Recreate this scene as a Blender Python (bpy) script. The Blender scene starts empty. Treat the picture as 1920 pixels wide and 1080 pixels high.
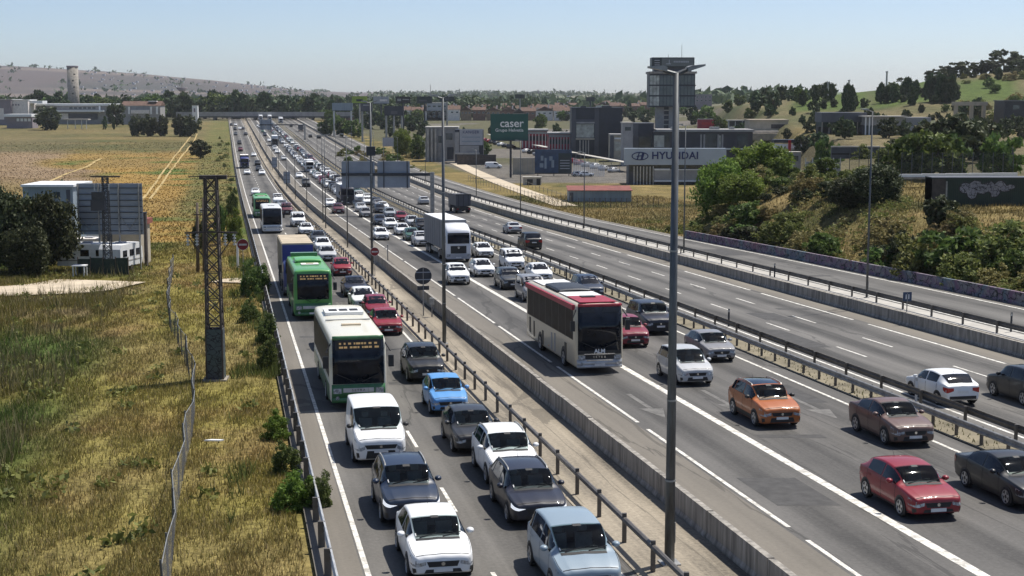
import bpy, bmesh, math, random
import numpy as np
from mathutils import Matrix, Vector

# ------------------------------------------------------------------ camera, sky, sun, exposure
S = bpy.context.scene
C = S.collection
F = 2750.0                       # focal length in photo pixels (1920 wide)
PITCH = math.atan(360 / F)
cam_d = bpy.data.cameras.new('camera')
cam = bpy.data.objects.new('camera', cam_d)
C.objects.link(cam)
cam_d.sensor_width = 36
cam_d.lens = 36 * F / 1920
cam_d.clip_start = 1
cam_d.clip_end = 40000
cam.location = (0, 0, 0)
cam.rotation_euler = (math.radians(90) - PITCH, 0, 0)
S.camera = cam

SUN_AZ, SUN_EL = math.radians(52), math.radians(63)      # azimuth from +Y towards +X
w = bpy.data.worlds.new('World'); S.world = w; w.use_nodes = True
nt = w.node_tree; nt.nodes.clear()
sky = nt.nodes.new('ShaderNodeTexSky'); sky.sky_type = 'NISHITA'; sky.sun_disc = False
sky.sun_elevation = SUN_EL; sky.sun_rotation = SUN_AZ
sky.altitude = 600; sky.air_density = .62; sky.dust_density = 1.05; sky.ozone_density = 1.3
bg = nt.nodes.new('ShaderNodeBackground'); bg.inputs['Strength'].default_value = 0.113
wo = nt.nodes.new('ShaderNodeOutputWorld')
nt.links.new(sky.outputs[0], bg.inputs[0]); nt.links.new(bg.outputs[0], wo.inputs[0])
sd = bpy.data.lights.new('sun', 'SUN'); sd.energy = 4.7; sd.angle = math.radians(0.53); sd.color = (1, .95, .87)
sun = bpy.data.objects.new('sun', sd); C.objects.link(sun)
sdir = Vector((math.sin(SUN_AZ) * math.cos(SUN_EL), math.cos(SUN_AZ) * math.cos(SUN_EL), math.sin(SUN_EL)))
sun.rotation_euler = sdir.to_track_quat('Z', 'Y').to_euler()
sun.location = (0, 0, 60)
S.view_settings.view_transform = 'Standard'
S.view_settings.look = 'None'
S.view_settings.exposure = 0.28
S.view_settings.gamma = 1.0
S.view_settings.use_curve_mapping = False
S.cycles.max_bounces = 6
S.cycles.volume_bounces = 0
S.cycles.transparent_max_bounces = 12

rng = random.Random(7)
nr = np.random.RandomState(11)

# ------------------------------------------------------------------ where things are
CP, SP = math.cos(PITCH), math.sin(PITCH)
def D(Y):
    Y = np.asarray(Y, float)
    a = 12 + .0295 * np.minimum(Y, 200)
    t = np.clip(Y - 200, 0, 220); a = a + .0295 * t - .0295 * t * t / 440
    t = np.clip(Y - 420, 0, 180); a = a - .012 * t * t / 360
    t = np.clip(Y - 600, 0, 400); a = a - .012 * t
    return a
RP = np.poly1d([-1.994e-11, 3.854e-08, -2.566e-05, -0.1882, 3.447])
RD = RP.deriv()
def ref(Y):
    Y = np.asarray(Y, float)
    Yc = np.clip(Y, 0, 740)
    return RP(Yc) + RD(Yc) * (Y - Yc)
def dref(Y): return float(RD(min(max(Y, 0), 740)))
def ext(Y):      # the far carriageway drifts away from the near one
    return np.interp(Y, [200, 300, 430, 580, 3000], [0, .7, 2.0, 3.2, 3.2])
def rampc(Y):
    return np.interp(Y, [40, 110, 140, 170, 215, 257, 374, 460, 550, 3000], [48.8, 48.8, 48.5, 47.6, 47.0, 47.5, 49.2, 51.3, 52.6, 52.6])
def raise_(Y): return np.interp(Y, [0, 330, 520], [.8, .8, 0.0])
def ray(x, y):
    u = (x - 960) / F; v = (540 - y) / F
    return u, CP + v * SP, -SP + v * CP
_Ys = np.concatenate([np.linspace(15, 400, 4000), np.linspace(400.1, 1400, 4000)])
_Ds = -D(_Ys)
def ground(x, y, h=0.0):
    """point of the road plane (raised by h) that the photo shows at pixel x, y"""
    r = ray(x, y)
    f = r[2] / r[1] * _Ys - (_Ds + h)
    i = np.where((f[:-1] > 0) & (f[1:] <= 0))[0]
    i = int(i[0]) if len(i) else len(_Ys) - 2
    Y = _Ys[i]
    return r[0] / r[1] * Y, Y, float(-D(Y) + h)
def pix(x, y, Y):
    r = ray(x, y)
    return r[0] / r[1] * Y, Y, r[2] / r[1] * Y
def ppm(Y): return F / Y

def smooth(t): t = np.clip(t, 0, 1); return t * t * (3 - 2 * t)
_perm = nr.rand(256, 256)
def vnoise(x, y):
    x = np.asarray(x, float); y = np.asarray(y, float)
    xi = np.floor(x).astype(int); yi = np.floor(y).astype(int)
    fx = smooth(x - xi); fy = smooth(y - yi)
    g = lambda i, j: _perm[i % 256, j % 256]
    return (g(xi, yi) * (1 - fx) + g(xi + 1, yi) * fx) * (1 - fy) + (g(xi, yi + 1) * (1 - fx) + g(xi + 1, yi + 1) * fx) * fy
def fbm(x, y, n=4):
    a = 0; s = .5; t = 0
    for k in range(n):
        a = a + s * vnoise(x * 2 ** k + 17 * k, y * 2 ** k + 31 * k); t += s; s *= .5
    return a / t

def bankx(Y):    # where the raised ground on the right begins
    Y = np.asarray(Y, float)
    return np.where(Y < 180, ref(np.minimum(Y, 180)) + 51.0, ref(180.) + 51.0 + .34 * np.minimum(Y - 180, 140) + .08 * np.maximum(Y - 320, 0))
def T(X, Y):
    """height of the open ground"""
    X = np.asarray(X, float); Y = np.asarray(Y, float)
    z = -D(Y) - .16
    c = X - ref(Y)
    far = smooth((Y - 1000) / 3000)
    z = z + far * 9
    az = X / np.maximum(Y, 1)
    # left verge and field: gentle rolls
    lw = smooth((-c - 3) / 12)
    z = z + lw * (fbm(X / 17, Y / 17, 3) - .5) * .7
    # right bank and terrace
    wgt = smooth((X - bankx(Y)) / 13) * smooth((2600 - Y) / 1500)
    plate = np.interp(Y, [60, 100, 150, 420], [-9.8, -10.4, -11.2, -11.2])
    rw = smooth((c - 49.5) / 1.2) * np.where(Y < 182, .5, 0)
    z = z + rw
    z = z * (1 - wgt) + plate * wgt
    z = z + wgt * (fbm(X / 9, Y / 9, 3) - .5) * 1.3 * smooth((c - 53) / 6)
    # golf hill on the right
    g = np.interp(az, [.03, .08, .12, .15, .175, .218, .25, .27, .29, .324, .36, .6], [0, .5, 3, 6, 8.5, 11.5, 14, 17, 19, 22, 24, 28])
    hill = smooth((Y - 430) / 280) * np.interp(Y, [430, 900, 1600, 2600], [1, 1, .8, .3])
    z = z + g * hill
    # long ridge on the far left
    h = np.interp(az, [-.6, -.349, -.31, -.25, -.2, -.145, -.11, .0], [125, 106, 97, 78, 57, 24, 12, 10])
    z = z + h * smooth((Y - 2600) / 2300) * (.93 + .14 * fbm(X / 500, Y / 500, 4))
    z = z + smooth((Y - 4000) / 4500) * 22 * fbm(X / 1500 + 5, Y / 1500, 3)
    return z

_Yl = np.concatenate([np.linspace(40, 700, 2600), np.linspace(700.5, 3200, 2500)])
def tground(x, y):
    """distance at which the line of sight through a pixel meets the open ground"""
    r = ray(x, y); f = r[2] / r[1] * _Yl - T(r[0] / r[1] * _Yl, _Yl)
    i = np.where((f[:-1] > 0) & (f[1:] <= 0))[0]
    return float(_Yl[int(i[0])]) if len(i) else 1600.

# ------------------------------------------------------------------ materials
def newmat(name):
    m = bpy.data.materials.new(name); m.use_nodes = True
    n = m.node_tree; b = n.nodes['Principled BSDF']
    return m, n, b
def lin(c):      # sRGB 0-255 -> linear
    return tuple((v / 255 / 12.92 if v / 255 <= .04045 else ((v / 255 + .055) / 1.055) ** 2.4) for v in c)
def mat(name, col, rough=.7, metal=0., var=.25, scale=3., bump=0., bscale=None, coat=0., spec=.5, stretch=None, emit=0.):
    m, n, b = newmat(name)
    b.inputs['Roughness'].default_value = rough; b.inputs['Metallic'].default_value = metal
    b.inputs['Coat Weight'].default_value = coat; b.inputs['Specular IOR Level'].default_value = spec
    tc = n.nodes.new('ShaderNodeTexCoord'); src = tc.outputs['Object']
    if stretch:
        mp = n.nodes.new('ShaderNodeMapping'); mp.inputs['Scale'].default_value = stretch
        n.links.new(src, mp.inputs[0]); src = mp.outputs[0]
    no = n.nodes.new('ShaderNodeTexNoise'); no.inputs['Scale'].default_value = scale; no.inputs['Detail'].default_value = 6; no.inputs['Roughness'].default_value = .62
    n.links.new(src, no.inputs['Vector'])
    r = n.nodes.new('ShaderNodeValToRGB')
    lo = tuple(v * (1 - var) for v in col); hi = tuple(min(1, v * (1 + var)) for v in col)
    r.color_ramp.elements[0].position = .3; r.color_ramp.elements[1].position = .7
    r.color_ramp.elements[0].color = (*lo, 1); r.color_ramp.elements[1].color = (*hi, 1)
    n.links.new(no.outputs[0], r.inputs[0]); n.links.new(r.outputs[0], b.inputs['Base Color'])
    if bump:
        n2 = n.nodes.new('ShaderNodeTexNoise'); n2.inputs['Scale'].default_value = bscale or scale * 6; n2.inputs['Detail'].default_value = 4
        n.links.new(src, n2.inputs['Vector'])
        bp = n.nodes.new('ShaderNodeBump'); bp.inputs['Strength'].default_value = bump; bp.inputs['Distance'].default_value = .05
        n.links.new(n2.outputs[0], bp.inputs['Height']); n.links.new(bp.outputs[0], b.inputs['Normal'])
    if emit:
        b.inputs['Emission Color'].default_value = (*col, 1); b.inputs['Emission Strength'].default_value = emit
    return m
def mathn(n, op, a, b=None, c=None):
    k = n.nodes.new('ShaderNodeMath'); k.operation = op
    for i, v in enumerate((a, b, c)):
        if v is None: continue
        if isinstance(v, (int, float)): k.inputs[i].default_value = v
        else: n.links.new(v, k.inputs[i])
    return k.outputs[0]
def mixc(n, fac, a, b, blend='MIX'):
    k = n.nodes.new('ShaderNodeMix'); k.data_type = 'RGBA'; k.blend_type = blend
    for sock, v in ((k.inputs[0], fac), (k.inputs[6], a), (k.inputs[7], b)):
        if isinstance(v, (int, float)): sock.default_value = v
        elif isinstance(v, tuple): sock.default_value = (*v[:3], 1)
        else: n.links.new(v, sock)
    return k.outputs[2]

M = {}
def paintmat(name, metal, rough, coat):
    m, n, b = newmat(name)
    oi = n.nodes.new('ShaderNodeObjectInfo')
    tc = n.nodes.new('ShaderNodeTexCoord')
    no = n.nodes.new('ShaderNodeTexNoise'); no.inputs['Scale'].default_value = 2.2; no.inputs['Detail'].default_value = 5
    n.links.new(tc.outputs['Object'], no.inputs['Vector'])
    sx = n.nodes.new('ShaderNodeSeparateXYZ'); n.links.new(tc.outputs['Object'], sx.inputs[0])
    low = mathn(n, 'MULTIPLY', mathn(n, 'SUBTRACT', .7, sx.outputs[2]), 1.2)
    dust = mathn(n, 'MULTIPLY', mathn(n, 'MAXIMUM', low, .012), no.outputs[0])
    dust = mathn(n, 'MINIMUM', mathn(n, 'MULTIPLY', dust, .22), .09)
    col = mixc(n, dust, oi.outputs['Color'], (.2, .18, .15))
    n.links.new(col, b.inputs['Base Color'])
    n.links.new(mathn(n, 'ADD', mathn(n, 'MULTIPLY', no.outputs[0], .15), rough), b.inputs['Roughness'])
    b.inputs['Metallic'].default_value = metal
    b.inputs['Coat Weight'].default_value = coat; b.inputs['Coat Roughness'].default_value = .06
    return m
M['paint'] = paintmat('car_paint', 0.0, .38, .38)
M['metal_paint'] = paintmat('metallic_car_paint', .55, .34, .7)
M['screen'] = None
M['glass'] = mat('tinted_glass', (.010, .013, .02), .05, var=.6, scale=1.6, spec=.3)
M['towerglass'] = mat('grey_green_tower_glass', (.10, .125, .125), .3, var=.3, scale=.3)
M['winglass'] = mat('building_glass', (.05, .07, .08), .08, var=.6, scale=.25, spec=.8)
M['litglass'] = mat('lit_toned_building_glass', (.36, .37, .33), .25, var=.5, scale=.5, spec=.8)  # pale base colour paints in the lit, reflecting look of some panes
M['tyre'] = mat('tyre_rubber', (.016, .016, .016), .85)
M['rim'] = mat('alloy_rim', (.42, .43, .44), .35, metal=.7)
M['black'] = mat('black_plastic', (.018, .018, .019), .55)
M['lamp'] = mat('headlight_glass', (.30, .32, .34), .1, var=.9, scale=9, spec=.8, coat=.8)
M['lamp_lit'] = mat('lit_headlight', (.85, .88, .92), .2, var=.05, emit=.6)
M['red_lamp'] = mat('tail_light', (.35, .01, .012), .2, coat=.5)
M['amber'] = mat('amber_lamp', (.6, .22, .02), .3)
M['plate'] = mat('number_plate', (.72, .72, .7), .5, var=.08)
M['chrome'] = mat('chrome_trim', (.6, .61, .62), .18, metal=1., var=.1)
M['led'] = mat('display_diodes', (.8, .5, .2), .5, var=.1, emit=.12)
M['white'] = mat('white_painted_metal', (.76, .77, .77), .5, var=.08)
M['offwhite'] = mat('off_white_render', (.74, .69, .65), .8, var=.15, scale=.8, bump=.1)
M['cream'] = mat('cream_panel', (.62, .58, .47), .42, var=.12, scale=1.2, coat=.3)
M['greenbus'] = mat('bus_green_panel', (.05, .16, .06), .4, var=.2, coat=.4)
M['silver'] = mat('silver_panel', (.5, .51, .52), .35, metal=.4, var=.15)
M['galv'] = mat('galvanised_steel', (.30, .30, .29), .5, metal=.45, var=.35, scale=2.5)
M['galv_light'] = mat('bright_galvanised_steel', (.5, .5, .49), .42, metal=.5, var=.25, scale=2.5)
M['rail_dark'] = mat('weathered_rail_steel', (.13, .12, .11), .55, metal=.4, var=.4, scale=1.5)
M['rust'] = mat('rusty_pylon_steel', (.075, .062, .056), .75, metal=.2, var=.5, scale=1.3)
M['pole'] = mat('lamp_pole_steel', (.10, .108, .115), .5, metal=.4, var=.5, scale=1.6, stretch=(3, 3, .5))
M['signback'] = mat('sign_back_aluminium', (.27, .305, .36), .5, metal=.3, var=.14, scale=.5)
M['steel_dark'] = mat('dark_frame_steel', (.035, .04, .05), .5, metal=.3)
M['conc'] = mat('cast_concrete', (.29, .265, .23), .9, var=.35, scale=.9, bump=.3, bscale=14)
M['wallconc'] = mat('rain_streaked_concrete', (.27, .25, .22), .9, var=.55, scale=2.2, bump=.3, bscale=14, stretch=(1.6, 1.6, .22))
M['seat'] = mat('grey_seat_cloth', (.24, .25, .25), .9)
M['dash'] = mat('dashboard_plastic', (.09, .095, .1), .6)
M['conc_light'] = mat('pale_concrete', (.42, .40, .36), .9, var=.22, scale=.7, bump=.2, bscale=10)
M['bark'] = mat('bark', (.09, .065, .045), .95, var=.4, scale=3, bump=.6)
M['wood'] = mat('weathered_wood', (.11, .085, .065), .9, var=.4, scale=2, stretch=(6, 6, .6))
M['navy'] = mat('navy_cladding', (.022, .027, .042), .45, var=.25, scale=.4)
M['navy_edge'] = mat('slate_grey_cladding', (.075, .08, .095), .55, var=.2, scale=.4)
M['greywall'] = mat('grey_rendered_wall', (.31, .305, .30), .85, var=.2, scale=.4)
M['mauve'] = mat('mauve_grey_wall', (.25, .22, .24), .85, var=.15, scale=.3)
M['beige'] = mat('beige_wall', (.42, .37, .29), .85, var=.2, scale=.5)
M['brick'] = mat('orange_brickwork', (.19, .11, .08), .9, var=.35, scale=.7)
M['brick2'] = mat('ochre_brickwork', (.26, .185, .12), .9, var=.35, scale=.7)
M['rooftile'] = mat('terracotta_roof_tiles', (.125, .074, .054), .9, var=.5, scale=.8, bump=.5)
M['redroof'] = mat('faded_red_roof', (.20, .06, .045), .8, var=.35, scale=.7)
M['redpanel'] = mat('crimson_panel', (.32, .02, .04), .5, var=.25, scale=.6)
M['bluewall'] = mat('blue_grey_sheet', (.24, .29, .33), .6, var=.2, scale=.4, stretch=(3, 3, .3))
M['caser'] = mat('dark_green_hoarding', (.012, .085, .07), .5, var=.12, scale=.2)
M['signwhite'] = mat('white_lettering', (.78, .79, .78), .6, var=.04)
M['signblue'] = mat('navy_lettering', (.012, .025, .12), .5, var=.05)
M['hyfascia'] = mat('pale_blue_fascia', (.40, .46, .52), .45, var=.08, scale=.3)
M['lime'] = mat('lime_green_hoarding', (.26, .36, .04), .6, var=.3, scale=.3)
M['darksign'] = mat('dark_hoarding', (.02, .032, .034), .5, var=.3, scale=.4)
M['bluesign'] = mat('blue_hoarding', (.03, .058, .115), .5, var=.6, scale=.45)
M['greysign'] = mat('grey_hoarding', (.36, .37, .4), .6, var=.15, scale=.4)
M['gap'] = mat('dark_shut_line', (.006, .006, .007), .8)
M['busglass'] = mat('dark_coach_glass', (.012, .014, .018), .4, var=.6, scale=2, spec=.03)
M['faded'] = mat('faded_sign_white', (.5, .48, .48), .6)
M['darkred'] = mat('faded_red_sign', (.22, .012, .02), .5, var=.15)
M['redsign'] = mat('red_sign_face', (.4, .012, .02), .45, var=.1)
M['bluetarp'] = mat('blue_truck_panel', (.035, .05, .24), .45, var=.25, scale=.8)
M['tarp'] = mat('grey_tarpaulin', (.17, .18, .2), .6, var=.12, scale=.7, bump=.1)
M['tan'] = mat('dusty_tan_roof', (.44, .37, .27), .85, var=.2, scale=.8)
M['teal'] = mat('dark_green_container', (.016, .036, .026), .6, var=.35, scale=.6)
M['hedgefence'] = mat('dark_windbreak_net', (.03, .045, .035), .9, var=.3)
def graffiti_mat(name, base, cols, scale, thr):
    m, n, b = newmat(name)
    tc = n.nodes.new('ShaderNodeTexCoord')
    mp = n.nodes.new('ShaderNodeMapping'); mp.inputs['Scale'].default_value = (1, 1, 1.3)
    n.links.new(tc.outputs['Object'], mp.inputs[0])
    a = n.nodes.new('ShaderNodeTexNoise'); a.inputs['Scale'].default_value = .16; a.inputs['Detail'].default_value = 1
    n.links.new(mp.outputs[0], a.inputs['Vector'])
    r = n.nodes.new('ShaderNodeValToRGB'); r.color_ramp.interpolation = 'LINEAR'
    el = r.color_ramp.elements
    el[0].position = .3; el[0].color = (*cols[0], 1); el[1].position = .7; el[1].color = (*cols[-1], 1)
    for i, c in enumerate(cols[1:-1]):
        e = el.new(.3 + .4 * (i + 1) / (len(cols) - 1)); e.color = (*c, 1)
    n.links.new(a.outputs[0], r.inputs[0])
    v = n.nodes.new('ShaderNodeTexVoronoi'); v.inputs['Scale'].default_value = scale; v.feature = 'DISTANCE_TO_EDGE'
    n2 = n.nodes.new('ShaderNodeTexNoise'); n2.inputs['Scale'].default_value = 2.0; n2.inputs['Detail'].default_value = 3
    n.links.new(mp.outputs[0], n2.inputs['Vector'])
    wv = n.nodes.new('ShaderNodeVectorMath'); wv.operation = 'MULTIPLY_ADD'
    n.links.new(n2.outputs['Color'], wv.inputs[0]); wv.inputs[1].default_value = (.8, .8, .8); n.links.new(mp.outputs[0], wv.inputs[2])
    n.links.new(wv.outputs[0], v.inputs['Vector'])
    edge = mathn(n, 'LESS_THAN', v.outputs['Distance'], thr)
    col = mixc(n, edge, r.outputs[0], (.02, .02, .025))
    f = mathn(n, 'GREATER_THAN', n2.outputs[0], .56)
    col = mixc(n, mathn(n, 'MULTIPLY', f, .55), col, base)
    n.links.new(col, b.inputs['Base Color']); b.inputs['Roughness'].default_value = .75
    return m
M['graffiti'] = graffiti_mat('graffiti_on_concrete', (.24, .23, .22),
    [(.13, .07, .13), (.18, .18, .19), (.16, .08, .14), (.09, .15, .18), (.18, .10, .16), (.15, .13, .17), (.19, .08, .12)], 1.1, .05)
M['graffiti_grey'] = graffiti_mat('pale_graffiti_lettering', (.3, .3, .31), [(.34, .33, .36), (.2, .2, .23), (.4, .39, .40)], 2.2, .05)
M['graffiti_dark'] = graffiti_mat('scrawled_base_panel', (.06, .08, .08), [(.03, .05, .05), (.08, .12, .11), (.05, .04, .07), (.2, .2, .2)], 3.0, .06)

def asphalt(name, col, lanes, dark=.66):
    """road surface: wheel tracks, patches and grain follow the vertex attributes lat and lon"""
    m, n, b = newmat(name)
    at = n.nodes.new('ShaderNodeAttribute'); at.attribute_name = 'latlon'
    sx = n.nodes.new('ShaderNodeSeparateXYZ'); n.links.new(at.outputs['Vector'], sx.inputs[0])
    cb = n.nodes.new('ShaderNodeCombineXYZ')
    n.links.new(sx.outputs[0], cb.inputs[0]); n.links.new(mathn(n, 'MULTIPLY', sx.outputs[1], .03), cb.inputs[1])
    st = n.nodes.new('ShaderNodeTexNoise'); st.inputs['Scale'].default_value = .9; st.inputs['Detail'].default_value = 5; st.inputs['Roughness'].default_value = .65
    n.links.new(cb.outputs[0], st.inputs['Vector'])
    big = n.nodes.new('ShaderNodeTexNoise'); big.inputs['Scale'].default_value = .12; big.inputs['Detail'].default_value = 4
    n.links.new(at.outputs['Vector'], big.inputs['Vector'])
    gr = n.nodes.new('ShaderNodeTexNoise'); gr.inputs['Scale'].default_value = 7; gr.inputs['Detail'].default_value = 8; gr.inputs['Roughness'].default_value = .8
    n.links.new(at.outputs['Vector'], gr.inputs['Vector'])
    l0, lw = lanes
    ph = mathn(n, 'MULTIPLY', mathn(n, 'SUBTRACT', sx.outputs[0], l0), 2 * math.pi / lw)
    # oil line in the lane middle and two polished wheel tracks
    tr = mathn(n, 'MULTIPLY_ADD', mathn(n, 'COSINE', ph), -.5, .5)
    tr = mathn(n, 'MULTIPLY', mathn(n, 'POWER', tr, 2), .30)
    f = mathn(n, 'ADD', mathn(n, 'MULTIPLY', st.outputs[0], 1.0), mathn(n, 'MULTIPLY', big.outputs[0], .6))
    f = mathn(n, 'SUBTRACT', f, .12)
    f = mathn(n, 'ADD', f, mathn(n, 'MULTIPLY', mathn(n, 'SUBTRACT', gr.outputs[0], .5), .9))
    f = mathn(n, 'SUBTRACT', f, tr)
    r = n.nodes.new('ShaderNodeValToRGB')
    r.color_ramp.elements[0].position = .25; r.color_ramp.elements[1].position = .95
    r.color_ramp.elements[0].color = (*(v * (1 - dark) for v in col), 1)
    r.color_ramp.elements[1].color = (*(v * (1 + dark * .75) for v in col), 1)
    n.links.new(f, r.inputs[0])
    # sealed cracks running along and across the carriageway
    cb2 = n.nodes.new('ShaderNodeCombineXYZ')
    n.links.new(mathn(n, 'MULTIPLY_ADD', st.outputs[0], .8, mathn(n, 'MULTIPLY', sx.outputs[0], .28)), cb2.inputs[0])
    n.links.new(mathn(n, 'MULTIPLY_ADD', big.outputs[0], .5, mathn(n, 'MULTIPLY', sx.outputs[1], .022)), cb2.inputs[1])
    vo = n.nodes.new('ShaderNodeTexVoronoi'); vo.feature = 'DISTANCE_TO_EDGE'; vo.inputs['Scale'].default_value = 1
    n.links.new(cb2.outputs[0], vo.inputs['Vector'])
    ck = mathn(n, 'MULTIPLY', mathn(n, 'LESS_THAN', vo.outputs['Distance'], .012), .6)
    n.links.new(mixc(n, ck, r.outputs[0], tuple(v * .35 for v in col)), b.inputs['Base Color'])
    b.inputs['Roughness'].default_value = .85
    bp = n.nodes.new('ShaderNodeBump'); bp.inputs['Strength'].default_value = .25; bp.inputs['Distance'].default_value = .02
    n.links.new(gr.outputs[0], bp.inputs['Height']); n.links.new(bp.outputs[0], b.inputs['Normal'])
    return m
M['asphalt_a'] = asphalt('asphalt_service_road', (.108, .102, .092), (-.02, 3.48))
M['asphalt_b'] = asphalt('asphalt_motorway', (.098, .093, .086), (17., 3.62))
M['asphalt_c'] = asphalt('asphalt_far_carriageway', (.116, .110, .101), (28.3, 3.22))
M['asphalt_d'] = asphalt('asphalt_slip_road', (.112, .107, .098), (42., 3.5))
M['shoulder'] = asphalt('pale_hard_shoulder', (.165, .148, .122), (11., 9.), .35)
M['reservation'] = mat('dry_reservation_soil', (.19, .165, .112), .95, var=.4, scale=.8, bump=.3)
M['median'] = asphalt('sandy_median_paving', (.27, .232, .175), (7., 9.), .95)

def marking_mat():
    m, n, b = newmat('worn_white_road_paint')
    tc = n.nodes.new('ShaderNodeTexCoord')
    no = n.nodes.new('ShaderNodeTexNoise'); no.inputs['Scale'].default_value = 3; no.inputs['Detail'].default_value = 8; no.inputs['Roughness'].default_value = .75
    n.links.new(tc.outputs['Object'], no.inputs['Vector'])
    r = n.nodes.new('ShaderNodeValToRGB'); r.color_ramp.elements[0].position = .38; r.color_ramp.elements[1].position = .56
    r.color_ramp.elements[0].color = (.34, .32, .28, 1); r.color_ramp.elements[1].color = (.75, .73, .67, 1)
    n.links.new(no.outputs[0], r.inputs[0]); n.links.new(r.outputs[0], b.inputs['Base Color']); b.inputs['Roughness'].default_value = .7
    return m
M['mark'] = marking_mat()
M['mark_faded'] = mat('faded_road_paint', (.135, .13, .12), .8, var=.4, scale=2.5)

def leafmat(name, c1, c2, c3, trans=.25):
    m, n, b = newmat(name)
    g = n.nodes.new('ShaderNodeNewGeometry')
    r = n.nodes.new('ShaderNodeValToRGB')
    r.color_ramp.elements[0].color = (*c1, 1); r.color_ramp.elements[1].color = (*c3, 1)
    e = r.color_ramp.elements.new(.5); e.color = (*c2, 1)
    n.links.new(g.outputs['Random Per Island'], r.inputs[0])
    tc = n.nodes.new('ShaderNodeTexCoord')
    no = n.nodes.new('ShaderNodeTexNoise'); no.inputs['Scale'].default_value = .9; no.inputs['Detail'].default_value = 3
    n.links.new(tc.outputs['Object'], no.inputs['Vector'])
    oi = n.nodes.new('ShaderNodeObjectInfo')
    v = mathn(n, 'ADD', mathn(n, 'MULTIPLY_ADD', no.outputs[0], 1.1, .45), mathn(n, 'MULTIPLY', oi.outputs['Random'], .35))
    hs = n.nodes.new('ShaderNodeHueSaturation'); n.links.new(r.outputs[0], hs.inputs['Color']); n.links.new(v, hs.inputs['Value'])
    n.links.new(mathn(n, 'MULTIPLY_ADD', oi.outputs['Random'], .04, .48), hs.inputs['Hue'])
    n.links.new(hs.outputs[0], b.inputs['Base Color']); b.inputs['Roughness'].default_value = .65; b.inputs['Specular IOR Level'].default_value = .25
    if trans:
        tl = n.nodes.new('ShaderNodeBsdfTranslucent'); n.links.new(hs.outputs[0], tl.inputs[0])
        mx = n.nodes.new('ShaderNodeMixShader'); mx.inputs[0].default_value = trans
        out = n.nodes['Material Output']
        n.links.new(b.outputs[0], mx.inputs[1]); n.links.new(tl.outputs[0], mx.inputs[2]); n.links.new(mx.outputs[0], out.inputs[0])
    return m
M['leaf_dark'] = leafmat('holm_oak_leaves', (.02, .028, .012), (.045, .056, .022), (.09, .10, .046), .2)
M['leaf_mid'] = leafmat('mid_green_leaves', (.036, .064, .016), (.082, .125, .03), (.15, .195, .052), .3)
M['leaf_bright'] = leafmat('bright_green_leaves', (.06, .10, .016), (.125, .185, .03), (.21, .27, .06), .35)
M['leaf_far'] = leafmat('distant_tree_leaves', (.024, .044, .018), (.048, .075, .028), (.085, .11, .045), .15)
M['leaf_scrub'] = leafmat('dry_scrub_leaves', (.085, .076, .028), (.19, .16, .06), (.32, .26, .11), .3)
M['leaf_olive'] = leafmat('olive_scrub_leaves', (.06, .076, .02), (.13, .15, .04), (.23, .235, .07), .32)

M['leaf_verge'] = leafmat('verge_shrub_leaves', (.045, .07, .02), (.095, .135, .036), (.17, .2, .065), .3)
M['patch'] = mat('dark_asphalt_patch', (.062, .060, .058), .9, var=.3, scale=2, bump=.2)

def grassmat():
    m, n, b = newmat('dry_meadow_grass')
    g = n.nodes.new('ShaderNodeNewGeometry')
    at = n.nodes.new('ShaderNodeAttribute'); at.attribute_name = 'tint'
    hs = n.nodes.new('ShaderNodeHueSaturation'); n.links.new(at.outputs['Color'], hs.inputs['Color'])
    n.links.new(mathn(n, 'MULTIPLY_ADD', g.outputs['Random Per Island'], 1.1, .5), hs.inputs['Value'])
    n.links.new(hs.outputs[0], b.inputs['Base Color']); b.inputs['Roughness'].default_value = .8; b.inputs['Specular IOR Level'].default_value = .2
    tl = n.nodes.new('ShaderNodeBsdfTranslucent'); n.links.new(hs.outputs[0], tl.inputs[0])
    mx = n.nodes.new('ShaderNodeMixShader'); mx.inputs[0].default_value = .3
    n.links.new(b.outputs[0], mx.inputs[1]); n.links.new(tl.outputs[0], mx.inputs[2]); n.links.new(mx.outputs[0], n.nodes['Material Output'].inputs[0])
    return m
M['grass'] = grassmat()

def groundmat():
    m, n, b = newmat('dry_ground')
    at = n.nodes.new('ShaderNodeAttribute'); at.attribute_name = 'tint'
    tc = n.nodes.new('ShaderNodeTexCoord')
    a = n.nodes.new('ShaderNodeTexNoise'); a.inputs['Scale'].default_value = .35; a.inputs['Detail'].default_value = 8; a.inputs['Roughness'].default_value = .7
    c = n.nodes.new('ShaderNodeTexNoise'); c.inputs['Scale'].default_value = 3.5; c.inputs['Detail'].default_value = 6; c.inputs['Roughness'].default_value = .75
    for k in (a, c): n.links.new(tc.outputs['Object'], k.inputs['Vector'])
    f = mathn(n, 'ADD', mathn(n, 'MULTIPLY', a.outputs[0], .8), mathn(n, 'MULTIPLY', c.outputs[0], 1.4))
    hs = n.nodes.new('ShaderNodeHueSaturation'); n.links.new(at.outputs['Color'], hs.inputs['Color'])
    n.links.new(mathn(n, 'MAXIMUM', mathn(n, 'SUBTRACT', mathn(n, 'MULTIPLY', f, 2.2), 1.5), .25), hs.inputs['Value'])
    n.links.new(hs.outputs[0], b.inputs['Base Color']); b.inputs['Roughness'].default_value = .95; b.inputs['Specular IOR Level'].default_value = .1
    bp = n.nodes.new('ShaderNodeBump'); bp.inputs['Strength'].default_value = .6; bp.inputs['Distance'].default_value = .25
    n.links.new(f, bp.inputs['Height']); n.links.new(bp.outputs[0], b.inputs['Normal'])
    return m
M['ground'] = groundmat()
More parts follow.
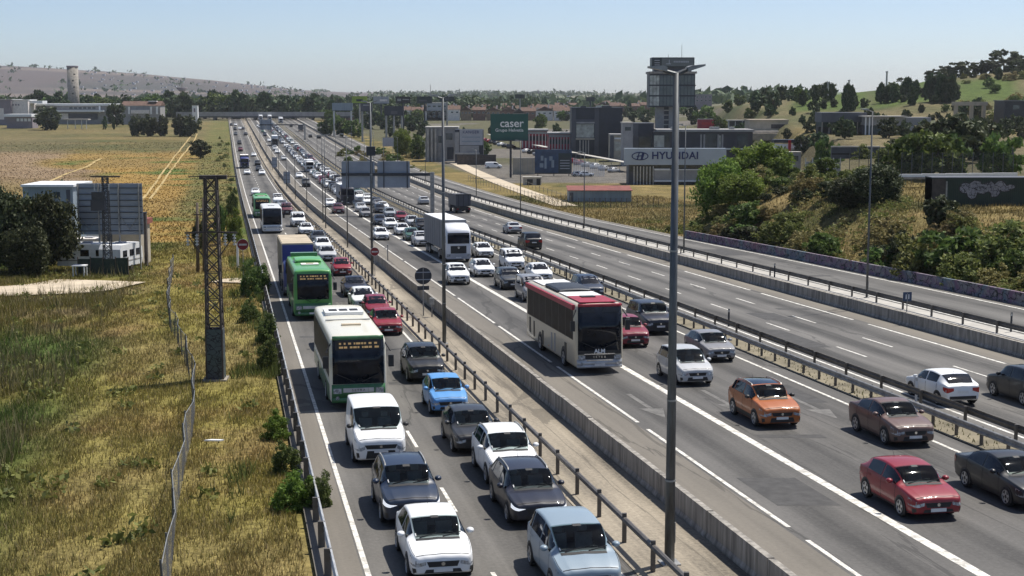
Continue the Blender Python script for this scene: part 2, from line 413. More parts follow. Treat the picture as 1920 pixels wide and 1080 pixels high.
def glassmat(name, col, clear):
    m, n, b = newmat(name)
    tc = n.nodes.new('ShaderNodeTexCoord'); no = n.nodes.new('ShaderNodeTexNoise'); no.inputs['Scale'].default_value = 2.5
    n.links.new(tc.outputs['Object'], no.inputs['Vector'])
    n.links.new(mixc(n, no.outputs[0], tuple(v * .5 for v in col), tuple(v * 1.5 for v in col)), b.inputs['Base Color'])
    b.inputs['Roughness'].default_value = .05; b.inputs['Specular IOR Level'].default_value = .4
    tr = n.nodes.new('ShaderNodeBsdfTransparent'); tr.inputs[0].default_value = (.82, .9, .88, 1)
    mx = n.nodes.new('ShaderNodeMixShader'); mx.inputs[0].default_value = clear
    n.links.new(b.outputs[0], mx.inputs[1]); n.links.new(tr.outputs[0], mx.inputs[2]); n.links.new(mx.outputs[0], n.nodes['Material Output'].inputs[0])
    return m
M['screen'] = glassmat('windscreen_glass', (.012, .016, .022), .72)
def netmat(name, col, alpha, rough=.6):
    m, n, b = newmat(name)
    tc = n.nodes.new('ShaderNodeTexCoord')
    no = n.nodes.new('ShaderNodeTexNoise'); no.inputs['Scale'].default_value = 4
    n.links.new(tc.outputs['Object'], no.inputs['Vector'])
    n.links.new(mixc(n, no.outputs[0], tuple(v * .8 for v in col), tuple(v * 1.2 for v in col)), b.inputs['Base Color'])
    b.inputs['Roughness'].default_value = rough
    b.inputs['Alpha'].default_value = alpha
    return m

# ------------------------------------------------------------------ mesh helpers
class MB:
    def __init__(s): s.v = []; s.f = []
    def quad(s, a, b, c, d):
        k = len(s.v); s.v += [a, b, c, d]; s.f.append((k, k + 1, k + 2, k + 3)); return s
    def poly(s, pts):
        k = len(s.v); s.v += list(pts); s.f.append(tuple(range(k, k + len(pts)))); return s
    def box(s, x0, x1, y0, y1, z0, z1):
        k = len(s.v)
        s.v += [(x0, y0, z0), (x1, y0, z0), (x1, y1, z0), (x0, y1, z0), (x0, y0, z1), (x1, y0, z1), (x1, y1, z1), (x0, y1, z1)]
        s.f += [(k, k + 3, k + 2, k + 1), (k + 4, k + 5, k + 6, k + 7), (k, k + 1, k + 5, k + 4), (k + 1, k + 2, k + 6, k + 5), (k + 2, k + 3, k + 7, k + 6), (k + 3, k, k + 4, k + 7)]
        return s
    def cbox(s, c, d): return s.box(c[0] - d[0] / 2, c[0] + d[0] / 2, c[1] - d[1] / 2, c[1] + d[1] / 2, c[2] - d[2] / 2, c[2] + d[2] / 2)
    def tube(s, p, q, r0, r1=None, n=8, caps=True):
        r1 = r0 if r1 is None else r1
        p = Vector(p); q = Vector(q); d = (q - p).normalized()
        a = d.orthogonal().normalized(); b = d.cross(a)
        k = len(s.v)
        for c, r in ((p, r0), (q, r1)):
            for i in range(n):
                t = 2 * math.pi * (i + .5) / n
                s.v.append(tuple(c + a * (r * math.cos(t)) + b * (r * math.sin(t))))
        for i in range(n):
            j = (i + 1) % n; s.f.append((k + i, k + j, k + n + j, k + n + i))
        if caps: s.f += [tuple(k + n - 1 - i for i in range(n)), tuple(k + n + i for i in range(n))]
        return s
    def beam(s, p, q, wd, ht):
        p = Vector(p); q = Vector(q); d = (q - p).normalized()
        up = Vector((0, 0, 1)) if abs(d.z) < .95 else Vector((1, 0, 0))
        a = d.cross(up).normalized() * wd / 2; b = a.cross(d).normalized() * ht / 2
        k = len(s.v)
        for c in (p, q): s.v += [tuple(c + a + b), tuple(c - a + b), tuple(c - a - b), tuple(c + a - b)]
        for i in range(4):
            j = (i + 1) % 4; s.f.append((k + i, k + j, k + 4 + j, k + 4 + i))
        s.f += [(k + 3, k + 2, k + 1, k), (k + 4, k + 5, k + 6, k + 7)]
        return s
    def prism(s, pts, axis, a, b):
        """polygon pts (2D) extruded along axis from a to b"""
        def P(u, v, t): return {'x': (t, u, v), 'y': (u, t, v), 'z': (u, v, t)}[axis]
        n = len(pts); k = len(s.v)
        s.v += [P(u, v, a) for u, v in pts] + [P(u, v, b) for u, v in pts]
        s.f += [tuple(k + i for i in range(n)), tuple(k + n + n - 1 - i for i in range(n))]
        for i in range(n):
            j = (i + 1) % n; s.f.append((k + j, k + i, k + n + i, k + n + j))
        return s
    def disc(s, c, r, axis='y', n=16, th=.02):
        pts = [(r * math.cos(2 * math.pi * i / n), r * math.sin(2 * math.pi * i / n)) for i in range(n)]
        if axis == 'y': pts = [(c[0] + u, c[2] + v) for u, v in pts]; return s.prism(pts, 'y', c[1] - th / 2, c[1] + th / 2)
        if axis == 'x': pts = [(c[1] + u, c[2] + v) for u, v in pts]; return s.prism(pts, 'x', c[0] - th / 2, c[0] + th / 2)
        pts = [(c[0] + u, c[1] + v) for u, v in pts]; return s.prism(pts, 'z', c[2] - th / 2, c[2] + th / 2)
    def grid(s, rows, close=False):
        k = len(s.v); m = len(rows[0])
        for r in rows: s.v += [tuple(p) for p in r]
        for i in range(len(rows) - 1):
            for j in range(m - 1 + (1 if close else 0)):
                jj = (j + 1) % m
                s.f.append((k + i * m + j, k + i * m + jj, k + (i + 1) * m + jj, k + (i + 1) * m + j))
        return s
    def mesh(s, name, m, smooth=False, fix=True):
        me = bpy.data.meshes.new(name); me.from_pydata(s.v, [], s.f)
        for mm in (m if isinstance(m, (list, tuple)) else [m]): me.materials.append(M[mm] if isinstance(mm, str) else mm)
        if fix:
            bm = bmesh.new(); bm.from_mesh(me); bmesh.ops.recalc_face_normals(bm, faces=bm.faces); bm.to_mesh(me); bm.free()
        if smooth: me.polygons.foreach_set('use_smooth', [True] * len(me.polygons))
        me.update(); return me
    def obj(s, name, m, parent=None, smooth=False, loc=None, kind=None, fix=True):
        return link(name, s.mesh(name, m, smooth, fix), parent, loc, kind)
def link(name, me, parent=None, loc=None, kind=None):
    o = bpy.data.objects.new(name, me); C.objects.link(o)
    if parent: o.parent = parent
    if loc is not None: o.location = loc
    if kind: o['kind'] = kind
    return o
def npmesh(name, V, Q, m, tint=None, smooth=False):
    """mesh from numpy arrays: V (n,3), Q (k,3|4)"""
    me = bpy.data.meshes.new(name); k = Q.shape[1]
    me.vertices.add(len(V)); me.vertices.foreach_set('co', np.ascontiguousarray(V, dtype=np.float32).ravel())
    me.loops.add(Q.size); me.loops.foreach_set('vertex_index', np.ascontiguousarray(Q, dtype=np.int32).ravel())
    me.polygons.add(len(Q)); me.polygons.foreach_set('loop_start', np.arange(0, Q.size, k, dtype=np.int32))
    if tint is not None:
        at = me.attributes.new('tint', 'FLOAT_COLOR', 'POINT')
        at.data.foreach_set('color', np.concatenate([tint, np.ones((len(tint), 1))], 1).astype(np.float32).ravel())
    me.materials.append(M[m])
    if smooth: me.polygons.foreach_set('use_smooth', np.ones(len(Q), bool))
    me.update(calc_edges=True); me.validate(); return me
def tag(o, label, cat, group=None, kind=None):
    o['label'] = label; o['category'] = cat
    if group: o['group'] = group
    if kind: o['kind'] = kind
    return o
def thing(name, label, cat, loc=(0, 0, 0), rz=0, group=None, mw=None):
    o = bpy.data.objects.new(name, None); C.objects.link(o)
    o.empty_display_size = .3
    if mw is not None: o.matrix_world = mw
    else: o.location = loc; o.rotation_euler = (0, 0, rz)
    return tag(o, label, cat, group)
def copything(src, label=None, loc=None, rz=None, scale=None, group=None):
    r = src.copy(); C.objects.link(r)
    for ch in src.children:
        c = ch.copy(); C.objects.link(c); c.parent = r
        for g in ch.children:
            d = g.copy(); C.objects.link(d); d.parent = c
    if label: r['label'] = label
    if group: r['group'] = group
    if loc is not None: r.location = loc
    if rz is not None: r.rotation_euler = (0, 0, rz)
    if scale is not None: r.scale = scale if isinstance(scale, (tuple, list)) else (scale,) * 3
    return r
def text_mesh(txt, size, m, depth=.02, spacing=1., bold=0.):
    cu = bpy.data.curves.new('lettering', 'FONT'); cu.body = txt; cu.size = size; cu.extrude = depth; cu.offset = bold
    cu.align_x = 'CENTER'; cu.align_y = 'CENTER'; cu.space_character = spacing; cu.resolution_u = 3
    o = bpy.data.objects.new('lettering', cu); C.objects.link(o)
    bpy.context.view_layer.update()
    me = bpy.data.meshes.new_from_object(o.evaluated_get(bpy.context.evaluated_depsgraph_get()))
    bpy.data.objects.remove(o); bpy.data.curves.remove(cu)
    me.materials.clear(); me.materials.append(M[m]); return me
# ------------------------------------------------------------------ ground
def gcol(X, Y):
    c = X - ref(Y); az = X / np.maximum(Y, 1)
    n1 = fbm(X / 14, Y / 14, 4); n2 = fbm(X / 5 + 9, Y / 5, 4); n3 = fbm(X / 45 + 3, Y / 60, 3)
    def L(a, b, t): t = np.clip(t, 0, 1)[..., None]; return a * (1 - t) + b * t
    A = lambda *v: np.array(v)[None, :] * np.ones((len(X), 1))
    gold = A(.162, .138, .038); green = A(.082, .115, .028); rust = A(.165, .112, .048); straw = A(.30, .225, .10)
    fallow = A(.27, .195, .12); sand = A(.46, .37, .25)
    col = L(gold, green, (n1 - .34) * 4)
    col = L(col, rust, (n2 - .6) * 3)
    col = L(col, A(.21, .16, .095), smooth((fbm(X / 6 + 20, Y / 8, 4) - .6) * 9) * .7 * (Y < 160))
    # strip between fence and rail is drier
    strip = smooth((c + 13) / 4) * smooth((200 - Y) / 60)
    col = L(col, L(L(gold * 1.6, rust * 1.75, (n2 - .45) * 3), straw, (n1 - .45) * 3), strip * .85)
    # left far field: golden stubble with fallow beyond
    fld = smooth((Y - 150) / 40) * (c < -3)
    fc = L(A(.33, .215, .068), A(.26, .18, .065), (n3 - .4) * 3)
    fc = L(fc, green * 1.15, (n1 - .56) * 5)
    gr = smooth((az + .285 + .09 * (n3 - .5)) / -.035) * smooth((Y - 270) / 60)
    fc = L(fc, A(.20, .155, .072), gr * .9)
    fa = smooth((az + .285 + .12 * (n3 - .5)) / -.03) * smooth((Y - 330) / 60) * smooth((720 - Y) / 80)
    fc = L(fc, L(fallow, rust, (n1 - .5) * 3), fa)
    fc = L(fc, L(A(.16, .135, .065), A(.10, .10, .045), (fbm(X / 60, Y / 25, 3) - .4) * 5), smooth((Y - 520) / 60) * .85)
    col = L(col, fc, fld)
    vs = smooth((c + 15) / 4) * (c < 0) * smooth((Y - 190) / 60)
    col = L(col, L(A(.12, .13, .045), A(.20, .16, .065), (n2 - .42) * 3), vs * .85)
    # right side
    r = smooth((c - 48) / 2)
    bank = L(A(.20, .155, .062), A(.105, .10, .038), (n1 - .42) * 4); bank = L(bank, straw, (n2 - .56) * 4)
    col = L(col, bank, r)
    lot = smooth((Y - 350 + 25 * (n3 - .5)) / 10) * smooth((c - 62) / 4) * smooth((.17 - az) / .02) * .9
    col = L(col, L(A(.15, .14, .13), A(.10, .10, .06), smooth((Y - 430) / 60) * (n3 > .42)), lot)
    ter = smooth((Y - 180) / 40) * smooth((az - .165) / .03) * r * smooth((460 - Y) / 60)
    col = L(col, L(A(.175, .145, .078), A(.115, .105, .06), (n3 - .4) * 3), ter)
    hil = smooth((Y - 450) / 60) * smooth((az - .12) / .04)
    hc = L(A(.165, .14, .075), A(.08, .095, .04), (n3 - .38) * 4)
    gp = np.maximum.reduce([smooth((.03 - np.abs(az - .27)) / .01) * smooth((Y - 560) / 20), smooth((.026 - np.abs(az - .32)) / .01) * smooth((Y - 545) / 20) * smooth((655 - Y) / 20),
                            smooth((.03 - np.abs(az - .215)) / .01) * smooth((Y - 560) / 20)])
    hc = L(hc, A(.085, .125, .032), gp * .9)
    col = L(col, hc, hil)
    # beyond the bridge
    fp = smooth((Y - 900) / 150) * (az < .15)
    pc = L(A(.10, .105, .06), A(.22, .2, .15), (fbm(X / 130, Y / 260, 3) - .5) * 5)
    col = L(col, pc, fp)
    rg = smooth((Y - 2500) / 600) * (az < -.08)
    rc = L(A(.115, .095, .092), A(.075, .077, .072), (fbm(X / 300, Y / 700, 4) - .42) * 2.5)
    rc = L(rc, A(.19, .155, .135), (fbm(X / 900 + 4, Y / 160, 3) - .6) * 8)
    col = L(col, rc, rg)
    return np.clip(col, .01, .9)

ys = np.concatenate([np.linspace(16, 260, 190), 260 * (1400 / 260) ** (np.arange(1, 150) / 149), 1400 * (11000 / 1400) ** (np.arange(1, 70) / 69)])
u = np.linspace(-1, 1, 380); u = np.sign(u) * (.42 * np.abs(u) + .58 * np.abs(u) ** 3)
XX = u[None, :] * .95 * (ys[:, None] + 55); YY = ys[:, None] * np.ones((1, len(u)))
Xf, Yf = XX.ravel(), YY.ravel()
ZZ = T(Xf, Yf)
a = np.arange(len(ys) - 1)[:, None] * len(u) + np.arange(len(u) - 1)[None, :]
Q = np.stack([a, a + 1, a + 1 + len(u), a + len(u)], -1).reshape(-1, 4)
g = link('ground', npmesh('ground', np.stack([Xf, Yf, ZZ], 1), Q, 'ground', gcol(Xf, Yf), True), kind='structure')

# ------------------------------------------------------------------ carriageways
def ysamp(Y0, Y1):
    out = [Y0]
    while out[-1] < Y1: out.append(min(Y1, out[-1] + max(3., out[-1] * .03)))
    return out
def fn(c): return c if callable(c) else (lambda Y, c=c: c)
def rd(c, Y, h=0.): return (float(ref(Y) + c), float(Y), float(-D(Y) + h))
def ribbon(name, c0, c1, Y0, Y1, h, m, kind='structure', cols=1):
    c0, c1, h = fn(c0), fn(c1), fn(h)
    V = []; A = []; Ys = ysamp(Y0, Y1)
    for Y in Ys:
        for k in range(cols + 1):
            c = c0(Y) + (c1(Y) - c0(Y)) * k / cols
            V.append(rd(c, Y, h(Y))); A.append((c, Y, 0))
    n = cols + 1
    Qs = [(i * n + k, i * n + k + 1, (i + 1) * n + k + 1, (i + 1) * n + k) for i in range(len(Ys) - 1) for k in range(cols)]
    me = npmesh(name, np.array(V), np.array(Qs), m)
    at = me.attributes.new('latlon', 'FLOAT_VECTOR', 'POINT'); at.data.foreach_set('vector', np.array(A, np.float32).ravel())
    return link(name, me, kind=kind)
YN, YF = 24, 1150
e_ = lambda Y: float(ext(Y)); rc_ = lambda Y: float(rampc(Y)); rs_ = lambda Y: float(raise_(Y))
ribbon('shoulder', -1.45, -.14, YN, YF, 0, 'shoulder')
ribbon('service_road', -.14, 7.45, YN, YF, 0, 'asphalt_a', cols=2)
ribbon('median_pavement', 7.45, 10.55, YN, YF, .02, 'median', cols=2)
ribbon('hard_shoulder', 10.8, 13.35, YN, YF, 0, 'shoulder', cols=2)
ribbon('motorway', 13.35, lambda Y: 25.35 + e_(Y) * .8, YN, YF, 0, 'asphalt_b', cols=4)
ribbon('far_carriageway', lambda Y: 27.6 + e_(Y) * .8, lambda Y: 38.2 + e_(Y), YN, YF, 0, 'asphalt_c', cols=4)
ribbon('far_shoulder', lambda Y: 38.2 + e_(Y), lambda Y: min(40.15 + e_(Y), rc_(Y) - 7.9) if Y > 150 else 40.15, YN, YF, -.003, 'shoulder')
wl_ = lambda Y: min(40.15 + e_(Y) * 1.05, rc_(Y) - 6.6)       # foot of the wall right of the far carriageway
ribbon('kerb_strip', lambda Y: wl_(Y) + .3, lambda Y: wl_(Y) + 1.9, YN, YF, rs_, 'conc_light')
ribbon('slip_road', lambda Y: wl_(Y) + 1.9, lambda Y: rc_(Y) + .5, YN, YF, lambda Y: rs_(Y) - .004, 'asphalt_d', cols=2)
ribbon('verge', lambda Y: rc_(Y) + .5, lambda Y: rc_(Y) + 1.5, YN, YF, lambda Y: rs_(Y) - .03, 'shoulder')

# painted lines
def line(c, Y0, Y1, wd, h=.007, dash=None, m='mark', phase=0.):
    c = fn(c); h = fn(h); b = MB()
    def seg(a, z):
        Ys = ysamp(a, z); P = []
        for Y in Ys: P.append([rd(c(Y) - wd / 2, Y, h(Y)), rd(c(Y) + wd / 2, Y, h(Y))])
        b.grid(P)
    if dash is None: seg(Y0, Y1)
    else:
        y = Y0 + phase
        while y < Y1: seg(max(y, Y0), min(y + dash[0], Y1)); y += dash[0] + dash[1]
    return b.obj('lane_marking', m, kind='structure', fix=False)
line(.0, YN, YF, .16)
line(3.48, 36.2, YF, .13, dash=(3.3, 6.7))
line(7.0, YN, YF, .15)
line(13.55, YN, YF, .16, dash=(15.5, 1.5), phase=3.3)
line(17.0, YN, YF, .36)
line(20.65, YN, YF, .13, dash=(4, 8), phase=2)
line(lambda Y: 24.3 + e_(Y) * .8, YN, YF, .17)
line(lambda Y: 28.25 + e_(Y) * .8, YN, YF, .17)
line(lambda Y: 31.5 + e_(Y) * .9, YN, YF, .14, dash=(4, 7.2), phase=0.3)
line(lambda Y: 34.7 + e_(Y), YN, YF, .14, dash=(4, 7.2), phase=4.2)
line(lambda Y: 37.9 + e_(Y), YN, YF, .2, dash=(17, 2.4), phase=15)
line(lambda Y: rc_(Y), YN, YF, .2, h=lambda Y: rs_(Y) + .006)
line(lambda Y: wl_(Y) + 2.3, YN, YF, .16, h=lambda Y: rs_(Y) + .006)
# faded lane arrows
def arrow(c, Y, L=6.):
    b = MB()
    P = lambda dc, dy: rd(c + dc, Y + dy, .006)
    b.quad(P(-.1, 0), P(.1, 0), P(.1, L * .62), P(-.1, L * .62)) if False else None
    b.quad(P(-.12, 2.2), P(.12, 2.2), P(.12, L), P(-.12, L))
    b.poly([P(-.55, 2.2), P(0, 0), P(.55, 2.2)])
    b.obj('arrow_marking', 'mark_faded', kind='structure', fix=False)
for x, y in ((1240, 778), (1390, 770), (1560, 780)):
    X, Y, _ = ground(x, y); arrow(X - float(ref(Y)), Y - .6)

# repair patches and filled trenches
for c0, c1, Y0, Y1 in ((1.9, 3.2, 52, 57.5), (4.0, 6.6, 71, 71.8), (.4, 3.3, 88.2, 88.9), (17.6, 20.3, 58, 58.7), (21.2, 23.6, 66, 71), (14.2, 16.3, 47, 51), (29.0, 31.1, 84, 92), (35.1, 37.4, 103, 103.9), (32, 34, 97, 101), (43, 46, 120, 121), (18, 20, 108, 114), (4, 6, 108, 113), (44.5, 47, 142, 150)):
    ribbon('asphalt_patch', c0, c1, Y0, Y1, .003 + (.8 if c0 > 40 else 0), 'patch')
# ------------------------------------------------------------------ walls and rails
def concrete_wall(label, c, Y0, Y1, h0, ht, th, m='wallconc', seg=5.0, nmax=60, cat='wall', taper=.06):
    c = fn(c); h0 = fn(h0)
    P0 = rd(c(Y0), Y0, h0(Y0)); t = thing('concrete_wall', label, cat, P0)
    o = Vector(P0)
    def panel(b, a, z, gap=.03):
        n = max(1, int((z - a) / max(4, a * .05))); rows = []; jx, jz = rng.uniform(-.012, .012), rng.uniform(-.015, .015)
        for i in range(n + 1):
            Y = a + gap + (z - a - 2 * gap) * i / n
            cs = [(-th / 2 - taper, -.25), (-th / 2 - taper, .08), (-th / 2, .2), (-th / 2, ht), (th / 2, ht), (th / 2, .2), (th / 2 + taper, .08), (th / 2 + taper, -.25)]
            rows.append([tuple(Vector(rd(c(Y) + dx + jx, Y, h0(Y) + dz + (jz if dz > .3 else 0))) - o) for dx, dz in cs])
        k = len(b.v); b.grid(rows, close=True)
        b.f.append(tuple(range(k, k + 8))); b.f.append(tuple(len(b.v) - 1 - i for i in range(8)))
    y = Y0; k = 0
    while y < Y1 and k < nmax:
        b = MB(); s = seg if y < 200 else seg * 2; panel(b, y, min(Y1, y + s)); b.obj('panel', m, t); y += s; k += 1
    if y < Y1:
        b = MB()
        while y < Y1: panel(b, y, min(Y1, y + 24)); y += 24
        b.obj('panel', m, t)['kind'] = 'stuff'
    return t
concrete_wall('long stained concrete wall between service road median and motorway hard shoulder', 10.68, 28, 1100, 0, .86, .2)
wall_r = concrete_wall('grey concrete wall with a guard rail on top beside the far carriageway', wl_, 40, 1100, 0, .82, .3)
concrete_wall('low graffiti covered wall at the foot of the scrub bank', lambda Y: float(rc_(Y)) + 1.35 + .3 * math.sin(Y * .03), 78, 168, .8, .85, .3, m='graffiti', seg=6)

W_PROF = [(-.0, .16), (.05, .13), (.05, .06), (.0, .03), (.0, -.03), (.05, -.06), (.05, -.13), (0, -.16)]
def guard_rail(label, c, Y0, Y1, h0, ht, pitch, m='galv', mp='rail_dark', side=1, tube=False, posts=150, postw=.12, cap=.0, second=False):
    c = fn(c); h0 = fn(h0)
    P0 = rd(c(Y0), Y0, h0(Y0)); t = thing('guard_rail', label, 'guard rail', P0); o = Vector(P0)
    prof = [(side * (.07 + x), ht - .16 + z) for x, z in W_PROF]
    if tube: prof = [(.09 * math.cos(a), ht - .09 + .09 * math.sin(a)) for a in [i * math.pi / 4 for i in range(8)]]
    back = [(x - side * .014, z) for x, z in reversed(prof)] if not tube else []
    def run(b, pr):
        rows = []
        for Y in ysamp(Y0, Y1): rows.append([tuple(Vector(rd(c(Y) + x, Y, h0(Y) + z)) - o) for x, z in pr])
        b.grid(rows, close=True)
    b = MB(); run(b, prof + back); b.obj('beam', m, t)
    if second:
        b = MB(); run(b, [(x, z - .42) for x, z in prof + back]); b.obj('lower_beam', m, t)
    pm = MB().box(-postw / 2, postw / 2, -.05, .05, -.3, ht + cap).mesh('post', mp)
    y = Y0 + .5; k = 0
    while y < Y1 and k < posts:
        link('post', pm, t, Vector(rd(c(y), y, h0(y))) - o); y += pitch; k += 1
    if y < Y1:
        b = MB()
        while y < min(Y1, 700):
            p = Vector(rd(c(y), y, h0(y))) - o; b.box(p.x - postw / 2, p.x + postw / 2, p.y - .05, p.y + .05, p.z - .3, p.z + ht); y += pitch * 2
        b.obj('post', mp, t)['kind'] = 'stuff'
    return t
guard_rail('grey guard rail along the grassy left edge of the service road', -1.12, 30, 1000, 0, .78, 2.9, m='galv_light', side=1, posts=90, postw=.2)
guard_rail('brown tubular guard rail on the sandy median by the service road', 7.95, 30, 1000, 0, .82, 3.0, m='rail_dark', tube=True, posts=110, postw=.13, cap=.1)
guard_rail('guard rail with close posts on the motorway side of the central reservation', lambda Y: 25.75 + e_(Y) * .8, 36, 1000, 0, .78, 2.0, m='galv', side=-1, posts=140)
guard_rail('dark guard rail on the far carriageway side of the central reservation', lambda Y: 27.1 + e_(Y) * .8, 36, 1000, 0, .86, 4.0, m='rail_dark', side=1, posts=70)
guard_rail('dark guard rail standing on the kerb above the grey wall', lambda Y: wl_(Y) + .75, 60, 800, rs_, .72, 4.0, m='rail_dark', side=1, posts=90)
# sand and dead weeds inside the central reservation
ribbon('central_reservation', lambda Y: 25.35 + e_(Y) * .8, lambda Y: 27.6 + e_(Y) * .8, YN, YF, .03, 'reservation', cols=2)
# ------------------------------------------------------------------ vehicles
def pchip(keys):
    xs = np.array([k[0] for k in keys], float); vs = np.array([k[1] for k in keys], float)
    h = np.diff(xs); d = np.diff(vs) / h; m = np.zeros(len(xs))
    for i in range(1, len(xs) - 1):
        if d[i - 1] * d[i] > 0: m[i] = 2 * d[i - 1] * d[i] / (d[i - 1] + d[i])
    m[0] = d[0]; m[-1] = d[-1]
    def f(x):
        x = min(max(x, xs[0]), xs[-1]); i = min(int(np.searchsorted(xs, x, 'right')) - 1, len(h) - 1)
        t = (x - xs[i]) / h[i]; a, b = vs[i], vs[i + 1]
        return a * (1 + 2 * t) * (1 - t) ** 2 + m[i] * h[i] * t * (1 - t) ** 2 + b * t * t * (3 - 2 * t) + m[i + 1] * h[i] * t * t * (t - 1)
    return f
KIND = {  # L, W, H, hood, cowl, roof front, roof end, tail glass foot, deck z, roof width, wheel r, front axle, rear axle
    'hatch':  (4.2, 1.80, 1.46, .96, 1.05, 1.85, 3.35, 4.02, 1.03, .74, .325, .86, 3.46),
    'small':  (3.75, 1.68, 1.49, .98, .84, 1.56, 3.1, 3.6, 1.03, .76, .30, .74, 3.12),
    'suv':    (4.45, 1.85, 1.65, 1.10, 1.05, 1.78, 3.72, 4.27, 1.14, .76, .36, .88, 3.54),
    'mpv':    (4.42, 1.83, 1.66, 1.07, .86, 1.82, 3.75, 4.28, 1.08, .78, .33, .88, 3.6),
    'sedan':  (4.65, 1.83, 1.45, .95, 1.2, 2.02, 3.15, 3.95, 1.06, .73, .33, .9, 3.65),
    'estate': (4.65, 1.83, 1.49, .96, 1.15, 1.98, 3.9, 4.5, 1.05, .75, .335, .92, 3.66),
    'big':    (4.9, 1.98, 1.88, 1.22, 1.25, 1.9, 4.2, 4.75, 1.26, .82, .39, .9, 3.78),
    'coupe':  (4.55, 1.82, 1.57, 1.06, 1.1, 1.9, 2.95, 4.22, 1.15, .73, .36, .9, 3.6),
    'van':    (5.0, 1.96, 1.97, 1.25, .78, 1.72, 4.8, 4.96, 1.32, .9, .34, 1.0, 4.1),
    'minivan': (4.4, 1.82, 1.84, 1.1, .8, 1.6, 4.2, 4.36, 1.2, .88, .33, .88, 3.6),
}
class Shape:
    def __init__(s, kind):
        L, W, H, hz, cw, rf, re, tl, dz, wr, R, af, ar = KIND[kind]
        s.L, s.W, s.H, s.k = L, W, H, kind
        s.cw, s.rf, s.re, s.tl, s.R, s.af, s.ar, s.hz, s.dz = cw, rf, re, tl, R, af, ar, hz, dz
        bk = [(tl, dz)] + ([(L - .04, dz - .05), (L, dz * .88)] if L - tl > .3 else [(L - .03, dz - .05), (L, dz * .9)])
        s.ztop = pchip([(0, .70 * hz), (.035, .78 * hz), (.25, .87 * hz), (cw * .7, .965 * hz), (cw, hz), (cw + (rf - cw) * .5, hz + (H - hz) * .58), (rf, H - .055), ((rf + re) / 2, H), (re, H - .07)] +
                       ([((re + tl) / 2, (H - .07 + dz) / 2 + .05)] if tl - re > .3 else []) + bk)
        s.zb = pchip([(0, .66 * hz), (.035, .72 * hz), (.25, .81 * hz), (cw, hz - .05), ((cw + tl) / 2, hz - .01), (tl, dz - .02), (L - .03, dz - .08), (L, dz * .84)])
        s.zl = pchip([(0, .30), (.15, .23), (.7, .2), (L - .7, .2), (L - .15, .28), (L, .36)])
        w = W / 2
        s.w = pchip([(0, w * .76), (.035, w * .84), (.14, w * .915), (.4, w * .975), (.95, w), (L - .9, w), (L - .35, w * .97), (L - .06, w * .91), (L, w * .82)])
        s.wr = wr
    def cs(s, x):
        w = s.w(x); zl = s.zl(x); zt = s.ztop(x); zb = min(s.zb(x), zt - .02); g = max(0, zt - zb)
        k = min(1, g / .38); k = k * k * (3 - 2 * k)
        wr = w * (.70 * (1 - k) + s.wr * k); dz = zb - zl
        ent = .018
        return np.array([(0, zl), (.84 * w, zl), (.955 * w, zl + .10 * dz), (.99 * w, zl + .36 * dz), (w - ent * .2, zl + .66 * dz), (.965 * w, zb),
                         (.965 * w * (1 - .5 * k) + wr * .5 * k - (1 - k) * .07 * w, zb + .5 * g), (wr, zb + g * (.90 * k + .8 * (1 - k))),
                         (wr * .9, zb + g * .975), (wr * .48, zt + .012 * k), (0, zt + .018)])
    def P(s, x, t, cs=None):
        sgn = 1
        if t > 10: t = 20 - t; sgn = -1
        c = s.cs(x) if cs is None else cs
        i = min(int(t), 9); f = t - i
        p0, p1, p2, p3 = c[max(i - 1, 0)], c[i], c[i + 1], c[min(i + 2, 10)]
        if i == 0: p0 = p1
        v = .5 * (2 * p1 + (p2 - p0) * f + (2 * p0 - 5 * p1 + 4 * p2 - p3) * f * f + (3 * p1 - p0 - 3 * p2 + p3) * f ** 3) if 1 <= i else p1 + (p2 - p1) * f
        return Vector((s.L / 2 - x, sgn * v[0], v[1]))
    def patch(s, b, x0, x1, t0, t1, nx, ntt, off=.009, yside=1):
        rows = []
        f = lambda v, i: v(i) if callable(v) else v
        for i in range(nx + 1):
            x = x0 + (x1 - x0) * i / nx; r = []; c = s.cs(x); c2 = s.cs(min(x + .02, s.L)); a0, a1 = f(t0, x), f(t1, x)
            for j in range(ntt + 1):
                t = a0 + (a1 - a0) * j / ntt
                p = s.P(x, t, c); du = s.P(min(x + .02, s.L), t, c2) - p; dv = s.P(x, min(t + .05, 20), c) - s.P(x, max(t - .05, 0), c)
                nrm = du.cross(dv)
                nrm = nrm.normalized() if nrm.length > 1e-9 else Vector((0, 0, 1))
                ctr = Vector((p.x, 0, .6))
                if nrm.dot(p - ctr) < 0: nrm = -nrm
                q = p + nrm * off; r.append((q.x, q.y * yside, q.z))
            rows.append(r)
        b.grid(rows); return b
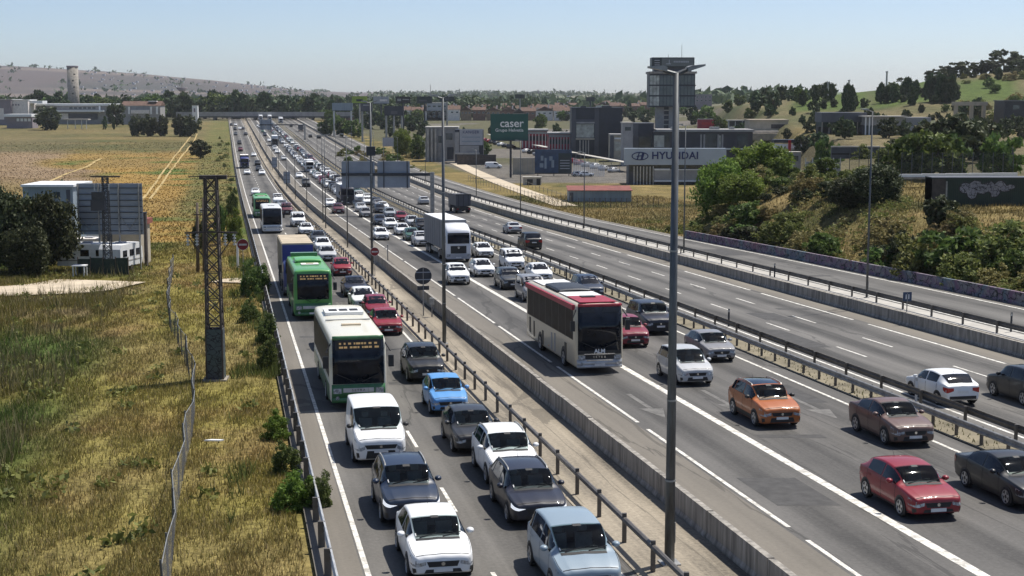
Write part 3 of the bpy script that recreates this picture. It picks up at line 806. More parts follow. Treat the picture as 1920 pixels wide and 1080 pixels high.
def wheel_meshes(R, wd):
    n = 18
    b = MB(); rows = []
    for y, r in ((-wd / 2, R * .62), (-wd / 2, R * .93), (-wd * .36, R), (wd * .36, R), (wd / 2, R * .93), (wd / 2 - .0, R * .66), (wd / 2 - .03, R * .62)):
        rows.append([(r * math.cos(2 * math.pi * i / n), y, r * math.sin(2 * math.pi * i / n)) for i in range(n)])
    b.grid(rows, close=True)
    k = len(b.v) - n; b.f.append(tuple(k + i for i in range(n)))
    tyre = b.mesh('wheel', 'tyre', True)
    b = MB(); rr = R * .66
    for i in range(5):
        a = 2 * math.pi * i / 5 + .3
        for s_ in (-1, 1):
            pass
        d = .16
        pts = [(.08, a - .7), (rr, a - d), (rr, a + d), (.08, a + .7)]
        b.prism([(r * math.cos(q), r * math.sin(q)) for r, q in pts], 'y', wd / 2 - .035, wd / 2 - .008)
    rows = []
    for y, r in ((wd / 2 - .02, rr * .92), (wd / 2 + .004, rr * .96), (wd / 2 + .004, rr * 1.03), (wd / 2 - .02, rr * 1.05)):
        rows.append([(r * math.cos(2 * math.pi * i / n), y, r * math.sin(2 * math.pi * i / n)) for i in range(n)])
    b.grid(rows, close=True)
    return tyre, b.mesh('rim', 'rim')
_protos = {}
def part(name, me, paint=False, loc=None, rz=0., ch=()): return dict(name=name, me=me, paint=paint, loc=loc, rz=rz, ch=list(ch))
def car_proto(kind, lod, rail=False, clad=False, roofglass=False, front='std'):
    key = (kind, lod, rail, clad, roofglass, front)
    if key in _protos: return _protos[key]
    s = Shape(kind); L, W = s.L, s.W; P = []
    van = kind in ('van',)
    fine = lod == 0
    xs = sorted(set([0, .02, .05, .1, .16, .25, .35, .5] + list(np.linspace(.6, L - .5, 30 if fine else (18 if lod == 1 else 10))) + [s.cw, s.rf, s.re, s.tl] + [L - .35, L - .22, L - .12, L - .05, L - .02, L]))
    if lod == 2: xs = [0, .06, .2, .5, s.cw, (s.cw + s.rf) / 2, s.rf, (s.rf + s.re) / 2, s.re, s.tl, L - .05, L]
    ts = [0, 1, 1.5, 2, 2.5, 3, 3.5, 4, 4.5, 5, 5.5, 6, 6.5, 7, 7.5, 8, 8.5, 9, 9.5, 10] if fine else [0, 1, 2, 3, 4, 5, 6, 7, 8, 9, 10]
    tt = ts + [20 - t for t in ts[-2:0:-1]]
    b = MB(); rows = []
    for x in xs:
        c = s.cs(x); rows.append([s.P(x, t, c) for t in tt])
    b.grid(rows, close=True)
    n = len(tt)
    if fine:      # open the shell behind the windscreen
        drop = []
        for i in range(len(xs) - 1):
            if xs[i] >= s.cw + .04 and xs[i + 1] <= s.rf - .01:
                drop += [i * n + j for j in range(n) if 7.4 < (tt[j] + (tt[(j + 1) % n])) / 2 < 12.6]
        drop = set(drop); b.f = [f for k, f in enumerate(b.f) if k not in drop]
    b.f.append(tuple(range(n))); b.f.append(tuple(len(b.v) - 1 - i for i in range(n)))
    me = b.mesh('body', 'paint', True); P.append(part('body', me, True))
    q = (6, 10) if fine else (3, 4)
    # glass
    x0, x1 = s.cw + .05, s.rf - .02
    b = MB(); s.patch(b, x0, x1, 7.05, 12.95, q[0], q[1]); P.append(part('windscreen', b.mesh('windscreen', 'screen' if fine else 'glass', True)))
    if not van:
        b = MB(); s.patch(b, s.re + .06, s.tl - .05, 7.3, 12.7, q[0], q[1]); P.append(part('rear_window', b.mesh('rear_window', 'glass', True)))
    a0 = s.cw + .30 * (s.rf - s.cw); mid = s.cw + (s.ar - s.cw) * .52; end = (s.re + s.tl) / 2 - .12
    spans = [(a0, mid - .04, 'side_window')] if van else [(a0, mid - .04, 'side_window'), (mid + .05, s.ar - .12, 'side_window'), (s.ar - .03, end, 'side_window')]
    if lod == 2: spans = [(a0, end if not van else mid, 'side_window')]
    for y in (1, -1):
        for u0, u1, nm in spans:
            if u1 - u0 < .15: continue
            b = MB(); s.patch(b, u0, u1, 5.2, 6.85, 4 if fine else 2, 3 if fine else 1, yside=y); P.append(part(nm, b.mesh(nm, 'glass', True)))
    if roofglass:
        b = MB(); s.patch(b, s.rf + .1, s.re - .15, 8.2, 11.8, 4, 4, off=.006); P.append(part('sunroof', b.mesh('sunroof', 'glass', True)))
    xf = L / 2; hz = s.hz
    if lod == 2:
        b = MB().box(-L / 2 + .25, L / 2 - .3, -W / 2 + .1, W / 2 - .1, .04, .3)
        P.append(part('underbody', b.mesh('underbody', 'black')))
        b = MB()
        s.patch(b, .0, .3, 3.6, 4.6, 1, 1, off=.02); P.append(part('headlight', b.mesh('headlight', 'lamp')))
        b = MB(); s.patch(b, .0, .3, 3.6, 4.6, 1, 1, off=.02, yside=-1); P.append(part('headlight', b.mesh('headlight', 'lamp')))
        b = MB(); s.patch(b, .012, .06, 2.2, 2.9, 1, 1); b.v = []; b.f = []
        b.box(xf - .01, xf + .012, -W * .27, W * .27, .36, .52); P.append(part('grille', b.mesh('grille', 'black')))
        _protos[key] = P; return P
    # lamps
    slim = front == 'slim'
    for y in (1, -1):
        w0 = s.w(0); kk = W / 2
        za, zc = (.50, .645) if not slim else (.60, .655)
        if van: za, zc = .47, .66
        path = [(0, .52 * kk if not van else .6 * kk, za + .05, zc)] + [(0, w0 * .985, za, zc + .02)] + [(x, s.w(x) * .985, za + x * .12, zc + .03 + x * .30) for x in (.03, .1, .2, .36)]
        b = MB(); rows = []
        for x, yy, z0, z1 in path:
            ox = .012 if x < .05 else .006
            rows.append([(xf - x + ox, y * (yy + (.012 if x > 0 else .004)), z0 * hz), (xf - x + ox - (z1 - z0) * .12, y * (yy + (.012 if x > 0 else .004)) * (1 - .01 * (x > 0)), z1 * hz)])
        b.grid(rows); P.append(part('headlight', b.mesh('headlight', 'lamp_lit' if slim else 'lamp', True)))
        rows = []; wL = s.w(L)
        for x, yy, z0, z1 in [(L, .5 * kk, .72, .85), (L, wL * .985, .64, .86), (L - .03, s.w(L - .03) * .985, .64, .87), (L - .1, s.w(L - .1) * .985, .66, .88), (L - .26, s.w(L - .26) * .985, .74, .88)]:
            rows.append([(xf - x - .012, y * (yy + (.012 if x < L else .004)), z0 * s.dz), (xf - x - .006, y * (yy + (.012 if x < L else .004)), z1 * s.dz)])
        b = MB().grid(rows); P.append(part('tail_light', b.mesh('tail_light', 'red_lamp', True)))
    # face
    zg = .66 * hz
    gw = W * (.25 if front != 'wide' else .31)
    b = MB().prism([(-gw, zg - .02), (gw, zg - .02), (gw * .86, zg - .17), (-gw * .86, zg - .17)], 'x', xf - .02, xf + .012); P.append(part('grille', b.mesh('grille', 'black')))
    b = MB().prism([(-W * .29, .30), (W * .29, .30), (W * .26, zg - .235), (-W * .26, zg - .235)], 'x', xf - .02, xf + .008); P.append(part('air_intake', b.mesh('air_intake', 'black')))
    b = MB().disc((xf + .02, 0, zg - .085), .055, 'x', 10, .02); P.append(part('badge', b.mesh('badge', 'chrome')))
    b = MB().box(xf + .008, xf + .026, -.26, .26, zg - .31, zg - .2); P.append(part('number_plate', b.mesh('number_plate', 'plate')))
    b = MB().box(-xf - .02, -xf + .01, -.26, .26, .62 * s.dz, .62 * s.dz + .115); P.append(part('number_plate', b.mesh('number_plate', 'plate')))
    b = MB().box(-xf - .012, -xf + .03, -W * .36, W * .36, .36, .5); P.append(part('rear_bumper', b.mesh('rear_bumper', 'black')))
    # fog lamps in dark corners of the bumper
    for y in (1, -1):
        b = MB(); s.patch(b, .03, .17, 2.15, 3.1, 2, 2, off=.008, yside=y); P.append(part('fog_light', b.mesh('fog_light', 'black')))
    # mirrors
    for y in (1, -1):
        b = MB(); xm = xf - s.cw - .42; ym = y * (W / 2 + .08); zm = hz + .07
        rows = []
        for dx, k in ((-.075, .75), (-.05, 1), (.02, .95), (.08, .6), (.10, .25)):
            rows.append([(xm + dx, ym + k * .115 * math.cos(a), zm + k * .085 * math.sin(a)) for a in [2 * math.pi * i / 10 for i in range(10)]])
        b.grid(rows, close=True); k = len(b.v); b.f.append(tuple(range(10))); b.f.append(tuple(k - 1 - i for i in range(10)))
        P.append(part('mirror', b.mesh('mirror', 'black' if (van or clad) else 'paint', True), not (van or clad)))
    # sills, wheel arches, wheels
    trim = (1.35, 2.75) if clad else (1.2, 2.1)
    for y in (1, -1):
        b = MB(); s.patch(b, .12, L - .12, trim[0], trim[1], 12, 2, off=.006, yside=y); P.append(part('sill', b.mesh('sill', 'black')))
        if fine and not van:
            for u0 in (mid - .3, s.ar - .35):
                b = MB(); s.patch(b, u0, u0 + .22, 4.45, 4.62, 1, 1, off=.022, yside=y); P.append(part('door_handle', b.mesh('door_handle', 'paint'), True))
        for ax in (s.af, s.ar):
            b = MB(); Ra = s.R + .05; yy = y * (s.w(ax) + .004)
            pts = [(xf - ax + Ra * math.cos(a), s.R + Ra * math.sin(a)) for a in [math.pi * (i / 12 * 1.24 - .12) for i in range(13)]]
            b.prism(pts, 'y', yy - y * .05, yy); P.append(part('wheel_arch', b.mesh('wheel_arch', 'black')))
    wd = .21; ty, rm = wheel_meshes(s.R, wd)
    for ax in (s.af, s.ar):
        for y in (1, -1):
            P.append(part('wheel', ty, False, (xf - ax, y * (s.w(ax) - wd / 2 + .016), s.R), 0 if y > 0 else math.pi, [part('rim', rm)]))
    if rail:
        for y in (1, -1):
            b = MB(); zr = s.ztop((s.rf + s.re) / 2); yw = y * s.W / 2 * s.wr * .93
            pts = [(xf - x, yw, s.cs(x)[7][1] + .075) for x in np.linspace(s.rf + .15, s.re - .1, 7)]
            for p, q2 in zip(pts, pts[1:]): b.beam(p, q2, .035, .035)
            b.beam((pts[0][0] + .12, yw, pts[0][2] - .1), pts[0], .035, .03); b.beam((pts[-1][0] - .12, yw, pts[-1][2] - .1), pts[-1], .035, .03)
            P.append(part('roof_rail', b.mesh('roof_rail', 'galv')))
    if fine:
        xr = L / 2 - s.rf
        b = MB().box(xr - 1.5, L / 2 - s.cw - .1, -W * .43, W * .43, .32, .36); P.append(part('cabin_floor', b.mesh('cabin_floor', 'black')))
        b = MB().prism([(L / 2 - s.cw + .02, .4), (L / 2 - s.cw + .02, hz - .03), (L / 2 - s.cw - .25, hz + .03), (L / 2 - s.cw - .55, hz - .02), (L / 2 - s.cw - .55, .4)][::-1], 'y', -W * .42, W * .42)
        b.v = [(p[1], p[0], p[2]) if False else p for p in b.v]; P.append(part('dashboard', b.mesh('dashboard', 'dash')))
        for y in (-.36, .36):
            x1 = xr - .42
            b = MB().prism([(x1 + .55, .42), (x1 + .55, .58), (x1, .55), (x1 - .22, hz + .12), (x1 - .34, hz + .12), (x1 - .16, .42)], 'y', y - .24, y + .24)
            b.box(x1 - .35, x1 - .26, y - .12, y + .12, hz + .15, hz + .36); P.append(part('seat', b.mesh('seat', 'seat')))
        b = MB().tube((L / 2 - s.cw - .62, .36, hz - .06), (L / 2 - s.cw - .64, .36, hz - .03), .18, .18, 14); P.append(part('steering_wheel', b.mesh('steering_wheel', 'black')))
        def gapline(x0, x1, t0, t1, nx, ntt, ys=(1, -1)):
            for y in ys:
                b = MB(); s.patch(b, x0, x1, t0, t1, nx, ntt, off=.004, yside=y); P.append(part('panel_gap', b.mesh('panel_gap', 'gap')))
        gapline(.12, s.cw - .02, 5.55, 5.72, 8, 1)
        for u0 in ([a0 - .05, mid + .0] if van else [a0 - .05, mid, s.ar - .1]): gapline(u0, u0 + .022, 2.2, 5.0, 1, 8)
        b = MB(); s.patch(b, .085, .105, 5.9, 14.1, 1, 14, off=.004); P.append(part('panel_gap', b.mesh('panel_gap', 'gap')))
        b = MB(); s.patch(b, s.cw + .12, s.cw + .2, 7.6, 7.95, 1, 1, off=.014, yside=-1); P.append(part('windscreen_sticker', b.mesh('windscreen_sticker', 'plate')))
        b = MB(); s.patch(b, s.rf - .16, s.rf - .04, 9.6, 10.4, 1, 2, off=.013); P.append(part('mirror_mount', b.mesh('mirror_mount', 'black')))
        xa = xf - s.re + .15
        b = MB().tube((xa, 0, s.ztop(s.re - .15) + .01), (xa - .16, 0, s.ztop(s.re - .15) + .2), .008, .004, 5); P.append(part('aerial', b.mesh('aerial', 'black')))
        b = MB()
        for y0 in (-.5, .15):
            x2 = s.cw + .06
            p = s.P(x2, 9.2 if y0 > 0 else 10.8); b.beam((xf - x2 + .0, y0, s.ztop(x2) + .02), (xf - x2 - .1, y0 + .52, s.ztop(x2 + .1) + .03), .02, .02)
        P.append(part('wiper', b.mesh('wiper', 'black')))
        b = MB(); s.patch(b, s.cw - .09, s.cw + .05, 7.2, 12.8, 1, 8, off=.006); P.append(part('cowl_panel', b.mesh('cowl_panel', 'black', True)))
    _protos[key] = P; return P
def place(P, mw, label, cat, name, color, group=None):
    t = thing(name, label, cat, group=group, mw=mw)
    for p in P:
        o = link(p['name'], p['me'], t, p['loc'])
        if p['rz']: o.rotation_euler = (0, 0, p['rz'])
        if p['paint']: o.color = (*color, 1)
        for q in p['ch']: link(q['name'], q['me'], o)
    return t
def road_matrix(X, Y, z, L, oncoming=True, rear=False, turn=0.):
    """frame of a vehicle whose front (or rear) bumper stands over the point X, Y"""
    d = dref(Y); slope = float(D(Y - 2) - D(Y + 2)) / 4
    f = Vector((d, 1, slope)).normalized()
    if oncoming: f = -f
    if turn: f = Matrix.Rotation(turn, 3, 'Z') @ f
    up0 = Vector((0, 0, 1)); l = up0.cross(f).normalized(); up = f.cross(l)
    c = Vector((X, Y, z)) - f * (L / 2) * (-1 if rear else 1)
    c.z = float(-D(c.y)) + (z - float(-D(Y)))
    m = Matrix((f, l, up)).transposed().to_4x4(); m.translation = c + up * .004
    return m
COL = dict(white=(.78, .79, .79), pearl=(.7, .7, .68), navy=(.010, .022, .05), ink=(.009, .011, .024), black=(.006, .0065, .008), grey=(.045, .05, .055), gunmetal=(.018, .02, .024), silver=(.46, .47, .48),
           steel=(.30, .33, .36), dsilver=(.22, .22, .23), red=(.24, .005, .014), wine=(.16, .01, .02), crimson=(.2, .005, .022), blue=(.10, .30, .62), orange=(.38, .105, .018), brown=(.13, .075, .06), iceblue=(.24, .31, .37), green=(.05, .12, .09), maroon=(.1, .015, .025))
def car(kind, color, x, y, label, on=True, rail=False, clad=False, roofglass=False, front='std', cat='car', group=None, name=None, lod=None, XY=None):
    X, Y, z = ground(x, y) if XY is None else (XY[0], XY[1], float(-D(XY[1])))
    if XY is None: X += .24 if on else .34
    if lod is None: lod = 0 if Y < 92 else (1 if Y < 240 else 2)
    P = car_proto(kind, lod, rail and lod < 2, clad and lod < 2, roofglass and lod < 2, front if lod < 2 else 'std')
    nm = name or {'hatch': 'hatchback', 'small': 'small_hatchback', 'suv': 'sport_utility_car', 'mpv': 'people_carrier', 'sedan': 'saloon_car', 'estate': 'estate_car', 'big': 'large_off_roader', 'coupe': 'crossover_car', 'van': 'delivery_van', 'minivan': 'compact_van'}[kind]
    return place(P, road_matrix(X, Y, z, KIND[kind][0], on, not on), label, cat, nm, COL[color], group)

QA = 'vehicles queuing on the service road'
QB = 'vehicles queuing on the motorway'
QC = 'vehicles driving away on the far carriageway'
# service road, nearest first
car('hatch', 'white', 815, 1092, 'white hatchback at the front of the left service road lane', front='std', group=QA)
car('suv', 'navy', 760, 988, 'dark blue sport utility car with slim lit lamps behind the white hatchback', rail=True, front='slim', group=QA)
car('mpv', 'iceblue', 1092, 1128, 'pale blue people carrier glinting in the sun beside the median rail', group=QA)
car('estate', 'ink', 1000, 990, 'blackish blue estate with a sun strip in its windscreen behind the pale blue carrier', rail=True, front='slim', group=QA)
car('suv', 'white', 955, 914, 'white sport utility car between the dark estate and the charcoal hatchback', group=QA, rail=True)
car('hatch', 'gunmetal', 885, 853, 'charcoal hatchback with large clear headlamps behind the white sport utility car', group=QA)
car('small', 'blue', 835, 780, 'bright sky blue small hatchback on the service road', group=QA, front='wide')
car('suv', 'black', 793, 719, 'black car with bright headlamps beside the front of the green and cream bus', group=QA)
car('van', 'white', 703, 874, 'white delivery van with black grille behind the dark blue car', cat='van', group=QA, front='wide')
car('hatch', 'silver', 620, 659, 'pale car half hidden behind the green and cream bus', group=QA)
car('hatch', 'red', 722, 630, 'bright red car next to the median rail beside the green and cream bus roof', group=QA)
car('small', 'crimson', 703, 600, 'crimson car half hidden behind the bright red car', group=QA)
car('hatch', 'white', 678, 582, 'white car in front of the dark blue saloon beside the green bus', group=QA)
car('sedan', 'ink', 663, 558, 'dark blue saloon beside the all green bus', group=QA)
car('small', 'red', 638, 518, 'small red car beside the roof of the all green bus', group=QA)
car('hatch', 'silver', 611, 491, 'silver car beside the blue lorry cab', group=QA)
car('hatch', 'white', 603, 473, 'white car half hidden behind the silver one beside the lorry', group=QA)
car('hatch', 'grey', 595, 458, 'grey car beside the tan lorry roof', group=QA)
car('sedan', 'white', 572, 441, 'white saloon in front of the white panel van', group=QA)
car('van', 'white', 557, 426, 'white panel van beside the white coach', cat='van', group=QA)
car('minivan', 'maroon', 536, 403, 'maroon van behind the white panel van', cat='van', group=QA)
car('hatch', 'steel', 528, 392, 'blue grey car beside the distant green bus', group=QA)
car('minivan', 'white', 519, 383, 'white compact van beside the distant green bus', cat='van', group=QA)
car('hatch', 'white', 477, 367, 'white car just ahead of the distant green bus on the empty stretch', group=QA)
car('hatch', 'white', 462, 328, 'white car in front of the small blue lorry', group=QA)
car('hatch', 'white', 490, 329, 'white car near the median opposite the small blue lorry', group=QA)
car('hatch', 'grey', 484, 321, 'grey car just behind a white car near the median', group=QA)
car('suv', 'black', 482, 311, 'black car beside the small blue lorry', group=QA)
car('hatch', 'white', 475, 294, 'white car by the median behind the black one', group=QA)
car('suv', 'maroon', 450, 284, 'dark red car by the grass verge beyond the small blue lorry', group=QA)
car('suv', 'black', 448, 271, 'black car with a pale roof glint by the far grass verge', group=QA)
for x, y, c in ((441, 254, 'grey'), (460, 254, 'black'), (440, 244, 'black'), (449, 243, 'white'), (455, 243, 'grey'), (433, 236, 'black'), (441, 236, 'white')):
    car('hatch', c, x, y, 'tiny %s car far down the service road near the bridge' % c, group='tiny cars far down the service road')
# motorway towards the camera
car('sedan', 'black', 0, 0, 'black saloon cut off by the right edge of the photo', XY=(float(ref(46.2)) + 22.6, 46.2), group=QB)
car('hatch', 'red', 1745, 977, 'red hatchback in front of the brown crossover on the motorway', group=QB)
car('coupe', 'brown', 1705, 840, 'brown crossover with a glinting bonnet by the central guard rail', group=QB)
car('suv', 'orange', 1456, 805, 'orange sport utility car with roof rails', rail=True, clad=True, roofglass=True, group=QB)
car('mpv', 'silver', 1299, 725, 'silver people carrier partly behind the big lamp post', group=QB)
car('hatch', 'dsilver', 1345, 680, 'grey older hatchback between the silver carrier and the guard rail', group=QB)
car('big', 'ink', 1232, 629, 'large dark blue off roader by the central guard rail behind the lamp post', group=QB)
car('suv', 'crimson', 1184, 653, 'red car peeping out beside the red roofed coach', group=QB)
car('mpv', 'navy', 1107, 561, 'dark blue people carrier behind the red roofed coach by the guard rail', group=QB)
car('minivan', 'dsilver', 1001, 567, 'grey van tucked behind the red roofed coach', cat='van', group=QB)
car('hatch', 'white', 1014, 529, 'white car by the guard rail above the coach roof', group=QB)
car('suv', 'grey', 958, 544, 'dark grey car with bright headlamps behind the grey van', group=QB)
car('minivan', 'white', 963, 507, 'tall white van by the guard rail behind the dark grey car', cat='van', group=QB)
car('suv', 'white', 857, 535, 'white sport utility car in front of the white lorry', group=QB)
car('hatch', 'white', 906, 520, 'white hatchback beside the front of the white lorry', group=QB)
car('hatch', 'white', 907, 484, 'white car beside the cab of the white lorry', group=QB)
car('suv', 'silver', 790, 463, 'silver sport utility car beside the trailer of the white lorry', group=QB)
car('hatch', 'green', 772, 452, 'dark green car left of the white lorry trailer', group=QB)
car('hatch', 'white', 754, 442, 'white car behind the dark green one', group=QB)
car('suv', 'black', 791, 434, 'black car with bright lamps behind the white lorry trailer', group=QB)
car('hatch', 'silver', 773, 425, 'silver car behind the black one at the rear of the lorry trailer', group=QB)
car('hatch', 'white', 713, 451, 'white car alone in the lane left of the queue', group=QB)
car('hatch', 'white', 731, 430, 'white car in front of the red one in the queue', group=QB)
car('hatch', 'crimson', 752, 416, 'red car in the queue behind the white lorry', group=QB)
car('hatch', 'navy', 712, 423, 'navy car in the queue beside a white one', group=QB)
car('hatch', 'steel', 730, 408, 'blue grey car in the queue behind the red one', group=QB)
car('sedan', 'black', 712, 400, 'black saloon with bright lamps below the grey sign backs', group=QB)
car('hatch', 'dsilver', 685, 408, 'grey hatchback in front of the dark lorry cab', group=QB)
car('hatch', 'silver', 676, 398, 'silver car beside the dark lorry cab', group=QB)
car('hatch', 'white', 688, 385, 'white car right of the dark lorry cab', group=QB)
car('minivan', 'white', 673, 377, 'white van right behind the dark lorry cab', cat='van', group=QB)
car('suv', 'maroon', 633, 401, 'dark red car alone in the left lane by the lorry', group=QB)
car('hatch', 'white', 618, 389, 'white car alone in the left lane behind the dark red one', group=QB)
car('hatch', 'white', 560, 335, 'white car in the left lane far down the motorway', group=QB)
car('big', 'gunmetal', 573, 351, 'dark grey pickup in the left lane far down the motorway', group=QB)
# far carriageway
car('hatch', 'white', 1791, 763, 'white hatchback seen from behind on the far carriageway', on=False, group=QC)
car('suv', 'black', 0, 0, 'black car cut off by the right edge on the far carriageway', on=False, XY=(float(ref(64.5)) + 33.0, 64.5), group=QC)
car('big', 'black', 996, 469, 'tall black off roader seen from behind on the far carriageway', on=False, group=QC)
car('sedan', 'silver', 962, 439, 'silver saloon seen from behind by the central guard rail', on=False, group=QC)
car('hatch', 'silver', 793, 384, 'silver car below the sign gantry on the far carriageway', on=False, group=QC)
car('hatch', 'black', 581, 258, 'black car far away on the empty far carriageway', on=False, group=QC)
car('suv', 'black', 597, 260, 'black car by the right wall far away on the far carriageway', on=False, group=QC)
car('hatch', 'grey', 545, 238, 'grey car far away near the bridge on the far carriageway', on=False, group=QC)
# the dense queue further back
cols = ['white', 'white', 'silver', 'grey', 'black', 'steel', 'navy', 'white', 'gunmetal', 'dsilver', 'wine', 'silver', 'white', 'green']
used = [(o.matrix_world.translation.x, o.matrix_world.translation.y) for o in C.objects if o.get('group') == QB]
for x, y, L_ in ((652, 385, 13), (516, 274, 14), (581, 323, 10), (489, 226, 12), (506, 226, 12), (527, 231, 12)):      # room for the lorries in the queue
    X, Y, _ = ground(x, y)
    for k in range(0, L_ + 1, 3): used.append((X + float(ref(Y + k) - ref(Y)), Y + k))
words = dict(wine='dark red', steel='blue grey', gunmetal='charcoal', dsilver='mid grey', navy='navy', green='green')
for ln in (18.8, 22.5, 15.2):
    Y = 246. if ln > 18 else 420.
    while Y < 905:
        X = float(ref(Y)) + ln + (e_(Y) * .5 if ln > 18 else 0) + rng.uniform(-.25, .25)
        k = rng.choice(['hatch', 'hatch', 'suv', 'sedan', 'mpv', 'minivan', 'estate', 'small']); c = rng.choice(cols)
        if all(abs(X - a) > 1.7 or abs(Y + 2.2 - b) > 6.1 for a, b in used) and not (ln > 18 and abs(Y - 597) < 12) and rng.random() < (.97 if ln > 18 else .5):
            car(k, c, 0, 0, '%s %s in the %s queue lane %s' % (words.get(c, c), {'hatch': 'hatchback', 'suv': 'tall car', 'sedan': 'saloon', 'mpv': 'people carrier', 'minivan': 'small van', 'estate': 'estate', 'small': 'small car'}[k], {18.8: 'middle', 22.5: 'guard rail side', 15.2: 'wall side'}[ln], 'just below the bridge' if Y > 760 else 'towards the bridge' if Y > 600 else 'halfway to the bridge' if Y > 430 else 'left of the gantry leg' if Y < 300 else 'beyond the sign gantry'), XY=(X, Y), group='cars in the dense motorway queue')
            used.append((X, Y + 2.2))
        Y += rng.uniform(6.4, 8.6) if ln > 18 else rng.uniform(12, 30)
# ------------------------------------------------------------------ buses, coaches and lorries
def loft_box(L, W, H, zl, r=.22, fr=.12, bow=.12, rake=.18, ns=14):
    """long rounded shell, front at +x"""
    b = MB(); rows = []
    def sec(x, k, kt):
        w = W / 2 * k; h = H - kt
        pts = [(0, zl), (w * .96, zl), (w, zl + .12), (w, zl + (h - zl) * .5), (w * .985, h - r * 1.3), (w - r * .35, h - r * .35), (w - r, h - .03), (w * .5, h + .01), (0, h + .02)]
        return [(x, y, z) for y, z in pts] + [(x, -y, z) for y, z in pts[-2:0:-1]]
    for d, k, kt in ((0, .9, rake), (.03, .95, rake * .6), (.1, .985, rake * .25), (.25, 1, .05), (.6, 1, 0)): rows.append(sec(L / 2 - d, k, kt))
    for x in np.linspace(L / 2 - 1, -L / 2 + .3, ns): rows.append(sec(x, 1, 0))
    for d, k, kt in ((.12, .99, .03), (.03, .96, .08), (0, .92, .14)): rows.append(sec(-L / 2 + d, k, kt))
    b.grid(rows, close=True); n = len(rows[0])
    b.f.append(tuple(range(n))); b.f.append(tuple(len(b.v) - 1 - i for i in range(n)))
    return b
def front_panel(xf, y0, y1, z0, z1, W, th=.03, off=0., n=8, rake=0.):
    """upright panel that follows the bowed nose"""
    b = MB(); rows = []
    for i in range(n + 1):
        y = y0 + (y1 - y0) * i / n; dx = float(np.interp(abs(y) / (W / 2), [0, .9, .95, .985, 1], [0, 0, .03, .1, .25]))
        rows.append([(xf + off - dx, y, z0), (xf + off - dx - rake * .25, y, z1), (xf + off - dx - rake * .25 - th, y, z1), (xf + off - dx - th, y, z0)])
    b.grid(rows, close=True); b.f += [(0, 1, 2, 3), tuple(len(b.v) - 1 - i for i in range(4))]
    return b
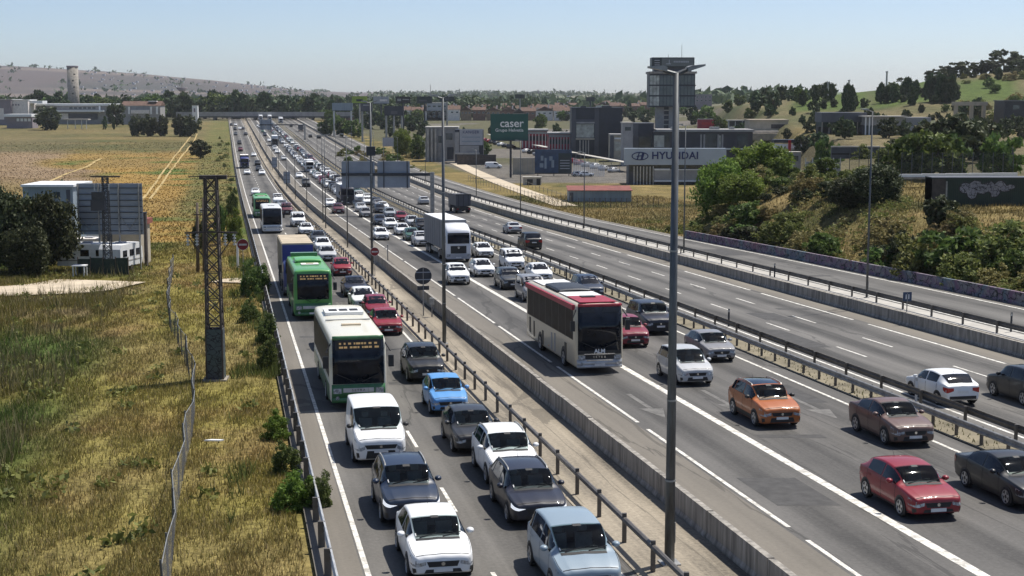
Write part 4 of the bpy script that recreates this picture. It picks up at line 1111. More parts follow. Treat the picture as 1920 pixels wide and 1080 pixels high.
def bus(label, x, y, L=12.6, W=2.55, H=3.3, body=(.70, .67, .56), lower='greenbus', style='city', lod=0, group=QA):
    X, Y, z = ground(x, y); mw = road_matrix(X, Y, z, L)
    t = thing('coach' if style == 'coach' else 'bus', label, 'coach' if style in ('coach', 'white') else 'bus', group=group, mw=mw)
    xf = L / 2; zl = .34
    def pt(nm, b, m, sm=False, par=None, paint=None):
        o = link(nm, b.mesh(nm, m, sm), par or t)
        if paint: o.color = (*paint, 1)
        return o
    pt('body', loft_box(L, W, H, zl), 'paint', True, paint=body)
    hb = 1.12 if style != 'coach' else 1.2
    g = W / 2 - .13
    # front: dark glazed face, display, bumper
    wb = hb + (.02 if style != 'coach' else .0)
    pt('windscreen', front_panel(xf, -g + (.1 if style == 'green' else 0), g - (.1 if style == 'green' else 0), wb + (.25 if style == 'green' else 0), H - (.3 if style == 'green' else .16), W, off=.035, rake=.05), 'glass', True)
    if style in ('city', 'green'):
        d = pt('destination_display', front_panel(xf, -g + .12, g - .12, H - (.74 if style == 'green' else .62), H - (.34 if style == 'green' else .22), W, off=.045, rake=.045), 'black')
        r2 = random.Random(3)
        for row, z0 in enumerate((H - (.5 if style == 'green' else .38), H - (.67 if style == 'green' else .55))):
            u0 = -g + .3
            while u0 < g - .35:
                wd = r2.uniform(.06, .2); pt('lit_segment', MB().box(xf + .02, xf + .05, u0, u0 + wd, z0, z0 + .085), 'led', par=d); u0 += wd + r2.choice([.035, .035, .12])
    else:
        pt('sun_blind', front_panel(xf, -g + .1, -.25, H - .48, H - .24, W, off=.045, rake=.045), 'steel_dark')
        pt('sun_blind', front_panel(xf, .15, g - .1, H - .48, H - .24, W, off=.045, rake=.045), 'steel_dark')
    lowm = {'city': 'greenbus', 'green': 'greenbus', 'white': 'white', 'coach': 'silver'}[style]
    pt('front_panel', front_panel(xf, -g - .05, g + .05, .5 if style != 'coach' else .36, hb if style != 'coach' else .74, W, off=.028), lowm, True)
    pt('bumper', front_panel(xf, -g - .06, g + .06, .3, .52 if style != 'coach' else .44, W, off=.05), lowm, True)
    if style == 'coach':
        gr = pt('grille', front_panel(xf, -.8, .8, .74, 1.0, W, off=.03), 'black')
        pt('grille_strip', front_panel(xf, -.82, .82, .99, 1.045, W, off=.05), 'chrome')
        pt('grille_strip', front_panel(xf, -.7, .7, .66, .72, W, off=.05), 'chrome')
        me = text_mesh('S E T R A', .17, 'chrome', .004); o = link('maker_lettering', me, gr); o.rotation_euler = (math.pi / 2, 0, math.pi / 2); o.location = (xf + .045, 0, .86)
        me = text_mesh('ALM', .3, 'signwhite', .004, 1.0, .01); o = link('operator_lettering', me, t); o.rotation_euler = (math.pi / 2, 0, math.pi / 2); o.location = (xf + .06, -.0, 1.16)
        pt('nose_panel', front_panel(xf, -g, g, 1.0, hb + .02, W, off=.034), 'black')
    else:
        gr = pt('grille', front_panel(xf, -.68, .68, .76, .95, W, off=.045), 'silver' if style != 'white' else 'greysign')
        if style == 'city':
            me = text_mesh('S E T R A', .15, 'black', .004); o = link('maker_lettering', me, gr); o.rotation_euler = (math.pi / 2, 0, math.pi / 2); o.location = (xf + .055, 0, .85)
    for s in (-1, 1):
        y0, y1 = sorted((s * (g - .02), s * (g - .38)))
        pt('headlight', front_panel(xf, y0, y1, .72, .95, W, off=.05, n=3), 'lamp')
        pt('fog_light', MB().disc((xf + .0, s * (g - .2), .52), .085, 'x', 10, .16), 'lamp')
        # mirrors on arms
        mr = pt('mirror', MB().cbox((xf + .12, s * (W / 2 + .18), H - 1.15), (.14, .24, .52)), 'black')
        pt('mirror_arm', MB().tube((xf - .12, s * (W / 2 - .08), H - .3), (xf + .14, s * (W / 2 + .16), H - .7), .03, n=6), 'black', par=mr)
        pt('wiper', MB().beam((xf + .06, s * .15, wb + .08), (xf + .05, s * .95, wb + .45), .03, .03), 'black')
    pt('number_plate', MB().box(xf + .05, xf + .075, -.27, .27, .4, .52), 'plate')
    # sides: glazing panes with dark pillars, skirt, doors, wheels
    for s in (-1, 1):
        yy = s * (W / 2 + .004)
        if lower and style in ('city',): pt('skirt', MB().box(-L / 2 + .15, xf - .3, yy - .008, yy + .008, zl + .02, 1.1), 'greenbus')
        n = 7; x0, x1 = xf - .55, -L / 2 + .5; zg0, zg1 = 1.45 if style != 'coach' else 1.75, H - .42
        pt('window_band', MB().box(x1, x0, yy - .012, yy + .012, zg0 - .04, zg1 + .05), 'black')
        for k in range(n):
            a = x0 + (x1 - x0) * k / n; b2 = x0 + (x1 - x0) * (k + 1) / n
            pt('side_window', MB().box(b2 + .06, a - .06, yy + s * .006 - .008, yy + s * .006 + .012, zg0, zg1), 'busglass')
        for ax in (2.7, 2.7 + 6.0):
            wm, rm = wheel_meshes(.48, .3)
            o = link('wheel', wm, t, (xf - ax, s * (W / 2 - .15 + .03), .48)); link('rim', rm, o)
            if s < 0: o.rotation_euler = (0, 0, math.pi)
            pt('wheel_arch', MB().prism([(xf - ax + .62 * math.cos(a), .48 + .62 * math.sin(a)) for a in [math.pi * i / 10 for i in range(11)]], 'y', yy - s * .03, yy + s * .006), 'black')
        pt('side_lamp', MB().cbox((0, yy, .62), (.14, .03, .06)), 'amber')
    if style == 'coach':
        for s in (-1,):
            yy = s * (W / 2 + .006)
            for xx, z0, z1, wd in ((3.9, .42, 1.35, .5), (1.4, .5, 1.5, .28), (.6, .5, 1.45, .28), (-1.8, .45, 1.25, .4), (-4.2, .6, 1.5, .34), (-5.4, .7, 1.6, .4)):
                pt('luggage_hatch', MB().box(xx, xx + wd, yy - .008, yy + .012, z0, z1), 'greywall' if wd < .3 else 'black')
        r = pt('roof_panel', MB().prism([(-W / 2 + .3, H + .012), (W / 2 - .3, H + .012), (W / 2 - .3, H + .045), (-W / 2 + .3, H + .045)], 'x', xf - 3.2, xf - .2), 'redpanel')
        pt('roof_hatch', MB().cbox((xf - 2.6, 0, H + .07), (.55, .75, .06)), 'black', par=r)
        for s in (-1, 1): pt('roof_edge', MB().box(-L / 2 + .3, xf - .3, s * (W / 2 - .02) - .12, s * (W / 2 - .02) + .025, H - .36, H - .1), 'redpanel')
        pt('front_cap', front_panel(xf, -g, g, H - .18, H - .03, W, off=.03, rake=.12), 'redpanel', True)
        pt('air_conditioner', loft_box(3.6, 1.9, .24, 0, r=.1), 'steel_dark', True).location = (-.9, 0, H - .02)
        pt('white_roof', MB().box(-L / 2 + .4, -2.9, -W / 2 + .32, W / 2 - .32, H + .012, H + .05), 'white')
        pt('white_roof', MB().box(1.1, xf - 3.25, -W / 2 + .32, W / 2 - .32, H + .012, H + .05), 'white')
    elif style == 'city':
        a = pt('air_conditioner', MB().box(-3.4, -1.5, -.95, .95, H, H + .16), 'white')
        for k in (-1, 0, 1): pt('fan_grille', MB().cbox((-2.4, k * .52, H + .17), (.7, .4, .04)), 'black', par=a)
        pt('roof_step', MB().box(.45, .55, -W / 2 + .2, W / 2 - .2, H, H + .05), 'greywall')
        pt('roof_vent', MB().cbox((2.6, 0, H + .05), (.35, .9, .07)), 'tan')
        pt('front_cap', front_panel(xf, -g, g, H - .17, H - .0, W, off=.03, rake=.16), 'greenbus', True)
    elif style == 'green':
        a = pt('air_conditioner', loft_box(2.3, 1.9, .3, 0, r=.1), 'paint', True, paint=(.09, .38, .10)); a.location = (-.4, 0, H - .02)
        v = pt('roof_hatch', MB().cbox((2.6, 0, H + .05), (1.2, 1.2, .08)), 'offwhite')
        pt('vent', MB().cbox((2.6, .0, H + .1), (.4, .5, .05)), 'tan', par=v)
        pt('spoiler', MB().box(-L / 2 + .3, -L / 2 + 1.1, -W / 2 + .3, W / 2 - .3, H, H + .25), 'greenbus')
    else:
        pt('roof_hatch', MB().cbox((2.2, 0, H + .05), (.8, .8, .07)), 'greysign')
    return t
bus('green and cream bus with three roof fans behind the white delivery van', 673, 766)
bus('all green bus in front of the blue lorry on the service road', 588, 600, L=12.5, H=3.4, body=(.08, .30, .075), lower=None, style='green')
bus('white coach behind the tan roofed lorry on the service road', 511, 438, L=12, H=3.4, body=(.76, .77, .77), lower=None, style='white')
bus('pale green bus behind the white coach far down the service road', 492, 409, L=12, H=3.2, body=(.16, .42, .2), lower=None, style='green')
bus('cream coach with a crimson front roof and white roof panels on the motorway', 1124, 700, L=12.8, H=3.65, body=(.56, .50, .38), lower=None, style='coach', group=QB)

def lorry(label, x, y, cabcol, boxmat, roofmat, trailer=13.4, H=4.0, on=True, cab=True, group=QB, screen=True, cabh=3.5, front=None):
    X, Y, z = ground(x, y); L = trailer + (2.9 if cab else 0); W = 2.5
    t = thing('lorry', label, 'lorry', group=group, mw=road_matrix(X, Y, z, L, on, not on))
    xf = L / 2
    def pt(nm, b, m, sm=False, par=None, paint=None):
        o = link(nm, b.mesh(nm, m, sm), par or t)
        if paint: o.color = (*paint, 1)
        return o
    if cab:
        b = MB(); rows = []
        for d, k, h in ((0, .93, cabh - .75), (.06, .97, cabh - .5), (.25, .985, cabh - .2), (.75, .98, cabh + .0), (1.5, .98, cabh + .22), (2.2, .97, cabh + .28)):
            w_ = W / 2 * k
            rows.append([(xf - d, y_, z_) for y_, z_ in ((0, .42), (w_, .42), (w_, 1.2), (w_, h - .3), (w_ - .06, h - .1), (w_ - .25, h), (0, h + .03), (-w_ + .25, h), (-w_ + .06, h - .1), (-w_, h - .3), (-w_, 1.2), (-w_, .42))])
        b.grid(rows, close=True); n = 12; b.f += [tuple(range(n)), tuple(len(b.v) - 1 - i for i in range(n))]
        c = pt('cab', b, 'paint', True, paint=cabcol)
        pt('windscreen', front_panel(xf, -1.08, 1.08, 1.85, 2.72, W, off=.03, rake=.04), 'glass')
        pt('sun_visor', front_panel(xf, -1.06, 1.06, 2.74, 2.9, W, off=.12, th=.06), 'black')
        g = pt('grille', front_panel(xf, -.78, .78, .88, 1.62, W, off=.03), 'black')
        pt('badge', MB().disc((xf + .05, 0, 1.45), .11, 'x', 12, .02), 'chrome', par=g)
        pt('bumper', front_panel(xf, -1.2, 1.2, .34, .82, W, off=.05), 'greysign' if max(cabcol) > .3 else 'steel_dark')
        pt('number_plate', MB().box(xf + .05, xf + .075, -.27, .27, .42, .54), 'plate')
        for s in (-1, 1):
            y0, y1 = sorted((s * 1.16, s * .82)); pt('headlight', front_panel(xf, y0, y1, .58, .82, W, off=.06, n=3), 'lamp')
            pt('mirror', MB().cbox((xf - .1, s * 1.46, 2.2), (.14, .22, .62)), 'black')
            pt('side_window', MB().box(xf - 1.25, xf - .35, s * 1.226 - .012, s * 1.226 + .012, 1.9, 2.6), 'glass')
            wm, rm = wheel_meshes(.5, .32); o = link('wheel', wm, t, (xf - 1.35, s * 1.08, .5)); link('rim', rm, o); o.rotation_euler = (0, 0, 0 if s > 0 else math.pi)
            o = link('wheel', wm, t, (xf - 5.0, s * 1.08, .5)); link('rim', rm, o); o.rotation_euler = (0, 0, 0 if s > 0 else math.pi)
            pt('fuel_tank', MB().box(xf - 4.3, xf - 2.5, s * 1.15 - .14, s * 1.15 + .14, .5, 1.05), 'steel_dark')
    x1 = xf - (2.75 if cab else 0); x0 = -L / 2
    b = pt('trailer_box', MB().box(x0, x1, -W / 2 + .01, W / 2 - .01, 1.15, H), boxmat)
    pt('trailer_roof', MB().box(x0 + .03, x1 - .03, -W / 2 + .06, W / 2 - .06, H, H + .05), roofmat, par=b)
    if front: pt('front_board', MB().box(x1 - .02, x1 + .04, -W / 2 + .06, W / 2 - .06, 1.3, H - .08), front, par=b)
    for s in (-1, 1):
        for k in range(1, 8): pt('side_rib', MB().box(x0 + (x1 - x0) * k / 8 - .03, x0 + (x1 - x0) * k / 8 + .03, s * W / 2 - .02, s * W / 2 + .012, 1.2, H - .08), 'tarp' if boxmat == 'tarp' else boxmat, par=b)
        for ax in (1.6, 2.9, 4.2):
            wm, rm = wheel_meshes(.5, .34); o = link('wheel', wm, t, (x0 + ax, s * 1.06, .5)); link('rim', rm, o); o.rotation_euler = (0, 0, 0 if s > 0 else math.pi)
        pt('side_guard', MB().box(x0 + 5.2, x1 - 3.6, s * 1.16 - .03, s * 1.16 + .03, .55, .95), 'galv')
    pt('chassis', MB().box(x0 + .1, x1 + .6, -.55, .55, .75, 1.14), 'black')
    pt('rear_bumper', MB().box(x0 - .02, x0 + .12, -1.15, 1.15, .5, .68), 'steel_dark')
    for s in (-1, 1): pt('tail_light', MB().cbox((x0 - .03, s * .9, .62), (.05, .4, .14)), 'red_lamp')
    return t
lorry('white articulated lorry with a grey curtain side on the motorway', 860, 492, (.72, .74, .78), 'tarp', 'white', H=4.0)
lorry('tan roofed lorry with a blue cab behind the all green bus', 563, 557, (.02, .035, .16), 'beige', 'tan', trailer=10.5, H=3.9, group=QA, cabh=2.45, front='bluetarp')
lorry('small lorry with a dark blue cab alone on the service road', 459, 316, (.02, .03, .15), 'navy_edge', 'offwhite', trailer=7, H=3.8, group=QA, cabh=3.1, front='navy')
lorry('lorry with a dark cab and white roof below the sign gantry', 652, 385, (.02, .022, .045), 'greysign', 'white', trailer=9, H=3.6, cabh=3.4)
lorry('tall white lorry with a dark front far down the motorway', 516, 274, (.03, .04, .06), 'white', 'white', trailer=10, H=4.0, cabh=3.0, front='white')
lorry('white box lorry in the dense queue left of the grey sign backs', 581, 323, (.74, .75, .76), 'white', 'white', trailer=6, H=3.3, cabh=2.8)
for i, (x, y, lb) in enumerate(((489, 226, 'white lorry below the left part of the bridge'), (506, 226, 'white lorry below the middle of the bridge'), (527, 231, 'white lorry below the right part of the bridge'))):
    lorry(lb, x, y, (.74, .75, .76), 'white', 'white', trailer=7, H=3.6, cabh=3.0)
lorry('white topped lorry seen from behind far away on the far carriageway', 565, 247, (.1, .1, .11), 'navy_edge', 'white', trailer=8, H=3.6, on=False, cab=False, group=QC)
# open tipper seen from behind
def tipper():
    X, Y, z = ground(869, 400); L = 8.5
    t = thing('tipper_lorry', 'dark grey tipper lorry seen from behind on the far carriageway', 'lorry', group=QC, mw=road_matrix(X, Y, z, L, False, True))
    x0 = -L / 2
    def pt(nm, b, m, par=None): return link(nm, b.mesh(nm, m), par or t)
    pt('tipper_body', MB().prism([(-1.2, 1.2), (1.2, 1.2), (1.24, 3.05), (1.14, 3.05), (1.1, 1.35), (-1.1, 1.35), (-1.14, 3.05), (-1.24, 3.05)], 'x', x0 + .1, L / 2 - 2.2), 'navy_edge')
    tg = pt('tailgate', MB().box(x0, x0 + .1, -1.2, 1.2, 1.15, 2.95), 'navy_edge')
    for yv in (-.8, 0, .8): pt('gate_rib', MB().box(x0 - .05, x0, yv - .05, yv + .05, 1.15, 2.95), 'steel_dark', tg)
    pt('load_cover', MB().box(x0 + .1, L / 2 - 2.25, -1.1, 1.1, 2.8, 2.9), 'black')
    pt('top_rail', MB().box(x0 - .04, x0 + .12, -1.25, 1.25, 2.95, 3.1), 'black')
    pt('cab', MB().box(L / 2 - 2.1, L / 2, -1.2, 1.2, .6, 2.9), 'navy_edge')
    pt('chassis', MB().box(x0 + .2, L / 2 - .5, -.5, .5, .7, 1.14), 'black')
    pt('rear_bumper', MB().box(x0 - .05, x0 + .1, -1.2, 1.2, .45, .9), 'black')
    for s in (-1, 1):
        pt('tail_light', MB().cbox((x0 - .06, s * .95, .7), (.05, .35, .14)), 'red_lamp')
        for ax in (1.3, 2.7, 6.9):
            wm, rm = wheel_meshes(.5, .4); o = link('wheel', wm, t, (x0 + ax, s * 1.02, .5)); link('rim', rm, o); o.rotation_euler = (0, 0, 0 if s > 0 else math.pi)
tipper()
# ------------------------------------------------------------------ lamp posts
def street_lamp(label, X, Y, z, H, r0, r1, arms=2, span=.74, group='lamp posts'):
    t = thing('street_lamp', label, 'lamp post', (X, Y, z), math.atan2(1, dref(Y)) - math.pi / 2, group)
    def pt(nm, b, m, par=None, sm=False): return link(nm, b.mesh(nm, m, sm), par or t)
    pt('base_plate', MB().box(-r0 * 1.8, r0 * 1.8, -r0 * 1.8, r0 * 1.8, 0, .04), 'galv')
    pt('pole', MB().tube((0, 0, 0), (0, 0, H), r0, r1, 12), 'pole', sm=True)
    for zc in ((2.4, 4.7, 8.9) if r0 > .11 else ()): pt('collar', MB().tube((0, 0, zc), (0, 0, zc + .05), r0 + (r1 - r0) * zc / H + .012, None, 12), 'galv')
    pt('service_hatch', MB().box(r0 * .72, r0 * 1.02, -.06, .06, .6, 1.2), 'galv')
    for s in ((-1, 1) if arms == 2 else (-1,)):
        a = pt('arm', MB().tube((0, 0, H - .05), (s * span * .5, 0, H + .06 + .05 * (s > 0)), r1 * .8, r1 * .6, 8), 'pole')
        zz = H + .05
        pt('lamp_head', MB().prism([(s * span * .4, zz - .02), (s * span * 1.05, zz + .07 + .06 * (s > 0)), (s * span * 1.05, zz + .12 + .06 * (s > 0)), (s * span * .55, zz + .14), (s * span * .4, zz + .1)], 'y', -.15, .15), 'galv', a)
    return t
X, Y, z = ground(1255, 1056); street_lamp('tall double armed lamp post nearest the camera in front of the tower', X, Y, z + .02, 13.8, .15, .085)
X, Y, z = ground(833, 645); street_lamp('double armed lamp post beside the round sign back', X, Y, z + .02, 14.4, .12, .07)
X, Y, z = ground(698, 517); l3 = street_lamp('lamp post carrying a small grey box beside the red no entry sign', X, Y, z + .02, 15.2, .12, .07)
b = MB().box(-.38, .38, -.3, .3, 10.6, 11.4); link('camera_box', b.mesh('camera_box', 'steel_dark'), l3)
for i, Yl in enumerate((163, 199, 212, 245, 285, 325, 370, 420, 480, 560)):
    cl = 9.4 if i != 2 else 9.9
    p = rd(cl, Yl, .02)
    street_lamp(['fourth lamp post on the median counting away from the camera', 'slender lamp post of a close pair on the median', 'other lamp post of the close pair on the median'][i] if i < 3 else '%s lamp post on the median beyond the close pair' % ['first', 'second', 'third', 'fourth', 'fifth', 'sixth', 'seventh'][i - 3], *p, 12.5 if i < 3 else 11.5, .075, .045, 2, .65)
for x, y, H, lb in ((1625, 558, 13.2, 'lamp post on the kerb in front of the dark round oak'), (1282, 474, 12.6, 'thin lamp post on the kerb just right of the tall near one'), (1095, 428, 9.6, 'thin lamp post on the kerb left of the long dark building'),
                    (976, 402, 11, 'thin lamp post on the kerb below the green hoarding'), (893, 371, 9, 'thin lamp post on the kerb above the tipper lorry')):
    X, Y, z = ground(x, y, .8); street_lamp(lb, X, Y, z, H, .085, .05, 1, .8)
for Yl in (340, 400, 470, 560): street_lamp('distant lamp post on the kerb of the slip road', *rd(wl_(Yl) + .9, Yl, rs_(Yl)), 9.5, .07, .045, 1, .8)
for Yl in (330, 425, 520): street_lamp('distant lamp post in the central reservation', *rd(26.4 + e_(Yl) * .8, Yl, 0), 11, .075, .045, 2, .7)

# ------------------------------------------------------------------ signs
def sign_post(name, label, x, y, h0, builder, ht, post='galv', r=.035, posts=(0,)):
    X, Y, z = ground(x, y, h0); t = thing(name, label, 'road sign', (X, Y, z), math.atan2(1, dref(Y)) - math.pi / 2)
    for px in posts: link('post', MB().tube((px, 0, -.2), (px, 0, ht), r, r, 8).mesh('post', post), t)
    builder(t); return t
def no_entry(zc, r):
    def f(t):
        d = link('sign_face', MB().disc((0, -.05, zc), r, 'y', 24, .02).mesh('sign_face', 'darkred'), t)
        link('white_bar', MB().box(-r * .72, r * .72, -.068, -.056, zc - r * .17, zc + r * .17).mesh('white_bar', 'faded'), d)
        link('white_rim', MB().disc((0, -.045, zc), r * 1.06, 'y', 24, .016).mesh('white_rim', 'signwhite'), d)
    return f
sign_post('no_entry_sign', 'red no entry sign on a post beside a lamp post on the median', 703, 517, .02, no_entry(2.15, .37), 2.4)
sign_post('no_entry_sign', 'red no entry sign beside the left shrubs and grass verge', 457, 532, 0, no_entry(3.3, .45), 3.6)
X, Y, z = ground(446, 502); t = thing('marker_post', 'slim white post left of the verge no entry sign', 'post', (X, Y, z)); link('post', MB().box(-.1, .1, -.05, .05, 0, 2.3).mesh('post', 'white'), t); link('cap', MB().box(-.11, .11, -.06, .06, 2.3, 2.36).mesh('cap', 'galv'), t)
def back_round(t):
    d = link('sign_back', MB().disc((0, -.02, 2.75), .58, 'y', 28, .03).mesh('sign_back', 'steel_dark'), t)
    for zc in (2.5, 3.0): link('brace', MB().box(-.5, .5, -.06, -.036, zc - .03, zc + .03).mesh('brace', 'signback'), d)
    link('plate_back', MB().box(-.4, .4, -.04, -.01, 1.78, 2.06).mesh('plate_back', 'steel_dark'), t)
sign_post('round_sign', 'back of a large round sign with a small plate beneath', 794, 592, .02, back_round, 3.3, r=.045)
def small_box(t): link('cabinet', MB().box(-.15, .15, -.12, .12, .85, 1.3).mesh('cabinet', 'galv'), t)
X, Y, z = ground(810, 594, .02); t = thing('counter_post', 'short post with a small grey box beside the round sign back', 'post', (X, Y, z)); link('post', MB().tube((0, 0, 0), (0, 0, .9), .05, .05, 8).mesh('post', 'galv'), t); small_box(t)
X, Y, z = ground(727, 491, .0); t = thing('counter_post', 'short grey post behind the red no entry sign on the median', 'post', (X, Y, z)); link('post', MB().tube((0, 0, 0), (0, 0, 1.6), .06, .06, 8).mesh('post', 'galv'), t); link('cap', MB().box(-.08, .08, -.08, .08, 1.6, 1.68).mesh('cap', 'galv'), t)
def panel_back(wd, z0, z1):
    def f(t):
        d = link('sign_back', MB().box(-wd / 2, wd / 2, -.04, 0, z0, z1).mesh('sign_back', 'signback'), t)
        for zc in (z0 + .3 * (z1 - z0), z0 + .7 * (z1 - z0)): link('brace', MB().box(-wd / 2, wd / 2, -.075, -.043, zc - .04, zc + .04).mesh('brace', 'steel_dark'), d)
    return f
sign_post('panel_sign', 'grey back of a tall panel sign on the median', 538, 344, .9, panel_back(1.5, .1, 2.7), 2.8, r=.06, posts=(-.5, .5))
sign_post('panel_sign', 'grey back of a more distant panel sign on the median', 515, 314, .9, panel_back(1.5, .1, 2.9), 3.0, r=.06, posts=(-.5, .5))
def km(t):
    d = link('sign_face', MB().box(-.3, .3, -.03, 0, .75, 1.35).mesh('sign_face', 'bluesign'), t)
    o = link('lettering', text_mesh('11', .42, 'signwhite', .004, .9, .01), d); o.rotation_euler = (math.pi / 2, 0, 0); o.location = (0, -.04, 1.03)
sign_post('marker_sign', 'small blue marker sign on the kerb guard rail', 1700, 586, .8, km, 1.3)
def blue_board(t): link('sign_face', MB().box(-1.9, 1.9, -.08, 0, 3.2, 6.2).mesh('sign_face', 'greysign'), t)
sign_post('board_sign', 'pale blue sign board on two posts beside the round bright tree', 728, 292, .5, blue_board, 6.2, r=.09, posts=(-1.6, 1.6))
for x, y, h in ((1452, 520, .8), (1895, 622, .8), (1366, 612, 0), (1062, 525, 0), (1717, 752, 0)):
    X, Y, z = ground(x, y, h); t = thing('delineator_post', {1452: 'small dark delineator on the kerb rail below the bank', 1895: 'small dark delineator at the right end of the kerb rail', 1366: 'small dark delineator on the central rail by the grey car', 1062: 'small dark delineator on the central rail above the coach', 1717: 'white delineator in front of the white hatchback wheel'}[x], 'post', (X, Y, z))
    link('post', MB().prism([(-.06, -.04), (.06, -.04), (0, .06)], 'z', 0, 1.15).mesh('post', 'steel_dark' if x != 1717 else 'white'), t)
    link('reflector', MB().box(-.04, .04, -.055, -.042, .95, 1.1).mesh('reflector', 'galv_light'), t)

# ------------------------------------------------------------------ cantilever sign gantry, backs to the camera
def gantry(label, xl, yb, panels, ybeam, Yg=None, right=True):
    X, Y, z = ground(xl, yb)
    if Yg: Y = Yg; X = pix(xl, yb, Y)[0]; z = float(-D(Y))
    t = thing('sign_gantry', label, 'sign gantry', (X, Y, z))
    k = Y / F
    zb = pix(xl, ybeam, Y)[2] - z
    xe = pix(panels[0][0], ybeam, Y)[0] - X
    link('leg', MB().box(-.32, .32, -.32, .32, 0, zb + .35).mesh('leg', 'galv'), t)
    link('foot', MB().box(-.6, .6, -.6, .6, -.1, .5).mesh('foot', 'conc'), t)
    link('boom', MB().box(xe, -.33, -.22, .22, zb - .22, zb + .22).mesh('boom', 'steel_dark'), t)
    for x0, x1, y0, y1 in panels:
        a = pix(x0, y0, Y)[0] - X; b_ = pix(x1, y0, Y)[0] - X; z1 = pix(x0, y0, Y)[2] - z; z0 = pix(x0, y1, Y)[2] - z
        p = link('sign_panel', MB().box(a, b_, .26, .34, z0, z1).mesh('sign_panel', 'signback'), t)
        n = 16
        for i in range(n):  # planks of the sign back
            zz0 = z0 + (z1 - z0) * i / n
            link('plank', MB().box(a + .03, b_ - .03, .235, .259, zz0 + .015, zz0 + (z1 - z0) / n - .015).mesh('plank', 'signback'), p)
        for f in (.2, .92): link('upright', MB().box(a + (b_ - a) * f - .07, a + (b_ - a) * f + .07, .12, .234, z0 - .1, z1 + .1).mesh('upright', 'steel_dark'), p)
        link('top_rim', MB().box(a, b_, .2, .36, z1, z1 + .07).mesh('top_rim', 'galv_light'), p)
    return t
gantry('cantilever gantry with two large grey sign backs over the queue', 811, 405, [(640, 702, 303, 352), (707, 768, 303, 352)], 327)
gantry('far cantilever gantry with one grey sign back near the bridge', 572, 262, [(486, 509, 225, 243)], 234)

# ------------------------------------------------------------------ lattice pylon, wooden poles, transformer mast
def lattice(t, H, w0, w1, m, n, base=0., mt=.09):
    for sx in (-1, 1):
        for sy in (-1, 1):
            link('corner_leg', MB().beam((sx * w0 / 2, sy * w0 / 2, base), (sx * w1 / 2, sy * w1 / 2, H), mt * 1.5, mt * 1.5).mesh('corner_leg', m), t)
    zs = np.linspace(base, H, n + 1)
    W_ = lambda z: (w0 + (w1 - w0) * (z - base) / (H - base)) / 2
    for i in range(n):
        a, b_ = zs[i], zs[i + 1]; wa, wb = W_(a), W_(b_)
        for q in range(4):
            c0 = [(-1, -1), (1, -1), (1, 1), (-1, 1)][q]; c1 = [(-1, -1), (1, -1), (1, 1), (-1, 1)][(q + 1) % 4]
            link('brace', MB().beam((c0[0] * wa, c0[1] * wa, a), (c1[0] * wb, c1[1] * wb, b_), mt * .85, mt * .85).mesh('brace', m), t)
            link('brace', MB().beam((c1[0] * wa, c1[1] * wa, a), (c0[0] * wb, c0[1] * wb, b_), mt * .85, mt * .85).mesh('brace', m), t)
            if i % 2 == 0: link('strut', MB().beam((c0[0] * wa, c0[1] * wa, a), (c1[0] * wa, c1[1] * wa, a), mt * .6, mt * .6).mesh('strut', m), t)
def insul(t, x, y, z0, z1):
    b = MB().tube((x, y, z0), (x, y, z1), .03, .03, 6)
    for k in range(4): b.disc((x, y, z0 + (z1 - z0) * (k + .5) / 4), .09, 'z', 8, .05)
    return link('insulator', b.mesh('insulator', 'galv_light'), t)
X, Y, z = ground(405, 706); z = float(T(X, Y))
t = thing('lattice_pylon', 'rusty lattice power pylon with a scrawled panel round its foot', 'pylon', (X, Y, z), .06)
lattice(t, 10.3, .82, .56, 'rust', 15, mt=.062)
for s, (dx, dy) in enumerate(((0, -.43), (0, .43))): link('climbing_guard', MB().box(-.36, .36, dy - .02, dy + .02, .1, 2.65).mesh('climbing_guard', 'graffiti_dark'), t)
for dx in (-.43, .43): link('climbing_guard', MB().box(dx - .02, dx + .02, -.36, .36, .1, 2.65).mesh('climbing_guard', 'graffiti_dark'), t)
ca = link('cross_arm', MB().box(-.55, .8, -.2, .2, 10.2, 10.4).mesh('cross_arm', 'rust'), t)
link('arm_bar', MB().beam((.7, 0, 10.35), (1.3, .0, 10.33), .04, .04).mesh('arm_bar', 'rust'), ca)
link('arm_bar', MB().beam((-.5, 0, 10.35), (-1.1, .0, 10.33), .04, .04).mesh('arm_bar', 'rust'), ca)
for s in (-1, 1):
    a2 = link('side_arm', MB().beam((0, -.45, 7.6), (s * 1.3, -.45, 7.55), .08, .08).mesh('side_arm', 'rust'), t)
    for xx in (.7, 1.15): insul(t, s * xx, -.45, 6.9, 7.5)
    link('stay', MB().beam((s * 1.2, -.45, 7.5), (s * .35, -.45, 6.3), .05, .05).mesh('stay', 'rust'), t)
link('footing', MB().box(-.6, .6, -.6, .6, -.2, .1).mesh('footing', 'conc'), t)
for x, yb, yt, lb in ((371, 506, 375, 'left of the two weathered wooden poles behind the pylon'), (383, 507, 366, 'right of the two weathered wooden poles behind the pylon')):
    X, Y, z = ground(x, yb); z = float(T(X, Y)); H = (yb - yt) * Y / F
    t = thing('wooden_pole', lb, 'pole', (X, Y, z)); link('pole', MB().tube((0, 0, -.2), (.1, 0, H), .17, .12, 10).mesh('pole', 'wood', True), t)
    link('cross_bar', MB().beam((-.2, -.16, H * .83), (1.4, -.16, H * .83), .1, .1).mesh('cross_bar', 'rust'), t); insul(t, .5, -.16, H * .86, H * .86 + .4)
X, Y, z = ground(203, 508); z = float(T(X, Y)); H = (508 - 322) * Y / F
t = thing('transformer_mast', 'slim lattice mast carrying a transformer in front of the sign back', 'pylon', (X, Y, z)); lattice(t, H, .7, .45, 'steel_dark', 16, mt=.05)
